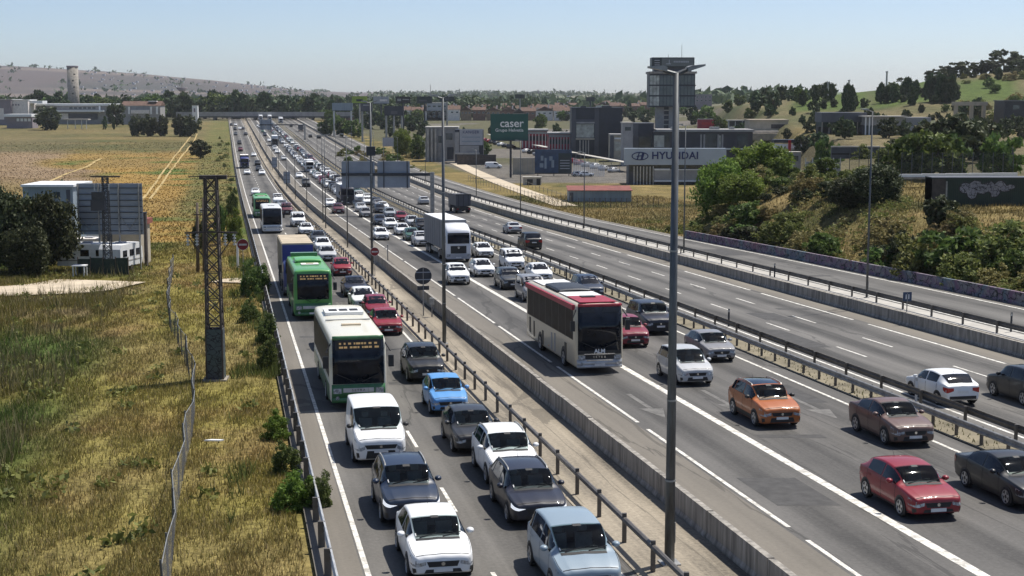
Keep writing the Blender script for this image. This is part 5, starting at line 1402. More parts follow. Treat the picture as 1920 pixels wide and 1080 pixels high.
link('transformer', MB().box(-1.2, .1, -.7, -.25, H - 3.1, H - 2.1).mesh('transformer', 'navy'), t); link('transformer_lid', MB().box(-1.1, .0, -.68, -.27, H - 2.1, H - 1.4).mesh('transformer_lid', 'steel_dark'), t)
link('cross_arm', MB().box(-1.3, 1.4, -.08, .08, H - .1, H + .04).mesh('cross_arm', 'wood'), t)
for k in (-.9, -.3, .4): insul(t, k, -.3, H - 1.3, H - .7)

# ------------------------------------------------------------------ mesh fence on the left
FP = [(325, 502), (319, 540), (316, 575), (320, 615), (333, 638), (348, 678), (361, 715), (367, 760), (360, 815), (347, 870), (334, 940), (326, 1010), (320, 1080), (314, 1150)]
M['net'] = netmat('galvanised_wire_netting', (.33, .33, .34), .27)
pts = []
for x, y in FP:
    X, Y, _ = ground(x, y); pts.append((X, Y, float(T(X, Y))))
o = Vector(pts[-1]); t = thing('wire_fence', 'sagging grey wire mesh fence bending through the dry grass', 'fence', o)
d = np.array(pts); seg = np.concatenate([[0], np.cumsum(np.linalg.norm(np.diff(d[:, :2], axis=0), axis=1))])
n = int(seg[-1] / 2.6); rows = []; FH = 1.5
for i in range(n + 1):
    s = seg[-1] * i / n; q = np.array([np.interp(s, seg, d[:, k]) for k in range(3)]) - np.array(o)
    le = .12 * math.sin(i * 1.7)
    link('fence_post', MB().tube((q[0] - .03, q[1], q[2] - .2), (q[0] - .03 + le, q[1], q[2] + FH + .1), .035, .03, 6).mesh('fence_post', 'pole'), t)
    if i:
        b = MB().quad(tuple(p0), tuple(q + [0, 0, .02]), tuple(q + [le, 0, FH]), tuple(p1)); link('netting', b.mesh('netting', 'net', fix=False), t)
        link('top_wire', MB().tube(tuple(p1), tuple(q + [le, 0, FH]), .014, .014, 4).mesh('top_wire', 'galv'), t)
    p0 = q + [0, 0, .02]; p1 = q + [le, 0, FH]
# scraps in the grass
X, Y, z = ground(400, 832); t = tag(MB().prism([(-.35, -.06), (.3, -.1), (.42, .05), (-.1, .1)], 'z', 0, .05).obj('plastic_scrap', 'white', loc=(X, Y, float(T(X, Y)) + .28)), 'white scrap of plastic lying in the dry grass by the fence', 'litter')
# ------------------------------------------------------------------ buildings
class Bld:
    """a building placed by its outline in the photograph at a chosen distance; local x = right, y = away, z = up from its foot"""
    def __init__(s, name, label, cat, x0, x1, ytop, Y=None, foot=None, rz=0., group=None):
        xm = (x0 + x1) / 2
        if foot is not None: Y = tground(xm, foot)
        X, _, zt = pix(xm, ytop, Y)
        s.k = Y / F; s.Y = Y; s.xm = xm
        s.z0 = float(T(X, Y)) - .2 if foot is None else min(pix(xm, foot, Y)[2], float(T(X, Y)) - .1)
        s.w = (x1 - x0) * s.k; s.h = zt - s.z0; s.X = X
        s.t = thing(name, label, cat, (X, Y, s.z0), rz, group)
    def x(s, px): return (px - s.xm) * s.k
    def z(s, py): return pix(s.xm, py, s.Y)[2] - s.z0
    def box(s, name, x0, x1, y0, y1, m, d0=0., d1=.1, par=None, z0=None):
        """pixel rectangle, from depth d0 to d1"""
        zt = s.z(y0); zb = s.z(y1) if z0 is None else z0
        return link(name, MB().box(s.x(x0), s.x(x1), d0, d1, zb, zt).mesh(name, m), par or s.t)
    def wall(s, m, depth, name='wall'): s.d = depth; s.W = link(name, MB().box(-s.w / 2, s.w / 2, 0, depth, 0, s.h).mesh(name, m), s.t); return s.W
    def flat(s, m, over=.4, th=.3): return link('roof', MB().box(-s.w / 2 - over, s.w / 2 + over, -over, s.d + over, s.h, s.h + th).mesh('roof', m), s.t)
    def gable(s, m, rise, over=.4, along='x'):
        w, d = s.w / 2 + over, s.d + over
        if along == 'x': b = MB().prism([(-over, s.h), (d, s.h), (s.d / 2, s.h + rise)], 'x', -w, w)
        else: b = MB().prism([(-w, s.h), (w, s.h), (0, s.h + rise)], 'y', -over, d)
        return link('roof', b.mesh('roof', m), s.t)
    def windows(s, nx, nz, m='winglass', fw=.6, fh=.55, zlo=.0, zhi=1., frame='white'):
        for i in range(nx):
            for j in range(nz):
                cx = -s.w / 2 + s.w * (i + .5) / nx; hz = s.h * (zhi - zlo) / nz; cz = s.h * zlo + hz * (j + .5)
                a = s.w / nx * fw / 2; c = hz * fh / 2
                f = link('window', MB().box(cx - a - .07, cx + a + .07, -.05, .02, cz - c - .07, cz + c + .07).mesh('window', frame), s.t)
                link('pane', MB().box(cx - a, cx + a, -.07, -.045, cz - c, cz + c).mesh('pane', m), f)
# ---- far left works
B = Bld('factory_hall', 'long low grey works with stacked flat roofs below the round tower', 'building', 52, 205, 198, 885); B.wall('greywall', 26)
B.box('roof', 52, 207, 194.5, 198, 'white', -1.5, 27); B.box('roof', 105, 196, 206.5, 209.5, 'white', -4, -.05); B.box('wall', 120, 182, 213, 224, 'navy_edge', -.6, -.02)
B.box('wall', 115, 128, 213, 224, 'offwhite', -1.2, -.62); B.box('column', 186, 189, 199, 211, 'white', -1.6, -1.3)
for k in range(6): B.box('window', 130 + k * 8.5, 136 + k * 8.5, 201, 204, 'winglass', -.1, -.02)
B = Bld('office_block', 'pinkish white office block left of the long works', 'building', 20, 52, 188, 870); B.wall('offwhite', 16); B.flat('white', .3, .3)
for k in range(3): B.box('window', 23 + k * 5, 26 + k * 5, 195, 198, 'mauve', -.1, -.02)
B.box('roof', 30, 76, 189, 194, 'white', 3, 12)
B = Bld('warehouse', 'mauve grey warehouse at the left edge by the pinkish block', 'building', -30, 20, 187, 868); B.wall('mauve', 20); B.flat('greywall', .3, .3); B.box('door', -6, 6, 203, 224, 'offwhite', -.1, -.02)
B = Bld('loading_shed', 'low white roofed shed with four white doors in front of the pinkish block', 'building', 12, 60, 218, 815); B.wall('mauve', 10); B.box('roof', 10, 61, 214, 219, 'white', -2, 11)
for k in range(4): B.box('door', 31 + k * 7, 36 + k * 7, 222, 227.5, 'white', -.12, -.02)
B = Bld('open_shelter', 'small open shelter with a thin pale roof before the long works', 'shelter', 119, 165, 224, 800)
B.box('roof', 118, 166, 223, 225, 'conc_light', -1, 4)
for x in (126, 140, 152, 161): B.box('post', x, x + 1, 225, 232, 'white', 0, .3, z0=0)
B = Bld('round_tower', 'tall round concrete tower standing above the works', 'tower', 122, 143, 125, 925); R_ = B.w / 2
link('shaft', MB().tube((0, R_, -1), (0, R_, B.h), R_, R_ * .97, 32).mesh('shaft', 'conc', True), B.t)
link('rim', MB().tube((0, R_, B.h - .2), (0, R_, B.h + .6), R_ * 1.03, R_ * 1.03, 32).mesh('rim', 'mauve'), B.t)
for px, py in ((137, 138), (134, 150), (136, 162), (133, 174)): B.box('window', px, px + 3, py, py + 2.5, 'black', -.08, .6)
B = Bld('farm_house', 'low house with white columns behind the hedges', 'building', 228, 300, 198, 880); B.wall('greywall', 12); B.gable('rooftile', 2.6)
for x in (241, 282, 293): B.box('column', x, x + 3, 200, 214, 'white', -1.4, -.9)
B.box('porch', 246, 280, 206, 213, 'offwhite', -1.2, -.05); B.box('chimney', 276, 292, 189, 191, 'offwhite', 2, 5)
B = Bld('water_tower', 'faint mushroom shaped water tower rising above the left trees', 'tower', 331, 351, 160, 1500)
w_ = B.w / 2; z1 = B.z(172)
link('stem', MB().tube((0, 0, 0), (0, 0, z1), w_ * .16, w_ * .14, 12).mesh('stem', 'conc', True), B.t); link('tank', MB().tube((0, 0, z1), (0, 0, B.z(166)), w_ * .4, w_, 20).tube((0, 0, B.z(166)), (0, 0, B.z(164)), w_, w_, 20).mesh('tank', 'mauve', True), B.t); link('mast', MB().tube((0, 0, B.z(164)), (0, 0, B.z(157)), .5, .4, 8).mesh('mast', 'conc'), B.t)
B = Bld('pump_house', 'small white hut among the trees left of the bridge', 'building', 360, 370, 198, 900); B.wall('white', 3); B.flat('greywall', .2, .2); B.box('door', 363, 366, 203, 210, 'mauve', -.08, -.02)

# ---- bridge over the motorway
Yb = 965
xa, xb = pix(330, 213, Yb)[0], pix(690, 213, Yb)[0]; zt = pix(500, 212.5, Yb)[2]; zb_ = pix(500, 220.5, Yb)[2]
t = thing('road_bridge', 'dark road bridge spanning both carriageways in the distance', 'bridge', ((xa + xb) / 2, Yb, zb_))
hw = (xb - xa) / 2
link('deck', MB().box(-hw, hw, 0, 11, .9, zt - zb_).mesh('deck', 'mauve'), t)
link('girder', MB().box(-hw, hw, .8, 10.2, -.1, .9).mesh('girder', 'navy_edge'), t)
link('parapet', MB().box(-hw, hw, -.15, 0, .9, zt - zb_ + .9).mesh('parapet', 'greywall'), t)
for px in (400, 476, 528, 584, 640):
    X = pix(px, 213, Yb)[0] - (xa + xb) / 2; link('pier', MB().box(X - .7, X + .7, 2, 9, -7, -.1).mesh('pier', 'conc'), t)
for s, nm in ((-1, 0), (1, 1)):
    link('abutment', MB().prism([(s * hw * .98, -8), (s * hw * .66, -8), (s * hw * .8, .2), (s * hw * .98, .2)], 'y', 1, 10).mesh('abutment', 'brick'), t)

# ---- left compound: hoarding backs, hut, caravans
B = Bld('hoarding', 'back of a huge ribbed grey hoarding on steel legs in the left compound', 'hoarding', 142, 265, 344, 139)
n = 9
p = B.box('sheet', 142, 265, 344, 440, 'signback', .2, .26)
for k in range(n):
    y0 = 345 + (438 - 345) * k / n; B.box('panel', 143.2, 264, y0 + .3, y0 + 10, 'signback', .14, .198, p)
for x in (145, 183, 221, 259): B.box('leg', x - 1, x + 1.2, 344, 470, 'galv', -.12, .13, z0=-.1)
for k in range(8): B.box('purlin', 142.5, 264.5, 352 + k * 11.5, 353.2 + k * 11.5, 'steel_dark', .05, .139)
for xa_, xb_ in ((147, 181), (223, 257)):
    for q in (xa_, xb_): link('brace', MB().beam((B.x(q), 0.0, B.z(405)), (B.x((xa_ + xb_) / 2), .0, B.z(430)), .045, .045).mesh('brace', 'galv'), B.t)
B.box('lower_sheet', 148, 182, 424, 440, 'bluewall', .1, .13)
B = Bld('metal_shed', 'blue grey metal shed behind the dark trees left of the hoarding', 'shed', 42, 136, 349, 148); B.wall('bluewall', 6); B.box('roof', 41, 140, 346, 350, 'white', -.4, 6.3)
B.box('door', 124, 131, 356, 384, 'navy_edge', -.06, -.02); B.box('window', 100, 112, 360, 372, 'winglass', -.06, -.02)
B = Bld('low_outbuilding', 'low outbuilding with a pale red roof under the hoarding', 'shed', 185, 262, 421, 143); B.wall('beige', 4); B.box('roof', 184, 236, 416, 422, 'conc_light', -.5, 4.4); B.box('roof', 236, 266, 414, 424, 'redroof', -.7, 4.4); B.box('door', 200, 210, 428, 452, 'navy_edge', -.06, -.02)
B = Bld('signal_cabinet', 'narrow brown cabinet just right of the hoarding', 'cabinet', 268, 273, 399, 142); B.wall('rust', .5, 'cabinet'); B.box('lid', 267.5, 273.5, 398, 400, 'steel_dark', -.05, .55)
def caravan(label, x, y, L, m='white', rz=0.):
    X, Y, z = ground(x, y); z = float(T(X, Y)); t = thing('caravan', label, 'caravan', (X, Y, z), rz, 'parked caravans')
    prof = [(-L / 2, .55), (L / 2 - .25, .5), (L / 2, 1.1), (L / 2 - .12, 2.1), (L / 2 - .7, 2.6), (-L / 2 + .3, 2.6), (-L / 2, 2.2)]
    link('body', MB().prism(prof, 'y', -1.1, 1.1).mesh('body', m), t)
    for xx in (-L * .3, 0, L * .28): link('window', MB().box(xx - .4, xx + .4, -1.13, -1.1, 1.45, 2.05).mesh('window', 'glass'), t)
    link('stripe', MB().box(-L / 2 + .1, L / 2 - .2, -1.125, -1.1, 1.0, 1.1).mesh('stripe', 'greywall'), t)
    link('roof_hatch', MB().box(-.4, .4, -.4, .4, 2.6, 2.72).mesh('roof_hatch', 'greysign'), t)
    for s in (-1, 1): link('wheel', MB().disc((-.1, s * 1.05, .3), .3, 'y', 14, .18).mesh('wheel', 'tyre'), t)
    link('tow_bar', MB().beam((L / 2 - .2, 0, .5), (L / 2 + .8, 0, .45), .1, .08).mesh('tow_bar', 'steel_dark'), t)
caravan('white caravan farthest back in the compound under the hoarding', 175, 464, 5.5)
caravan('white caravan second from the back in the compound', 172, 477, 5.5)
caravan('white caravan third from the back with a dark side window', 170, 489, 5.5, 'offwhite')
caravan('white caravan at the front of the compound row', 166, 500, 5.2)
caravan('white caravan standing end on beside the transformer mast', 228, 500, 4.5, 'white', 1.35)
X, Y, z = ground(150, 512); z = float(T(X, Y)); t = thing('garden_table', 'white plastic table at the edge of the compound', 'table', (X, Y, z))
link('table_top', MB().box(-.6, .6, -.5, .5, .95, 1.05).mesh('table_top', 'white'), t)
for sx in (-.5, .5):
    for sy in (-.4, .4): link('leg', MB().box(sx - .05, sx + .05, sy - .05, sy + .05, 0, .95).mesh('leg', 'white'), t)
X, Y, z = ground(192, 509); z = float(T(X, Y)); t = thing('windbreak', 'dark net windbreak before the caravans', 'fence', (X, Y, z))
for k in range(4): link('net_panel', MB().box(-2.2 + k * 1.15, -1.1 + k * 1.15, 0, .05, .05, 1.5 + .1 * (k % 2)).mesh('net_panel', 'hedgefence'), t)
for k in range(5): link('post', MB().box(-2.25 + k * 1.15, -2.18 + k * 1.15, -.05, .08, 0, 1.7).mesh('post', 'wood'), t)

M['darkface'] = mat('grey_green_sign_face', (.13, .145, .14), .5, var=.15)
# ---- control tower
B = Bld('circuit_tower', 'glazed control tower on a concrete stem topped by a sign box', 'tower', 1218, 1304, 135, 385, foot=292)
B.box('stem', 1234, 1248, 196, 292, 'greywall', 3.2, 9, z0=0); B.box('stem', 1257, 1274, 196, 292, 'greywall', 3, 8, z0=0); B.box('stair_core', 1247.8, 1257.2, 199, 292, 'navy_edge', 4, 8, z0=0)
for k in range(7): B.box('landing', 1246, 1258, 206 + k * 9, 208 + k * 9, 'conc_light', 3.4, 4)
core = B.box('glazed_storeys', 1219, 1303.5, 138, 199.5, 'steel_dark', .3, 11)
for j in range(3):
    y0, y1 = 141.5 + j * 19.8, 158.5 + j * 19.8
    for k in range(10):
        x0 = 1238.5 + 6.45 * k; B.box('pane', x0, x0 + 5.5, y0, y1, 'towerglass', .2, .3, core)
    for k in range(3): B.box('pane', 1219.6 + 6 * k, 1225 + 6 * k, y0, y1, 'litglass', .18, .3, core)  # left panes paler: the lit face is put into their colour
    B.box('floor_slab', 1217.6, 1305, y1 + .4, y1 + 2.6, 'steel_dark', .1, .299, core)
B.box('roof_slab', 1217, 1306, 134, 138, 'conc', -.6, 12)
B.box('roof_storey', 1228, 1297, 125, 134, 'navy_edge', 1.5, 9)
sb = B.box('sign_box', 1223, 1301.5, 107.5, 125.5, 'darksign', .2, 8.5)
B.box('sign_face', 1241, 1300, 109, 124, 'darkface', .1, .19, sb); B.box('sign_face', 1225, 1239, 109, 124, 'darksign', .1, .19, sb)
r3 = random.Random(5)
for y0 in (112.5, 117, 121):
    B.box('sign_stroke', 1227.5, 1237, y0, y0 + 1.4, 'greysign', .04, .1, sb)
for k in range(9): B.box('sign_stroke', 1263 + k * 3.2, 1265.3 + k * 3.2, 114, 117.2, 'greysign', .04, .1, sb)
B.box('sign_stroke', 1249, 1258, 119, 120.5, 'greysign', .04, .1, sb); B.box('sign_stroke', 1254, 1255.4, 112, 119, 'greysign', .04, .1, sb)
link('aerial', MB().tube((B.x(1280), 4, B.z(107)), (B.x(1280), 4, B.z(82)), .09, .05, 6).mesh('aerial', 'galv'), B.t); link('aerial', MB().tube((B.x(1255), 4, B.z(107)), (B.x(1255), 4, B.z(101)), .09, .05, 6).mesh('aerial', 'steel_dark'), B.t)

# ---- showrooms and shops on the right
B = Bld('showroom', 'long dark blue showroom with a thin white roof edge below the tower', 'building', 1226, 1411, 247, 345, foot=300); B.wall('navy', 14)
B.box('roof', 1232, 1413, 242.8, 246.9, 'greywall', -1.2, 14.5); B.box('ledge', 1230, 1408, 278, 280, 'white', -2.2, -.02)
for x0, x1, m in ((1220 + 7, 1246, 'litglass'), (1247, 1256, 'winglass'), (1322, 1344, 'winglass'), (1348, 1352, 'litglass'), (1382, 1402, 'winglass')): B.box('window', x0, x1, 254 if m == 'litglass' else 251, 276, m, -.1, -.02)
for x in (1313, 1319, 1345, 1353): B.box('column', x, x + 3, 252, 277, 'greywall', -.5, -.12)
for x0, x1 in ((1262, 1275), (1335, 1352), (1372, 1380)): B.box('roof_unit', x0, x1, 238.5, 242.7, 'galv', 4, 7)
B = Bld('showroom_wing', 'taller dark wing with a grey corner left of the long showroom', 'building', 1186, 1226, 232, 345, foot=300); B.wall('navy', 12)
B.box('corner', 1186, 1197, 232, 282, 'navy_edge', -.15, -.02); B.box('window', 1198.5, 1224, 256, 276, 'winglass', -.08, -.02); B.box('roof_edge', 1185, 1227, 230.8, 232, 'navy_edge', -.3, 12.2)
B = Bld('car_sign_fascia', 'long pale blue HYUNDAI fascia over a glass frontage', 'shop front', 1171, 1361, 278, 300, foot=346)
f = B.box('fascia', 1171, 1361, 278, 309, 'hyfascia', -.6, 1.2)
o = link('lettering', text_mesh('HYUNDAI', 2.05 * B.Y / 300, 'signblue', .05, 1.06, .055), f); o.rotation_euler = (math.pi / 2, 0, 0); o.scale = (1.0, 1, 1); o.location = (B.x(1265.5), -.66, B.z(292))
def ring(rx, rz, th, n=28):
    b = MB(); rows = []
    for i in range(n):
        a = 2 * math.pi * i / n; c, s_ = math.cos(a), math.sin(a)
        rows.append([(rx * c, -.05, rz * s_), ((rx - th) * c, -.05, (rz - th) * s_), ((rx - th) * c, .05, (rz - th) * s_), (rx * c, .05, rz * s_)])
    rows.append(rows[0]); b.grid(rows, close=True); return b
em = link('emblem', ring(1.72, .86, .2).mesh('emblem', 'signblue'), f); em.location = (B.x(1200), -.66, B.z(292.5)); em.scale = (B.Y / 300, 1, B.Y / 300)
b = MB()
for s in (-1, 1): b.prism([(s * .25 - .16 + .0, -.72), (s * .62 - .16 + .1, -.72), (s * .62 + .36, .72), (s * .25 + .2, .72)], 'y', -.05, .05)
b.prism([(-.75, -.16), (.62, .02), (.75, .22), (-.62, .06)], 'y', -.052, .052)
e2 = link('emblem', b.mesh('emblem', 'signblue'), f); e2.location = (B.x(1200), -.66, B.z(292.5)); e2.scale = (B.Y / 300, 1, B.Y / 300)
B.box('glass_front', 1182, 1310, 309.2, 322, 'winglass', .6, 1.0); B.box('back_wall', 1180, 1358, 309, 346, 'navy_edge', 1.01, 8, z0=0)
for k in range(10): B.box('mullion', 1184 + k * 13.6, 1185.2 + k * 13.6, 309.2, 322, 'steel_dark', .45, .59)
for k in range(6): B.box('pane', 1192 + k * 6, 1196.5 + k * 6, 314, 339, 'winglass', -.1, .4); 
for k in range(7): B.box('column', 1188.6 + k * 6, 1190.4 + k * 6, 312, 341, 'galv_light', -.3, .0, z0=0)
B.box('forecourt_wall', 1227, 1312, 317, 340, 'greywall', -.8, -.4); B.box('wall_cap', 1227, 1256, 316, 319, 'white', -.9, -.3); B.box('wall_cap', 1262, 1312, 317, 318.6, 'white', -.9, -.3); B.box('plinth', 1227, 1312, 337.5, 340.5, 'white', -.95, -.81)
B = Bld('dark_cube_building', 'tall dark blue cube building with a recessed glazed corner', 'building', 1072, 1167, 203, 415, foot=296); B.wall('navy', 14)
for x0, x1 in ((1072, 1080), (1115, 1123)): B.box('frame_strip', x0, x1, 203, 290, 'navy_edge', -.5, -.02)
B.box('frame_strip', 1080.1, 1114.9, 224, 231, 'navy_edge', -.4, -.02); B.box('ledge', 1081, 1114.9, 228.5, 231.5, 'greywall', -.9, -.42); B.box('window', 1081, 1114, 233, 258, 'litglass', -.2, -.03); B.box('sill', 1080, 1115, 259, 262, 'beige', -.7, -.02)
for x in (1087, 1093, 1098, 1103): B.box('column', x, x + 2, 263, 289, 'conc_light', -.5, -.03)
B.box('roof_edge', 1071, 1168, 201.5, 203, 'steel_dark', -.4, 14.3)
for x0, x1 in ((1090, 1100), (1130, 1148)): B.box('roof_unit', x0, x1, 199, 202, 'steel_dark', 4, 8)
for k in range(6): B.box('cladding_joint', 1128 + k * 6.5, 1128.4 + k * 6.5, 204, 288, 'steel_dark', -.03, -.003)
B = Bld('beige_pavilion', 'small beige pavilion right of the dark cube building', 'building', 1144, 1186, 254, 370, foot=303); B.wall('beige', 8); B.box('roof', 1144, 1187, 251.5, 254, 'greywall', -.5, 8.4); B.box('window_band', 1152, 1184, 258, 261, 'white', -.12, -.02); B.box('window', 1152, 1170, 266, 283, 'litglass', -.1, -.02); B.box('corner', 1144, 1151, 252, 300, 'navy_edge', -.4, -.02)
B = Bld('grey_block', 'plain grey block behind the beige pavilion', 'building', 1168, 1187, 231, 450); B.wall('greywall', 8); B.flat('conc_light', .2, .3); B.box('window', 1172, 1183, 238, 245, 'winglass', -.08, -.02)
for (x0, x1, yt, yb, Yv, lb) in ((1028, 1072, 252, 291, 450, 'nearer red shop front with white uprights beside the dark cube building'), (978, 1027, 246, 277, 510, 'farther red shop front with white uprights by the green hoarding')):
    B = Bld('red_shop', lb, 'shop', x0, x1, yt, Yv, foot=yb + 3); B.wall('redpanel', 12); B.box('roof', x0 - 1, x1 + 1, yt - 3.5, yt, 'greywall', -1.5, 12.4); B.box('fascia', x0 + 1, x1 - 2, yt + 1, yt + 5, 'greysign', -.3, -.02)
    n = 8
    for k in range(n):
        xx = x0 + (x1 - x0) * (k + .2) / n; B.box('upright', xx, xx + 1.3, yt + 5.5, yb, 'offwhite', -.3, -.02); B.box('window', xx + 1.8, xx + (x1 - x0) / n - .5, yt + 9, yt + 18, 'black', -.08, -.02)
B = Bld('grey_workshop', 'grey workshop with tall pale columns behind the KANGER panel', 'building', 798, 858, 240, 385, foot=303); B.wall('greywall', 12); B.box('roof', 797, 859, 237.5, 240, 'conc_light', -.5, 12.3)
for x in (801, 808, 815): B.box('column', x, x + 3.4, 242, 297, 'conc_light', -1.0, -.03, z0=0)
B.box('window', 822, 830, 255, 268, 'winglass', -.08, -.02); B.box('window', 836, 848, 250, 262, 'winglass', -.08, -.02); B.box('door', 838, 850, 276, 299, 'navy', -.08, -.02)
B = Bld('panel_shop', 'grey shop with a large pale panel reading KANGER', 'shop', 853, 906, 243, 372, foot=306); B.wall('navy', 8)
f = B.box('sign_panel', 862, 905, 242, 272, 'greysign', -.5, -.02); B.box('sign_panel', 853, 861, 248, 286, 'greywall', -.3, -.02); B.box('lower_panel', 862, 898, 273, 286, 'greywall', -.4, -.02); B.box('ledge', 853, 899, 286, 289, 'conc_light', -.8, -.02)
o = link('lettering', text_mesh('KANGER', 1.0 * B.Y / 372, 'signblue', .03, 1.1), f); o.rotation_euler = (math.pi / 2, 0, 0); o.location = (B.x(883), -.55, B.z(248))
for y0 in (256, 264): B.box('sign_stroke', 866, 900, y0, y0 + 2, 'bluewall', -.56, -.51, f)
B = Bld('dark_boundary_wall', 'long low dark brown wall in front of the KANGER panel', 'wall', 857, 930, 291, 360, foot=309); B.wall('rust', .4); B.box('coping', 857, 930, 290, 291, 'steel_dark', -.1, .5)
B = Bld('hoarding', 'dark green hoarding reading caser on a single black column', 'hoarding', 920, 990, 214, 322, foot=333)
bd = B.box('board', 920, 990, 213.5, 263, 'caser', -.25, .25); B.box('column', 955.5, 959.5, 263, 333, 'steel_dark', -.22, .24, z0=-.3); B.box('catwalk', 922, 988, 262.5, 264, 'steel_dark', -.9, -.26)
o = link('lettering', text_mesh('caser', 2.5 * B.Y / 322, 'signwhite', .03, .98, .03), bd); o.rotation_euler = (math.pi / 2, 0, 0); o.location = (B.x(959.5), -.29, B.z(231.5))
o = link('lettering', text_mesh('Grupo Helvetia', .98 * B.Y / 322, 'signwhite', .03, 1.0, .01), bd); o.rotation_euler = (math.pi / 2, 0, 0); o.location = (B.x(955), -.29, B.z(244.2))
B = Bld('hoarding', 'dark blue picture hoarding near the ground right of the beige wall', 'hoarding', 1003, 1072, 281, 322, foot=330)
bd = B.box('board', 1003, 1072, 280.5, 325, 'bluesign', -.2, .2); B.box('dark_half', 1047, 1071, 287, 324, 'darksign', -.25, -.205, bd); B.box('rim', 1002.5, 1072.5, 324, 326, 'black', -.25, .25)
for k in range(4): B.box('text_line', 1050, 1068, 300 + k * 5, 301.6 + k * 5, 'greysign', -.29, -.255, bd)
for x, y, w1, h1 in ((1014, 292, 5, 9), (1021, 296, 4, 20), (1030, 293, 6, 8), (1012, 306, 7, 8), (1034, 300, 5, 14)): B.box('picture_shape', x, x + w1, y, y + h1, 'bluewall', -.26, -.205, bd)
for x in (1008, 1038, 1066): B.box('leg', x, x + 1.5, 325, 331, 'steel_dark', -.1, .1, z0=0)
B = Bld('beige_yard_wall', 'pale beige yard wall between the black column and the blue hoarding', 'wall', 961, 1003, 297, 330, foot=327); B.wall('beige', .4); B.box('coping', 961, 1003, 296, 297.3, 'conc_light', -.15, .5)
for k in range(4): B.box('joint_strip', 971 + k * 9, 971.6 + k * 9, 297.4, 326, 'greywall', -.03, -.004)
B = Bld('white_railings', 'tall white railings and gates right of the blue hoarding', 'fence', 1075, 1135, 297, 312, foot=331)
for k in range(16): B.box('bar', 1075.5 + k * 3.75, 1077 + k * 3.75, 296 + k * .9, 331, 'white', -.04, .04, z0=0)
link('rail', MB().beam((B.x(1075), .06, B.z(301)), (B.x(1135), .06, B.z(314)), .06, .12).mesh('rail', 'white'), B.t); B.box('gate_leaf', 1087, 1097, 321, 331, 'greywall', -.08, -.05, z0=0)
B = Bld('concrete_kiosk', 'tiny white kiosk with two openings in the golden grass', 'hut', 981, 1015, 333, 338, foot=347); B.wall('conc_light', 2.4); B.flat('conc_light', .15, .15); B.box('opening', 988, 999, 336, 347, 'black', -.06, -.02); B.box('opening', 1006, 1013, 335, 347, 'black', -.06, -.02)
B = Bld('buried_shed', 'half buried shed with a long faded red roof in the grass', 'shed', 1066, 1184, 358, 274, foot=379); B.wall('bluewall', 7); b = MB().prism([(-.3, B.h), (7.2, B.h + .45), (7.2, B.h + .6), (-.3, B.h + .12)], 'x', -B.w / 2 - .2, B.w / 2 + .2); link('roof', b.mesh('roof', 'redroof'), B.t); B.box('door', 1068, 1075, 361, 378, 'navy_edge', -.06, -.02)
B = Bld('red_trailer', 'crimson box trailer behind the right end of the tower stem', 'trailer', 1309, 1351, 224, 420, foot=247); B.wall('redpanel', 3, 'box'); B.box('roof_edge', 1309, 1351, 223, 224, 'greywall', -.1, 3.1); B.box('stripe', 1316, 1342, 229, 234, 'redsign', -.05, -.01)
for x in (1316, 1342): link('wheel', MB().disc((B.x(x), -.1, .3), .55, 'y', 12, .3).mesh('wheel', 'tyre'), B.t)
B = Bld('canopy', 'grey blue open canopy right of the crimson trailer', 'shelter', 1366, 1404, 226, 430, foot=246); B.box('roof', 1365, 1405, 225, 227, 'conc_light', -1, 6); B.box('back_wall', 1368, 1403, 227, 246, 'navy_edge', 3, 5, z0=0)
for x in (1366, 1378, 1391, 1403): B.box('post', x, x + 1, 227, 246, 'white', -.6, -.3, z0=0)
B = Bld('grandstand', 'beige grandstand with a step and doorway behind the showroom roof', 'building', 1405, 1478, 226, 470, foot=262); B.wall('beige', 10); B.box('roof', 1404, 1479, 224, 226.5, 'tan', -.6, 10.4); B.box('opening', 1446, 1476, 233, 241, 'rust', -.1, -.02); B.box('terrace', 1405, 1500, 245, 251, 'conc_light', -5, -.7); B.box('terrace', 1405, 1500, 249, 262, 'tan', -7, -5.02)
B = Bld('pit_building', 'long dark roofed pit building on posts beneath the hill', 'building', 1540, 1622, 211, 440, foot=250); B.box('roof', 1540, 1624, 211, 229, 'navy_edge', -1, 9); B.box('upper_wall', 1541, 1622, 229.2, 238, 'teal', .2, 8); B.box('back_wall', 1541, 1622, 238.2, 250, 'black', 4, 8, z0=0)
for k in range(7): B.box('post', 1541 + k * 13.2, 1542.6 + k * 13.2, 229, 251, 'conc', -.6, -.2, z0=0)
B = Bld('pit_building', 'grey stand with graffiti scrawled base right of the dark pit building', 'building', 1624, 1746, 220, 430, foot=252); B.box('roof', 1618, 1700, 217.5, 219.5, 'conc_light', -1, 8); B.box('upper_wall', 1625, 1746, 220, 235, 'greywall', .2, 8); B.box('base_wall', 1625, 1700, 236, 250, 'graffiti_dark', .0, 8, z0=0); B.box('banner', 1686, 1736, 236, 250, 'greysign', -.2, -.02)
for x in (1622, 1629): B.box('post', x, x + 2, 218, 252, 'white', -.8, -.4, z0=0)
B = Bld('race_wall', 'low grey race track wall and barriers before the pit buildings', 'wall', 1560, 1900, 276, 330, foot=296); B.wall('navy_edge', .6); B.box('coping', 1560, 1650, 274, 276.2, 'conc_light', -.1, .8); B.box('lower_strip', 1560, 1700, 287, 290, 'black', -.1, -.02)
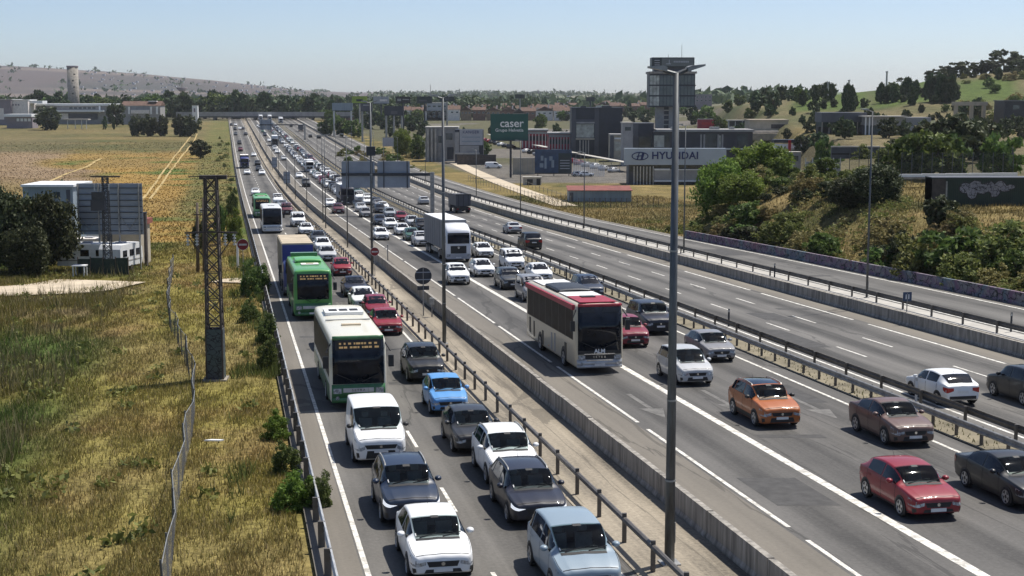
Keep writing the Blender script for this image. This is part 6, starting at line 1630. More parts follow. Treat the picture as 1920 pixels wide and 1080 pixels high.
B = Bld('red_posted_stand', 'white walled stand with two red posts right of the showroom', 'building', 1448, 1534, 270, 322, foot=290); B.box('canopy', 1452, 1532, 262, 268, 'navy', .5, 5); B.box('wall', 1448, 1532, 270, 278, 'white', .2, .5); B.box('wall', 1448, 1532, 278.2, 282, 'conc_light', -.1, .6); B.box('floor', 1448, 1532, 282.2, 290, 'navy_edge', .2, 5, z0=0)
for x in (1478, 1520): B.box('red_post', x, x + 5, 263, 290, 'redsign', -.3, .15, z0=0)
for x in (1458, 1508): B.box('sign_stroke', x, x + 4, 274, 277, 'black', .1, .19)
B = Bld('glass_kiosk', 'small grey glazed kiosk right of the bright green trees', 'hut', 1468, 1502, 286, 262, foot=330); B.wall('greywall', 3); B.flat('conc_light', .2, .2); B.box('window', 1480, 1497, 292, 302, 'winglass', -.08, -.02); B.box('window', 1471, 1478, 292, 318, 'litglass', -.08, -.02)
B = Bld('yard_gate', 'grey sheet gate with white posts above a white kerb', 'gate', 1511, 1578, 301, 258, foot=330)
for k in range(5): B.box('panel', 1512 + k * 13, 1523.4 + k * 13, 303 + k * .6, 327, 'greywall', .02, .08, z0=.1)
for k in range(6): B.box('post', 1510 + k * 13, 1511.6 + k * 13, 296, 330, 'galv_light', -.05, .1, z0=0)
B = Bld('white_kerb', 'bright white kerb line under the sheet gate', 'kerb', 1489, 1592, 329, 256, foot=332); B.wall('white', .5, 'kerb'); B.box('joint', 1540, 1541, 328.7, 332, 'greywall', -.02, .52)
B = Bld('white_barrier', 'long white barrier behind the dark graffiti container', 'barrier', 1684, 1908, 325, 182); 
for k in range(5): B.box('barrier_block', 1684 + k * 45, 1728 + k * 45, 326.5 - k * .6, 332, 'white', 0, .35)
B.box('footing', 1684, 1908, 332, 336, 'conc', -.1, .5)
# net fences
def net_fence(label, px, Yv, ybot, ytop, mpost='pole', net=.18, col=(.05, .06, .055), z0=None):
    M['n%d' % len(M)] = netmat('dark_fence_net', col, net); mk = list(M)[-1]
    X, _, zb = pix(px[0], ybot, Yv); zb = zb if z0 is None else z0
    t = thing('net_fence', label, 'fence', (X, Yv, zb)); H = pix(px[0], ytop, Yv)[2] - zb
    xs = [pix(p, ybot, Yv)[0] - X for p in px]
    for a in xs: link('post', MB().tube((a, 0, -1.2), (a, 0, H), .05, .05, 6).mesh('post', mpost), t)
    for a, b_ in zip(xs, xs[1:]): link('net', MB().quad((a, .06, 0), (b_, .06, 0), (b_, .06, H), (a, .06, H)).mesh('net', mk, fix=False), t)
net_fence('tall dark net fence along the terrace left of the round oak', list(range(1592, 1700, 18)), 203, 330, 276)
net_fence('tall dark net fence along the terrace right of the round oak', list(range(1690, 1900, 19)), 186, 327, 286, net=.28)
net_fence('thin post and net fence below the half buried shed', list(range(1085, 1255, 10)), 258, 389, 371, 'wood', .12, (.12, .12, .09))
def wood_fence(label, p, q, n, H):
    a = Vector(ground(*p)); b_ = Vector(ground(*q)); t = thing('post_fence', label, 'fence', a); d = b_ - a
    for k in range(n):
        v = d * (k / (n - 1)); v.z = float(T(a.x + v.x, a.y + v.y)) - a.z
        link('post', MB().beam((v.x, v.y, -.2 + v.z), (v.x, v.y, v.z + H), .09, .09).mesh('post', 'conc'), t)
        if k: link('rail', MB().beam((u.x, u.y, u.z + H * .8), (v.x, v.y, v.z + H * .8), .04, .05).mesh('rail', 'conc'), t)
        u = v
wood_fence('row of pale fence posts between the slip road verge and the dirt path', (878, 338), (1062, 388), 30, 1.5)
wood_fence('row of pale fence posts on the uphill side of the dirt path', (985, 347), (1070, 378), 12, 1.3)
# containers on the terrace
B = Bld('shipping_container', 'long dark green container sprayed with pale graffiti on the terrace', 'container', 1748, 1962, 334, 150)
b = MB()
link('body', MB().box(-B.w / 2, B.w / 2, 0, 2.5, 0, B.h).mesh('body', 'teal'), B.t)
for k in range(58):
    xx = -B.w / 2 + .2 + k * (B.w - .4) / 58; b.box(xx, xx + .1, -.035, -.002, .2, B.h - .15)
r_ = link('corrugation', b.mesh('corrugation', 'teal'), B.t); r_['kind'] = 'stuff'
r7 = random.Random(8)
for k, (px, py, rw, rh) in enumerate(((1812, 352, 10, 9), (1824, 363, 9, 10), (1830, 347, 11, 8), (1843, 355, 9, 9), (1856, 350, 11, 9), (1866, 361, 8, 9), (1876, 348, 9, 8), (1886, 354, 8, 6), (1896, 350, 7, 4))):
    for sc, dd, m in ((1.0, -.05, 'black'), (.82, -.058, 'graffiti_grey')):
        r8 = random.Random(k); n = 14
        pts = [(B.x(px) + 1.45 * rw * B.k * sc * r8.uniform(.75, 1.1) * math.cos(2 * math.pi * i / n), B.z(py) + 1.35 * rh * B.k * sc * r8.uniform(.7, 1.1) * math.sin(2 * math.pi * i / n)) for i in range(n)]
        link('graffiti_letter', MB().prism(pts, 'y', dd - .002 * k * .1, dd + .02).mesh('graffiti_letter', m), B.t)
B.box('end_frame', 1748, 1774, 335, 387, 'rust', -.05, 2.4, z0=.02); B.box('corner_post', 1774, 1777, 340, 387, 'galv', -.08, -.04, z0=.02); B.box('coping', 1748, 1962, 332.5, 334, 'navy_edge', -.05, 2.55)
B = Bld('dark_clad_house', 'dark brown clad box house on the hill at the right edge', 'building', 1884, 1960, 190, 470); B.wall('steel_dark', 10); B.flat('navy_edge', .3, .3); B.box('window', 1900, 1912, 197, 205, 'winglass', -.08, -.02)
B = Bld('stone_ruin', 'pale stone colonnade with open bays on the hillside', 'ruin', 1790, 1850, 193, 480); B.box('lintel', 1788, 1852, 191, 198, 'beige', 0, 2)
for x in (1792, 1821, 1844): B.box('pier', x, x + 5, 198, 214, 'beige', .1, 1.9, z0=0)

# ---- roadside signs on tall masts
def mast_sign(label, x0, x1, y0, y1, Yv, m, pole='conc_light', legs=1, strokes=None, foot=None):
    B = Bld('mast_sign', label, 'hoarding', x0, x1, y0, Yv, foot); xm = (x0 + x1) / 2
    bd = B.box('board', x0, x1, y0, y1, m, -.3, .3); B.box('rim', x0 - .4, x1 + .4, y1, y1 + .8, 'steel_dark', -.5, .5)
    for k in range(legs):
        px = xm if legs == 1 else x0 + 3 + (x1 - x0 - 6) * k / (legs - 1)
        link('mast', MB().tube((B.x(px), 0, -.5), (B.x(px), 0, B.z(y1)), .45, .4, 12).mesh('mast', pole), B.t)
    for s in strokes or []: B.box('sign_stroke', *s, -.36, -.305, bd)
mast_sign('lime green sign on a white mast far behind the queue', 660, 688, 180.5, 193.5, 760, 'lime', strokes=[(668, 680, 186, 190, 'darksign')])
mast_sign('pale sign board beside the lime green sign', 700, 729, 181, 194, 800, 'greysign', 'steel_dark', strokes=[(712, 726, 186, 190, 'offwhite')])
mast_sign('black sign with two pale patches right of the pale board', 742, 769.5, 181, 193, 760, 'black', 'steel_dark', strokes=[(745, 752, 185, 189.5, 'greywall'), (755, 767, 185.5, 187.5, 'greywall')])
mast_sign('dark grey sign second from the right of the far row', 782, 810, 181, 193, 760, 'darksign', 'steel_dark', strokes=[(786, 800, 187, 190, 'navy_edge')])
mast_sign('dark sign with a faint peak mark at the right of the far row', 824, 852, 181, 189, 760, 'darksign', 'galv', strokes=[(834, 842, 184, 187.5, 'navy_edge')])
mast_sign('lone dark sign on a slim mast above the town roofs', 966, 984, 177, 184, 900, 'darksign', 'greywall')
mast_sign('small dark sign board above the dark cube building', 1099, 1115, 182, 189, 880, 'darksign', 'steel_dark')
mast_sign('navy hoarding with a faint mark on three legs below the far row of signs', 721, 756, 199, 216, 620, 'navy', 'galv', 3, [(733, 745, 208, 214, 'navy_edge')])
mast_sign('dark banner board under the lime green sign', 676, 698, 194, 208, 640, 'navy_edge', 'galv', 2, [(681, 694, 196, 198.5, 'greywall')])
mast_sign('grey board on two legs at the left of the far row of signs', 623, 661, 193, 207, 700, 'bluewall', 'galv_light', 2)

# ---- town roofs
hz = []
r4 = random.Random(21)
for row, (yb, Yv, x0, x1) in enumerate(((222, 720, 748, 1068), (215, 830, 760, 1068), (209, 960, 760, 1215), (204, 1120, 820, 1215))):
    x = x0
    while x < x1:
        w_ = r4.uniform(15, 26) * 900 / Yv
        X, _, _ = pix(x + w_ / 2, yb, Yv)
        near = 'nearest' if row == 0 else 'distant'
        m, nm = r4.choice([('brick', 'orange brick'), ('brick', 'orange brick'), ('brick2', 'ochre brick'), ('offwhite', 'pale rendered')])
        B = Bld('terraced_house', '%s %s house under terracotta tiles %s' % (['nearest row', 'second row', 'third row', 'farthest row'][row], nm, 'left of the white block' if x < 800 else 'behind the KANGER panel' if x < 905 else 'behind the green hoarding' if x < 995 else 'above the red shops' if x < 1070 else 'right of the dark cube building'), 'house', x, x + w_, yb - r4.uniform(12, 15) * 800 / Yv, Yv, foot=yb + 4, group='town houses beyond the showrooms')
        B.wall(m, 9); B.gable('rooftile', r4.uniform(2.0, 3.0), along=r4.choice('xxy')); B.windows(3 if row < 2 else 2, 1, 'winglass', .4, .3, .55, .95)
        link('chimney', MB().box(B.w * .2, B.w * .2 + .9, 4, 4.9, B.h + 1, B.h + 3.4).mesh('chimney', 'offwhite'), B.t)
        x += w_ * r4.uniform(1.0, 1.15)
B = Bld('gable_house', 'house with a dark pointed gable just above the green hoarding', 'house', 962, 984, 213, 560, foot=250); B.wall('offwhite', 8); B.gable('rust', 2.6, along='y'); B.windows(3, 1, 'winglass', .45, .3, .5, .95)
B = Bld('white_block', 'white storeyed block left of the dark mast sign row', 'building', 800, 838, 193, 690, foot=226); B.wall('greysign', 9); B.flat('offwhite', .3, .3); B.windows(4, 3, 'winglass', .6, .35, .1, .95)
B = Bld('far_flat_block', 'flat grey apartment block right behind the tower', 'building', 1304, 1335, 178, 1100, foot=205); B.wall('mauve', 14); B.flat('greywall', .3, .4); B.windows(4, 2, 'winglass', .5, .3, .5, .98)
B = Bld('white_wall', 'long white wall along the bank below the far hoardings', 'wall', 690, 790, 229.5, 560, foot=233); B.wall('conc_light', .6); B.box('coping', 690, 790, 229, 229.6, 'white', -.1, .7)
for i, (px, py, w1) in enumerate(((1009, 169, 2.0), (1178, 178, 4), (1112, 176, 1.2), (807, 160, 1.0))):
    B = Bld('distant_tower', ['slim distant mast on the hazy horizon right of the lone dark sign', 'distant tower block on the hazy horizon', 'faint distant mast above the small dark sign', 'thin mast above the far signs'][i], 'tower', px - w1 / 2, px + w1 / 2, py, 5200 if i < 3 else 1500, foot=187)
    link('shaft', MB().box(-B.w / 2, B.w / 2, 0, B.w, -5, B.h).mesh('shaft', 'mauve'), B.t); link('cap', MB().box(-B.w * .3, B.w * .3, B.w * .1, B.w * .7, B.h, B.h * 1.06).mesh('cap', 'greywall'), B.t)
for i, (px, pt_, Yv) in enumerate(((1552.5, 156, 640), (1592, 152, 660), (1663, 136, 640))):
    B = Bld('floodlight_mast', ['left', 'middle', 'right'][i] + ' pale slim mast rising behind the hill trees', 'mast', px - 2, px + 2, pt_, Yv); link('mast', MB().tube((0, 0, -1), (0, 0, B.h), .5, .35, 8).mesh('mast', 'conc_light'), B.t); link('cap', MB().box(-.5, .5, -.4, .4, B.h, B.h + .5).mesh('cap', 'galv'), B.t)
# rows of parked cars and their pale shade roofs
A_ = Vector(pix(905, 262, tground(905, 264))); E_ = Vector(pix(1160, 322, tground(1160, 325)))
for i in range(22):
    f = (i + .5) / 22; p = A_.lerp(E_, f); k = rng.choice(['hatch', 'suv', 'sedan', 'small']); cn = rng.choice(['white', 'silver', 'white', 'black', 'steel', 'red'])
    if 0.34 < f < .42: continue
    mw = Matrix.Translation((p.x, p.y, float(T(p.x, p.y)) + .02)) @ Matrix.Rotation(.9 + rng.uniform(-.05, .05), 4, 'Z')
    place(car_proto(k, 2), mw, '%s car parked in the diagonal yard row %s' % ({'steel': 'blue grey'}.get(cn, cn), 'below the green hoarding' if f < .34 else 'before the red shops' if f < .62 else 'before the dark cube building' if f < .8 else 'left of the pale blue fascia'), 'car', 'parked_car', COL[cn], 'cars parked in the diagonal yard row')
for i, (f0, f1) in enumerate(((.0, .3), (.44, .72), (.75, 1.0))):
    p, q = A_.lerp(E_, f0), A_.lerp(E_, f1); z = float(T(p.x, p.y)); z2 = float(T(q.x, q.y)); off = Vector((3.2, 5.2, 0))
    t = thing('parking_canopy', 'long pale parking canopy %s' % ['by the foot of the green hoarding', 'before the red shops and dark cube building', 'left of the pale blue fascia'][i], 'canopy', (p.x, p.y, z))
    d = q - p; n_ = Vector((d.y, -d.x, 0)).normalized() * -1.6
    v = [off + Vector((0, 0, 2.5)) + n_, off + Vector((d.x, d.y, z2 - z + 2.5)) + n_, off + Vector((d.x, d.y, z2 - z + 2.7)) - n_, off + Vector((0, 0, 2.7)) - n_]
    b = MB(); b.v = [tuple(u) for u in v] + [tuple(u + Vector((0, 0, .16))) for u in v]; b.f = [(0, 3, 2, 1), (4, 5, 6, 7), (0, 1, 5, 4), (1, 2, 6, 5), (2, 3, 7, 6), (3, 0, 4, 7)]
    link('roof', b.mesh('roof', 'conc_light'), t)
    for k in range(7):
        u = off + Vector((d.x * k / 6, d.y * k / 6, (z2 - z) * k / 6)); link('post', MB().box(u.x - .07, u.x + .07, u.y - .07, u.y + .07, u.z, u.z + 2.55).mesh('post', 'galv'), t)
# parked cars in the yard
for i, (x, y, c, lb) in enumerate(((1098, 331, 'white', 'white parked car before the white railings'), (1086, 331, 'silver', 'silver parked car beside the gate leaf'), (925, 316, 'white', 'white parked van in the car yard below the KANGER panel'))):
    X, Y, z = pix(x, y, tground(x, y)); z = float(T(X, Y)); mw = Matrix.Translation((X, Y, z)) @ Matrix.Rotation(.1, 4, 'Z')
    place(car_proto('hatch' if i < 2 else 'van', 1), mw, lb, 'car' if i < 2 else 'van', 'hatchback' if i < 2 else 'delivery_van', COL[c], 'parked cars in the yard')
# pale paths
def path(name, pxs, wd, m, h=.05):
    b = MB(); P = [Vector(ground(x, y)) for x, y in pxs]; rows = []
    Q_ = []
    for a, c in zip(P, P[1:]):
        for k in range(8): Q_.append(a.lerp(c, k / 8))
    Q_.append(P[-1])
    for i, p in enumerate(Q_):
        d = (Q_[min(i + 1, len(Q_) - 1)] - Q_[max(i - 1, 0)]); nrm = Vector((-d.y, d.x, 0)).normalized() * wd / 2
        r = []
        for q in (p - nrm, p, p + nrm): r.append((q.x, q.y, float(T(q.x, q.y)) + h))
        rows.append(r)
    b.grid(rows); return b.obj(name, m, kind='structure', fix=False)
M['dirt'] = mat('pale_trodden_dirt', (.50, .42, .31), .95, var=.25, scale=.5, bump=.2)
M['straw'] = mat('pale_stubble_track', (.42, .31, .13), .95, var=.3, scale=.3)
path('dirt_track', [(-120, 548), (-20, 543), (60, 538), (130, 532), (190, 523)], 9, 'dirt', .12)
path('dirt_track', [(425, 528), (452, 522), (486, 528)], 3.2, 'dirt', .12)
path('dirt_path', [(800, 287), (862, 308), (930, 338), (1000, 364), (1062, 385)], 4.2, 'dirt', .1)
for dx in (0, 13): path('field_track', [(268 + dx, 372), (300 + dx, 328), (330 + dx, 290), (352 + dx, 262), (362 + dx * .6, 250)], .55, 'straw', .1)
path('field_track', [(60, 352), (120, 327), (165, 310), (190, 297)], .9, 'straw', .1)
path('terrace_path', [(1660, 385), (1750, 388), (1805, 396)], 3, 'dirt', .3) if False else None
# steps on the bank
X, Y, z = pix(1460, 462, 143); t = thing('bank_steps', 'small concrete outlet with a pale ramp in the scrub bank', 'drain', (X, Y, float(T(X, Y))))
link('slab', MB().box(-.6, 2.0, .5, 1.4, .4, .7).mesh('slab', 'conc'), t); link('channel', MB().beam((-1.6, -1.8, -.9), (.2, .7, .75), .35, .15).mesh('channel', 'conc_light'), t)
# ------------------------------------------------------------------ vegetation
def unit(n): 
    v = nr.normal(size=(n, 3)); return v / np.linalg.norm(v, axis=1, keepdims=True)
def leaves(centers, size, m, name='crown', flat=.0, aspect=1.7):
    """small leaf sprays, one quad each, round the given centres"""
    n = len(centers); d = unit(n); d[:, 2] = d[:, 2] * (1 - flat) ; nrm = unit(n)
    a = np.cross(d, nrm); a /= np.linalg.norm(a, axis=1, keepdims=True) + 1e-9
    b = np.cross(a, d); b /= np.linalg.norm(b, axis=1, keepdims=True) + 1e-9
    s = size * nr.uniform(.55, 1.35, (n, 1))
    a = a * s * .5; b = b * s * .5 * aspect
    V = np.stack([centers - b, centers + a * .9, centers + b, centers - a * .9], 1).reshape(-1, 3)
    return npmesh(name, V, np.arange(4 * n).reshape(-1, 4), m)
def clumps(n, k, rad, shape, cr=.3):
    """n clumps of k sprays in a crown; shape maps unit-ball points to the crown"""
    c = unit(n) * (nr.uniform(.25, 1, (n, 1)) ** .45)
    c = shape(c); r = rad * cr * nr.uniform(.6, 1.3, (n, 1, 1))
    p = c[:, None, :] + unit(n * k).reshape(n, k, 3) * r * (nr.uniform(0, 1, (n, k, 1)) ** .5) * np.array([1, 1, .75])
    return p.reshape(-1, 3)
def trunkmesh(h, r, limbs, spread, top, m='bark'):
    b = MB(); b.tube((0, 0, -.3), (.05 * h, 0, h), r, r * .7, 8)
    for k in range(limbs):
        a = 2 * math.pi * k / max(1, limbs) + rng.uniform(-.4, .4); e = spread * rng.uniform(.5, .9)
        b.tube((.05 * h, 0, h * rng.uniform(.75, 1)), (e * math.cos(a), e * math.sin(a), h + (top - h) * rng.uniform(.35, .7)), r * .5, r * .15, 6)
    return b.mesh('trunk', m, True)
VAR = {}
def variants(key, n, f):
    VAR[key] = [f(i) for i in range(n)]
def mk_broad(leafm, n, k, size, flatb=.55, lob=1.0):
    def f(i):
        ax = nr.uniform(.8, 1.0, 3)
        def sh(c):
            c = c.copy(); lump = 1 + .28 * lob * np.sin(c[:, 0:1] * 4 + i) * np.cos(c[:, 1:2] * 3.5 + 2 * i)
            c = c * lump * np.array([.5, .5, .46]) * ax; c[:, 2] += .5
            c[:, 2] = np.maximum(c[:, 2], .06 + .05 * nr.rand(len(c))); return c
        return leaves(clumps(n, k, .5, sh, .26), size, leafm), trunkmesh(.3, .035, 5, .32, .9)
    return f
def mk_poplar(leafm, n, k, size):
    def f(i):
        def sh(c):
            c = c.copy(); w = .13 * (1 - .55 * np.clip(c[:, 2:3], -.2, 1)); c[:, :2] *= w * 3.6; c[:, 2] = .53 + c[:, 2] * .47; return c
        return leaves(clumps(n, k, .2, sh, .3), size, leafm), trunkmesh(.2, .02, 2, .06, .6)
    return f
def mk_pine(leafm, n, k, size):
    def f(i):
        def sh(c):
            c = c.copy(); c = c * np.array([.55, .5, .24]); c[:, 2] += .74 + .05 * np.sin(c[:, 0] * 7 + i); return c
        return leaves(clumps(n, k, .4, sh, .22), size, leafm), trunkmesh(.55, .03, 6, .4, .92)
    return f
def mk_bush(leafm, n, k, size):
    def f(i):
        def sh(c):
            c = c.copy(); c[:, 2] = np.abs(c[:, 2]); lump = 1 + .3 * np.sin(c[:, 0:1] * 5 + i) * np.cos(c[:, 1:2] * 4 + i)
            return c * lump * np.array([.5, .5, .85]) 
        return leaves(clumps(n, k, .45, sh, .27), size, leafm), trunkmesh(.12, .02, 5, .3, .7)
    return f
variants('oak_near', 3, mk_broad('leaf_dark', 220, 75, .032))
variants('oak', 4, mk_broad('leaf_dark', 60, 26, .085))
variants('bright', 3, mk_broad('leaf_bright', 260, 75, .031, lob=1.4))
variants('mid', 4, mk_broad('leaf_mid', 70, 30, .075))
variants('far', 6, mk_broad('leaf_far', 26, 16, .15))
variants('poplar', 4, mk_poplar('leaf_far', 70, 26, .2))
variants('pine', 4, mk_pine('leaf_dark', 40, 26, .075))
variants('scrub', 5, mk_bush('leaf_scrub', 100, 42, .045))
variants('olive', 5, mk_bush('leaf_olive', 100, 42, .047))
variants('shrub_near', 5, mk_bush('leaf_verge', 130, 60, .038))
variants('shrub_bright', 3, mk_bush('leaf_bright', 130, 60, .038))
def tree(key, label, X, Y, z, w_, h, cat='tree', group=None, name=None):
    me, tr = rng.choice(VAR[key])
    t = thing(name or {'pine': 'pine_tree', 'poplar': 'poplar_tree'}.get(key, 'shrub' if cat in ('shrub', 'bush') else 'tree'), label, cat, (X, Y, z), rng.uniform(0, 6.28), group)
    t.scale = (w_, w_, h)
    link('crown', me, t); link('stem' if cat == 'shrub' else 'trunk', tr, t); return t
def ptree(key, label, x, yb, wpx, ytop, Y=None, cat='tree', group=None, foot=None, name=None):
    """tree that stands at pixel x, yb (or at distance Y) and covers wpx pixels"""
    if Y is None:
        X, Y, z = ground(x, yb); z = float(T(X, Y)) - .1
    else:
        X, _, zf = pix(x, yb, Y); z = float(T(X, Y)) - .2
    zt = pix(x, ytop, Y)[2]
    k = {'pine': .95}.get(key, 1.0)
    return tree(key, label, X, Y, z, wpx * Y / F * k, max(1., (zt - z) / (1.0 if key != 'bush' else .9)), cat, group, name)
# left: dark evergreens by the compound
for x, yb, wp, yt, lb in ((20, 505, 120, 342, 'big dark evergreen at the left edge beside the compound'), (88, 503, 118, 352, 'big dark evergreen nearest the white caravans'), (-40, 500, 110, 350, 'dark evergreen cut off by the left edge'), (52, 512, 90, 420, 'lower dark evergreen in front of the two big ones')): ptree('oak_near', lb, x, yb, wp, yt)
ptree('mid', 'small green tree just behind the metal shed roof', 114, 349, 22, 330, Y=200)
ptree('oak', 'lone dark round bush in the golden field by the verge', 375, 297, 40, 259)
ptree('oak', 'dark round tree in front of the long works', 88, 231, 54, 196, Y=790)
for i, (x, w1) in enumerate(((256, 30), (276, 34), (300, 34), (336, 30), (358, 40))): ptree('oak', ['leftmost dark hedge clump at the far end of the field', 'second dark hedge clump at the far end of the field', 'third dark hedge clump at the far end of the field', 'fourth dark hedge clump near the bridge', 'rightmost dark hedge clump near the bridge'][i], x, 242, w1, 213, Y=700)
ptree('oak', 'dark tree between the long works and the low house', 218, 215, 34, 190, Y=850)
for x, w1 in ((196, 10), (212, 8)): ptree('far', 'small round bush in the grass before the low house', x, 222, w1, 216, Y=790, group='small bushes before the low house')
# verge shrubs along the left guard rail
for i, (x, yb, wp, hp, key, lb) in enumerate(((480, 552, 52, 78, 'shrub_near', 'dark green shrub beside the verge no entry sign'), (470, 600, 40, 45, 'shrub_near', 'small shrub below the verge no entry sign'), (500, 640, 44, 60, 'shrub_near', 'shrub against the guard rail beside the all green bus'), (502, 690, 46, 66, 'shrub_near', 'shrub against the guard rail opposite the cream bus'),
        (520, 815, 50, 55, 'shrub_bright', 'bright leafy shrub alone by the guard rail'), (535, 878, 56, 62, 'shrub_near', 'grey green shrub by the guard rail below the bright leafy one'), (552, 945, 78, 78, 'shrub_bright', 'bright low shrub spreading over the dry grass by the rail'), (598, 945, 56, 82, 'shrub_near', 'dark shrub hanging over the guard rail onto the shoulder'),
        (436, 402, 26, 50, 'shrub_near', 'green shrub on the verge beside the pylon head'), (440, 450, 36, 60, 'shrub_bright', 'bright green shrub on the verge beside the white coach'), (374, 470, 26, 62, 'oak', 'dark bush round the feet of the wooden poles'), (415, 440, 26, 60, 'mid', 'leafy bush behind the pylon'))):
    X, Y, z = ground(x, yb); z = float(T(X, Y)); tree(key, lb, X, Y, z, wp * Y / F, hp * Y / F * 1.05, 'shrub')
# right: bright trees, round oak, scrub bank
for x, yb, wp, yt, Yv, lb in ((1352, 404, 100, 292, 186, 'left bright green tree on the bank beside the pale blue fascia'), (1425, 395, 120, 262, 196, 'tallest bright green tree on the bank'), (1392, 412, 96, 318, 178, 'lower bright green tree between the two taller ones'), (1462, 392, 70, 305, 205, 'right bright green tree on the bank next to the glazed kiosk')): ptree('bright', lb, x, yb, wp, yt, Y=Yv)
for x, yb, wp, yt, Yv, lb in ((1638, 415, 112, 303, 152, 'dark round oak on the bank behind the kerb lamp post'), (1590, 412, 92, 332, 154, 'left lower half of the dark round oak clump')): ptree('oak_near', lb, x, yb, wp, yt, Y=Yv)
r5 = random.Random(9)
cnt = 0
for i in range(250):
    Yv = r5.uniform(84, 212); cc = r5.uniform(51.8, 70 if Yv < 180 else 76)
    X = float(ref(Yv)) + cc
    if X / Yv > .40: continue
    if (cc > 62 and Yv < 150) or (132 < Yv < 160 and .2 < X / Yv < .29 and cc > 58): continue
    if Yv > 180 and X < float(bankx(Yv)) - 3: continue
    big = r5.random() < .45
    w1 = r5.uniform(1.6, 3.0) if not big else r5.uniform(2.8, 4.6); h1 = w1 * r5.uniform(.5, .85)
    key = r5.choice(['scrub', 'olive', 'olive', 'scrub', 'oak'] if r5.random() < .8 else ['mid'])
    zone = 'at the right edge' if Yv < 105 else 'right of the round oak' if Yv < 125 else 'below the round oak' if Yv < 150 else 'left of the outlet' if Yv < 176 else 'beneath the bright trees'
    hi = 'low' if cc < 56 else 'halfway up' if cc < 63 else 'high'
    tree(key, '%s%s bush %s on the bank %s' % ('big ' if w1 > 3 else 'small ', {'scrub': 'dry brownish', 'olive': 'olive green', 'oak': 'dark', 'mid': 'fresh green'}[key], hi, zone), X, Yv, float(T(X, Yv)) - .15, w1, h1, 'bush', 'bushes on the scrub bank'); cnt += 1
for x, yb, wp, yt, Yv, key, lb in ((1720, 510, 120, 432, 118, 'olive', 'big olive bush above the right part of the graffiti wall'), (1790, 520, 130, 420, 116, 'mid', 'big green bush above the right part of the graffiti wall'), (1870, 530, 130, 414, 114, 'olive', 'large olive bush at the right edge of the bank'), (1690, 500, 70, 430, 124, 'oak', 'dark bush low on the bank right of the kerb lamp post')): ptree(key, lb, x, yb, wp, yt, Y=Yv, cat='bush')
# low undergrowth between the bushes
for leafm, nm, lb, n in (('leaf_olive', 'undergrowth', 'olive undergrowth covering the bank between the bushes', 1500), ('leaf_scrub', 'undergrowth', 'dry brown undergrowth covering the bank between the bushes', 1100)):
    Y = nr.uniform(80, 215, n); X = ref(Y) + nr.uniform(51.5, 74, n)
    m = (X / Y < .4) & (fbm(X / 5, Y / 9, 3) > .44) & ~((X / Y > .27) & (Y > 128) & (X - ref(Y) > 62)); X, Y = X[m], Y[m]
    cc_ = np.stack([X, Y, T(X, Y) + .25], 1); s_ = np.repeat(nr.uniform(.35, 1.0, (len(X), 1)), 40, axis=0)
    cc_ = np.repeat(cc_, 40, axis=0) + nr.normal(size=(len(X) * 40, 3)) * np.array([.5, .5, .22]) * s_
    o = link(nm, leaves(cc_, .17, leafm, nm), kind='stuff'); o['label'] = lb; o['category'] = 'scrub'
# terrace and hill trees
for x, yb, wp, yt, Yv, key in ((1548, 318, 50, 260, 300, 'mid'), (1562, 300, 40, 262, 310, 'mid'), (1705, 330, 80, 250, 196, 'mid'), (1740, 330, 90, 246, 194, 'mid'), (1780, 330, 80, 252, 196, 'mid'), (1872, 328, 84, 244, 192, 'mid'), (1790, 300, 120, 210, 250, 'oak'), (1745, 300, 80, 225, 255, 'oak'), (1690, 300, 70, 255, 252, 'oak'), (1620, 300, 40, 270, 262, 'olive'), (1840, 290, 90, 215, 260, 'oak'), (1668, 312, 60, 268, 240, 'olive')):
    ptree(key, {'mid': 'leafy green tree behind the terrace net fence %s' % ({1548: 'right of the two red posts', 1562: 'just above the sheet gate', 1705: 'first from the left above the white barrier', 1740: 'second from the left above the white barrier', 1780: 'third from the left above the white barrier', 1872: 'at the right end of the white barrier'}.get(x, '')), 'oak': 'dark evergreen behind the terrace net fence %s' % ({1790: 'spreading above the container', 1745: 'left of the largest evergreen', 1690: 'right of the kerb lamp post', 1840: 'right of the largest evergreen'}.get(x, '')), 'olive': 'olive bush behind the terrace net fence'}[key], x, yb, wp, yt, Y=Yv, group='trees behind the terrace fence')
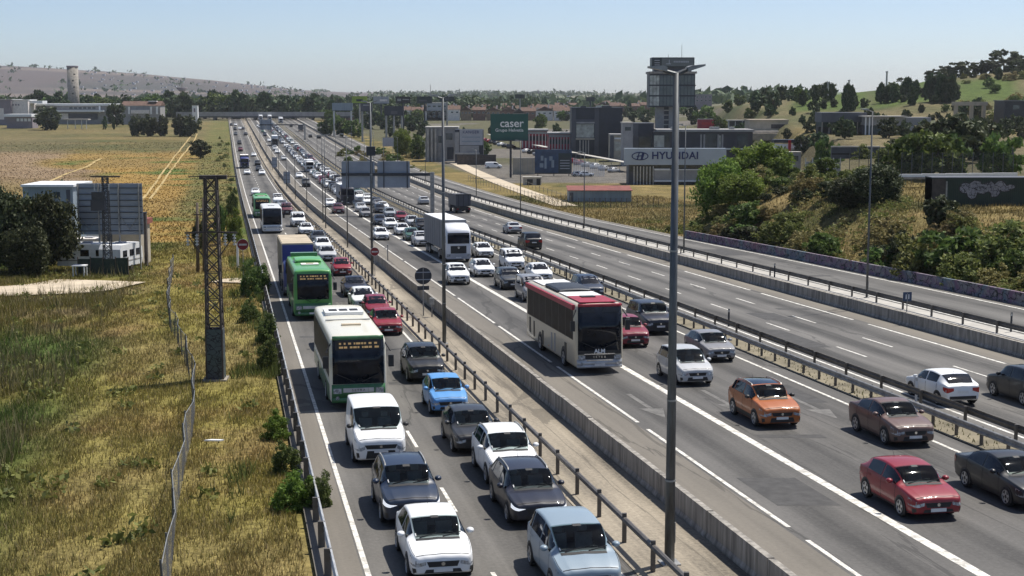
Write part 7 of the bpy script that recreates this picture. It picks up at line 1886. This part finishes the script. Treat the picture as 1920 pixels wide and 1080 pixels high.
for x, wp, yt, Yv, key in ((1700, 26, 147, 600, 'poplar'), (1716, 20, 152, 600, 'poplar'), (1744, 26, 143, 570, 'poplar'), (1752, 24, 146, 568, 'poplar'), (1762, 26, 142, 566, 'poplar'), (1772, 24, 147, 564, 'poplar'), (1783, 28, 144, 562, 'poplar'), (1588, 22, 160, 560, 'poplar'), (1596, 20, 164, 560, 'poplar'), (1652, 20, 158, 590, 'poplar'), (1662, 18, 163, 588, 'poplar'), (1676, 22, 160, 586, 'poplar'), (1528, 14, 164, 620, 'poplar'), (1560, 14, 158, 620, 'poplar'), (1505, 14, 172, 610, 'poplar'), (1710, 20, 164, 560, 'poplar'),
                           (1754, 40, 130, 690, 'pine'), (1782, 52, 118, 700, 'pine'), (1810, 40, 116, 720, 'pine'), (1838, 54, 118, 700, 'pine'), (1862, 60, 112, 690, 'pine'), (1880, 62, 95, 700, 'pine'), (1905, 50, 110, 690, 'pine'), (1925, 60, 106, 690, 'pine'), (1690, 24, 146, 690, 'pine')):
    ptree(key, {'poplar': 'slim dark tree on the green hill ' + ('in the dense clump below the crest' if 1735 < x < 1790 else 'left of the dense clump' if x >= 1690 else 'in the group above the graffiti based stand' if x > 1640 else 'in the pair above the dark pit building' if x > 1580 else 'at the far left of the hill'), 'pine': '%s umbrella pine from the left along the crest of the hill' % {1690: 'first', 1754: 'second', 1782: 'third', 1810: 'fourth', 1838: 'fifth', 1862: 'sixth', 1880: 'seventh', 1905: 'eighth', 1925: 'ninth'}.get(x, '')}[key], x, 200, wp, yt, Y=Yv, group={'poplar': 'slim trees on the hill', 'pine': 'umbrella pines on the crest'}[key])
r6 = random.Random(4)
def belt(n, x0, x1, Y0, Y1, h0, h1, keys, label, group, wk=(.7, 1.1), cat='tree'):
    for i in range(n):
        x = x0 + (x1 - x0) * (i + r6.random()) / n; Yv = r6.uniform(Y0, Y1); X = (x - 960) / F * Yv; h = r6.uniform(h0, h1)
        k = r6.choice(keys); tree(k, label(x, h) if callable(label) else label, X, Yv, float(T(X, Yv)) - .3, h * r6.uniform(*wk), h, cat, group)
belt(40, 1470, 1960, 450, 640, 3, 6, ['far', 'oak', 'far', 'mid'], lambda x, h: '%s on the lower hill %s' % ('taller bushy tree' if h > 4.5 else 'small bushy tree', 'left of the dark pit building' if x < 1540 else 'above the dark pit building' if x < 1625 else 'above the graffiti based stand' if x < 1750 else 'around the stone colonnade' if x < 1860 else 'by the dark clad house'), 'trees on the lower hill')
belt(18, 1500, 1930, 380, 470, 4, 6.5, ['oak', 'far'], lambda x, h: '%s at the foot of the hill %s' % ('taller dark tree' if h > 5.3 else 'low dark tree', 'left of the dark pit building' if x < 1560 else 'before the dark pit building' if x < 1630 else 'before the graffiti based stand' if x < 1750 else 'behind the terrace net fence' if x < 1860 else 'at the right edge'), 'trees at the foot of the hill')
belt(26, 1310, 1560, 520, 800, 5, 9, ['far', 'mid', 'far'], lambda x, h: '%s between the showroom roof and the hill %s' % ('tall leafy tree' if h > 7 else 'low leafy tree', 'right beside the tower' if x < 1370 else 'above the crimson trailer and canopy' if x < 1440 else 'above the beige grandstand' if x < 1500 else 'left of the pit building'), 'trees behind the showrooms')
belt(40, 1750, 1990, 470, 700, 2, 4.5, ['olive', 'oak', 'scrub'], lambda x, h: '%s on the upper hillside %s' % ('bigger bush' if h > 3.2 else 'low bush', 'left of the stone colonnade' if x < 1790 else 'around the stone colonnade' if x < 1860 else 'by the dark clad house'), 'bushes on the upper hillside', cat='bush', wk=(1., 1.6))
belt(22, 1735, 1975, 660, 730, 3, 6.5, ['oak', 'far', 'oak'], lambda x, h: '%s filling the crest of the hill %s' % ('tall round tree' if h > 4.8 else 'low round tree', 'at its left end' if x < 1800 else 'in its middle' if x < 1870 else 'at the right edge'), 'round trees on the crest')
belt(72, -60, 640, 985, 1120, 11, 19, ['far', 'far', 'far', 'poplar', 'mid'], lambda x, h: '%s in the dark belt %s' % ('tall tree' if h > 15 else 'lower tree', 'behind the left works' if x < 120 else 'between the round tower and the low house' if x < 230 else 'behind the low house' if x < 310 else 'behind the far hedge clumps' if x < 400 else 'behind the left part of the bridge' if x < 480 else 'behind the middle of the bridge' if x < 560 else 'behind the right end of the bridge'), 'tree belt behind the field and bridge')
belt(16, -60, 200, 905, 960, 12, 17, ['far'], 'tall tree right behind the works', 'trees behind the works')
for x, yt, w1 in ((447, 170, 40), (456, 172, 34), (462, 176, 30), (340, 178, 60), (372, 180, 50)): ptree('far', '%s dark tree sticking out of the belt near x' .replace(' near x', {447: ' left of the bridge middle', 456: ' just left of the bridge middle', 462: ' at the left carriageway end', 340: ' below the faint water tower', 372: ' behind the white hut'}[x]) % ('tallest' if yt < 171 else 'tall'), x, 215, w1, yt, Y=1000, group='taller trees of the belt')
belt(26, 600, 800, 640, 1000, 6, 10, ['far', 'mid', 'far'], lambda x, h: '%s among the town roofs and signs %s' % ('tall tree' if h > 8.5 else 'low tree', 'left of the navy hoarding' if x < 710 else 'around the navy hoarding' if x < 780 else 'around the white storeyed block' if x < 850 else 'above the KANGER panel' if x < 920 else 'by the green hoarding'), 'trees among the town roofs')
belt(12, 745, 1065, 670, 735, 3, 5, ['far', 'mid', 'far'], lambda x, h: '%s in front of the nearest brick houses %s' % ('tall tree' if h > 4 else 'low tree', 'left of the white storeyed block' if x < 800 else 'above the KANGER panel' if x < 915 else 'behind the green hoarding' if x < 995 else 'above the red shop fronts'), 'trees before the brick houses')
belt(22, 1000, 1330, 700, 1100, 6, 11, ['far', 'mid'], lambda x, h: '%s among the far roofs %s' % ('tall tree' if h > 8.5 else 'low tree', 'above the red shop fronts' if x < 1072 else 'above the dark cube building' if x < 1168 else 'left of the tower stem' if x < 1225 else 'right of the tower stem'), 'trees behind the dark cube building')
for x, yb, wp, yt, lb, key in ((754, 292, 34, 238, 'round bright tree beside the slip road', 'bright'), (786, 297, 36, 252, 'darker leafy tree right of the round bright tree', 'mid'), (910, 292, 20, 264, 'small leafy tree right of the KANGER panel', 'mid'), (632, 247, 26, 213, 'green tree by the right end of the bridge', 'mid')): ptree(key, lb, x, yb, wp, yt)
belt(30, 640, 800, 400, 560, 1.5, 3.2, ['olive', 'scrub', 'mid'], lambda x, h: '%s beyond the slip road %s' % ('bigger bush' if h > 2.3 else 'low bush', 'below the grey two legged board' if x < 680 else 'below the navy hoarding' if x < 730 else 'left of the round bright tree' if x < 765 else 'by the round bright tree'), 'bushes beyond the slip road', cat='bush', wk=(1., 1.6))
belt(24, 390, 450, 280, 700, 1.2, 2.6, ['shrub_near', 'olive'], 'low shrub on the far left verge', 'shrubs on the far left verge', cat='bush', wk=(.9, 1.4)) if False else None
for i in range(26):
    Yv = r6.uniform(170, 700); c = r6.uniform(-6.5, -2.2); X = float(ref(Yv)) + c
    tree('olive', 'low shrub on the far left verge of the service road', X, Yv, float(T(X, Yv)) - .1, r6.uniform(1, 2.4), r6.uniform(.7, 1.6), 'bush', 'shrubs on the far left verge')
# far wood on the plain, one mass
P = []
for i in range(5200):
    Yv = 1250 * (5200 / 1250) ** r6.random(); az = r6.uniform(-.42, .2); X = az * Yv
    if vnoise(X / 160 + 3, Yv / 260) < .42 or (az < -.1 and Yv > 2500 and r6.random() > .22): continue
    P.append((X, Yv, float(T(X, Yv)) + r6.uniform(1, 9), Yv))
P = np.array(P); k = 5
cen = np.repeat(P[:, :3], k, axis=0) + nr.normal(size=(len(P) * k, 3)) * np.array([5, 5, 2.2])
o = link('woodland', leaves(cen, 6.5, 'leaf_far', 'woodland'), kind='stuff'); o['label'] = 'hazy mass of trees on the distant plain'; o['category'] = 'woodland'
# far villages: specks of white walls
V = MB(); 
for i in range(170):
    az = r6.uniform(-.30, -.13) if i < 140 else r6.uniform(-.05, .12); Yv = r6.uniform(2900, 4600); X = az * Yv; z = float(T(X, Yv))
    w1 = r6.uniform(1.6, 4); V.box(X - w1, X + w1, Yv, Yv + 10, z - 2, z + r6.uniform(2, 4))
o = V.obj('distant_houses', 'greysign', kind='stuff'); o['label'] = 'pale specks of houses on the distant ridge'; o['category'] = 'village'
# the back of the tree belt, one mass
P = []
for i in range(900):
    Yv = r6.uniform(1060, 1260); X = (r6.uniform(-80, 1000) - 960) / F * Yv; P.append((X, Yv, float(T(X, Yv)) + r6.uniform(1, 12)))
cen = np.repeat(np.array(P), 14, axis=0) + nr.normal(size=(len(P) * 14, 3)) * np.array([2.4, 2.4, 1.8])
o = link('treeline', leaves(cen, 2.6, 'leaf_far', 'treeline'), kind='stuff'); o['label'] = 'dark mass of trees behind the belt beyond the bridge'; o['category'] = 'woodland'
# ------------------------------------------------------------------ grass
def blades(n, X, Y, hgt, wid, tint, name, label, spread=.14):
    z = T(X, Y) - .03
    ang = nr.uniform(0, 2 * math.pi, n); lean = nr.uniform(.05, .5, n) * hgt
    dx, dy = np.cos(ang), np.sin(ang); la = nr.uniform(0, 2 * math.pi, n)
    w2 = wid * nr.uniform(.6, 1.4, n) / 2
    p = np.stack([X, Y, z], 1)
    a = p + np.stack([dx * w2, dy * w2, 0 * w2], 1); b = p - np.stack([dx * w2, dy * w2, 0 * w2], 1)
    top = p + np.stack([np.cos(la) * lean, np.sin(la) * lean, hgt], 1)
    V = np.stack([a, b, top], 1).reshape(-1, 3); tt = np.repeat(tint, 3, axis=0)
    o = link(name, npmesh(name, V, np.arange(3 * n).reshape(-1, 3), 'grass', tt), kind='stuff'); o['label'] = label; o['category'] = 'grass'
    return o
def scatter(n, Y0, Y1, cfun):
    Y = Y0 * (Y1 / Y0) ** nr.rand(n); c = cfun(n, Y); return ref(Y) + c, Y
# near meadow
TRK = np.array([ground(x, y)[:2] for x, y in [(-120, 548), (-20, 543), (60, 538), (130, 532), (190, 523)]])
def offtrack(X, Y):
    yt = np.interp(X, TRK[:, 0], TRK[:, 1]); return (np.abs(Y - yt) > 4.8) | (X > TRK[-1, 0] + 1)
n = 520000
Y = 30 * (175 / 30.) ** (nr.rand(n) ** .9)
X = nr.uniform(-.40, 0, n) * Y * 1.02
m = (X - ref(Y) < -1.7) & offtrack(X, Y); X, Y = X[m], Y[m]
tf = fbm(X / .8, Y / 3.2, 3); keep = nr.rand(len(X)) < np.clip((tf - .25) * 3.2, .2, 1); X, Y = X[keep], Y[keep]
trk = np.zeros(len(X), bool)
tall = 1 + .8 * smooth((fbm(X / 9, Y / 9, 3) - .45) * 5) * ((X - ref(Y)) < -12)
hg = nr.uniform(.14, .42, len(X)) * tall * np.where((X - ref(Y)) > -12, .7, 1)
tint = gcol(X, Y) * nr.uniform(.72, 1.4, (len(X), 1))
gm = nr.rand(len(X)) < .17; tint[gm] = tint[gm] * .45 + np.array([.10, .13, .04]) * .55
st = nr.rand(len(X)) < .12; tint[st] = np.array([.40, .32, .17])
blades(len(X), X, Y, hg, .034 * (.6 + Y / 110), np.clip(tint, 0, 1), 'grass', 'dry golden and green meadow grass left of the road')
# green weeds along the rail and leafy clumps in the meadow
n = 15000; Y = 44 * (150 / 44.) ** nr.rand(n); X = ref(Y) - 1.3 - 2.6 * nr.rand(n) ** 2; m = (fbm(X / 2, Y / 5 + 9, 3) > .5) & (nr.rand(n) < .25 + smooth((fbm(X / 3 + 5, Y / 9, 3) - .42) * 6)); X, Y = X[m], Y[m]
blades(len(X), X, Y, nr.uniform(.25, .8, len(X)), .05 * (.6 + Y / 110), np.tile(np.array([[.10, .12, .036]]), (len(X), 1)) * nr.uniform(.6, 1.7, (len(X), 1)), 'grass', 'tall green weeds along the left guard rail')
n = 260; Y = 36 * (140 / 36.) ** nr.rand(n); X = ref(Y) - nr.uniform(3, 40, n); m = (np.abs(X / Y) < .38) & offtrack(X, Y); X, Y = X[m], Y[m]
cc_ = np.stack([X, Y, T(X, Y) + .2], 1); cc_ = np.repeat(cc_, 26, axis=0) + nr.normal(size=(len(X) * 26, 3)) * np.array([.24, .24, .12])
o = link('weeds', leaves(cc_, .17, 'leaf_olive', 'weeds'), kind='stuff'); o['label'] = 'leafy weeds dotted through the dry meadow'; o['category'] = 'weeds'
# seed stalks above the meadow
n = 9000; Y = 34 * (150 / 34.) ** nr.rand(n); X = nr.uniform(-.38, -.2, n) * Y; m = (X - ref(Y)) < -12; X, Y = X[m], Y[m]
m = (fbm(X / 6 + 3, Y / 6, 3) > .5) & offtrack(X, Y); X, Y = X[m], Y[m]
blades(len(X), X, Y, nr.uniform(.7, 1.35, len(X)), .06, np.tile(np.array([[.16, .14, .07]]), (len(X), 1)) * nr.uniform(.6, 1.6, (len(X), 1)), 'grass', 'tall dark seed stalks standing in the meadow')
# verge and bank grass on the right
n = 60000; Y = nr.uniform(80, 300, n); X = ref(Y) + nr.uniform(50.6, 84, n); m = (X / Y < .4); X, Y = X[m], Y[m]
tint = gcol(X, Y) * nr.uniform(.7, 1.3, (len(X), 1)); blades(len(X), X, Y, nr.uniform(.15, .5, len(X)), .10, np.clip(tint, 0, 1), 'grass', 'ochre grass on the bank and verge right of the slip road')
# field tufts
n = 50000; Y = 150 * (640 / 150.) ** nr.rand(n); X = ref(Y) - 2.5 - nr.uniform(0, 1, n) ** 1.2 * (.28 * Y + 10)
tint = gcol(X, Y) * nr.uniform(.85, 1.2, (len(X), 1)); blades(len(X), X, Y, nr.uniform(.12, .34, len(X)), .28 * (Y / 220) ** .5, np.clip(tint, 0, 1), 'grass', 'stubble and weeds over the golden field')
# weeds in the central reservation
n = 2600; Y = 40 * (190 / 40.) ** nr.rand(n); X = ref(Y) + ext(Y) * .8 + nr.uniform(25.45, 27.5, n); m = fbm(X, Y / 3, 3) > .47; X, Y = X[m], Y[m]
z0 = -D(Y) + .03
o = blades(len(X), X, Y, nr.uniform(.05, .25, len(X)), .09, np.tile(np.array([[.19, .18, .09]]), (len(X), 1)) * nr.uniform(.5, 1.5, (len(X), 1)), 'grass', 'weeds growing between the two central guard rails')
o.location.z = .16
# ------------------------------------------------------------------ air: one closed box of thin haze
hm = bpy.data.materials.new('haze'); hm.use_nodes = True
n = hm.node_tree; n.nodes.remove(n.nodes['Principled BSDF'])
pv = n.nodes.new('ShaderNodeVolumePrincipled'); pv.inputs['Density'].default_value = .00006; pv.inputs['Color'].default_value = (.93, .96, 1, 1); pv.inputs['Anisotropy'].default_value = .35
n.links.new(pv.outputs[0], n.nodes['Material Output'].inputs['Volume'])
M['haze'] = hm
hb = MB().box(-11500, 11500, -40, 11800, -31, 190).obj('haze', 'haze', kind='stuff')
hb['label'] = 'thin summer haze over the valley'; hb['category'] = 'haze'
import OpenImageIO as oiio, sys, numpy as np
b=oiio.ImageBuf('/workdir/render_main.png'); a=b.get_pixels(oiio.FLOAT)
def m(n,x0,y0,x1,y1):
    p=a[y0:y1,x0:x1,:3].reshape(-1,3).mean(0)*255; print(n,p.round())
m('sky top',400,5,500,15); m('sky mid',400,50,500,60); m('sky hor',420,85,520,92); m('sky left',20,20,80,30)
m('asph near',425,520,475,560); m('asph main',760,470,800,500); m('asph far',700,290,740,300)
m('meadow',20,400,140,560); m('strip',200,400,260,560); m('field',140,150,190,170); m('median',560,470,580,490); m('ridge',80,65,140,80); m('gantry',345,165,365,172)
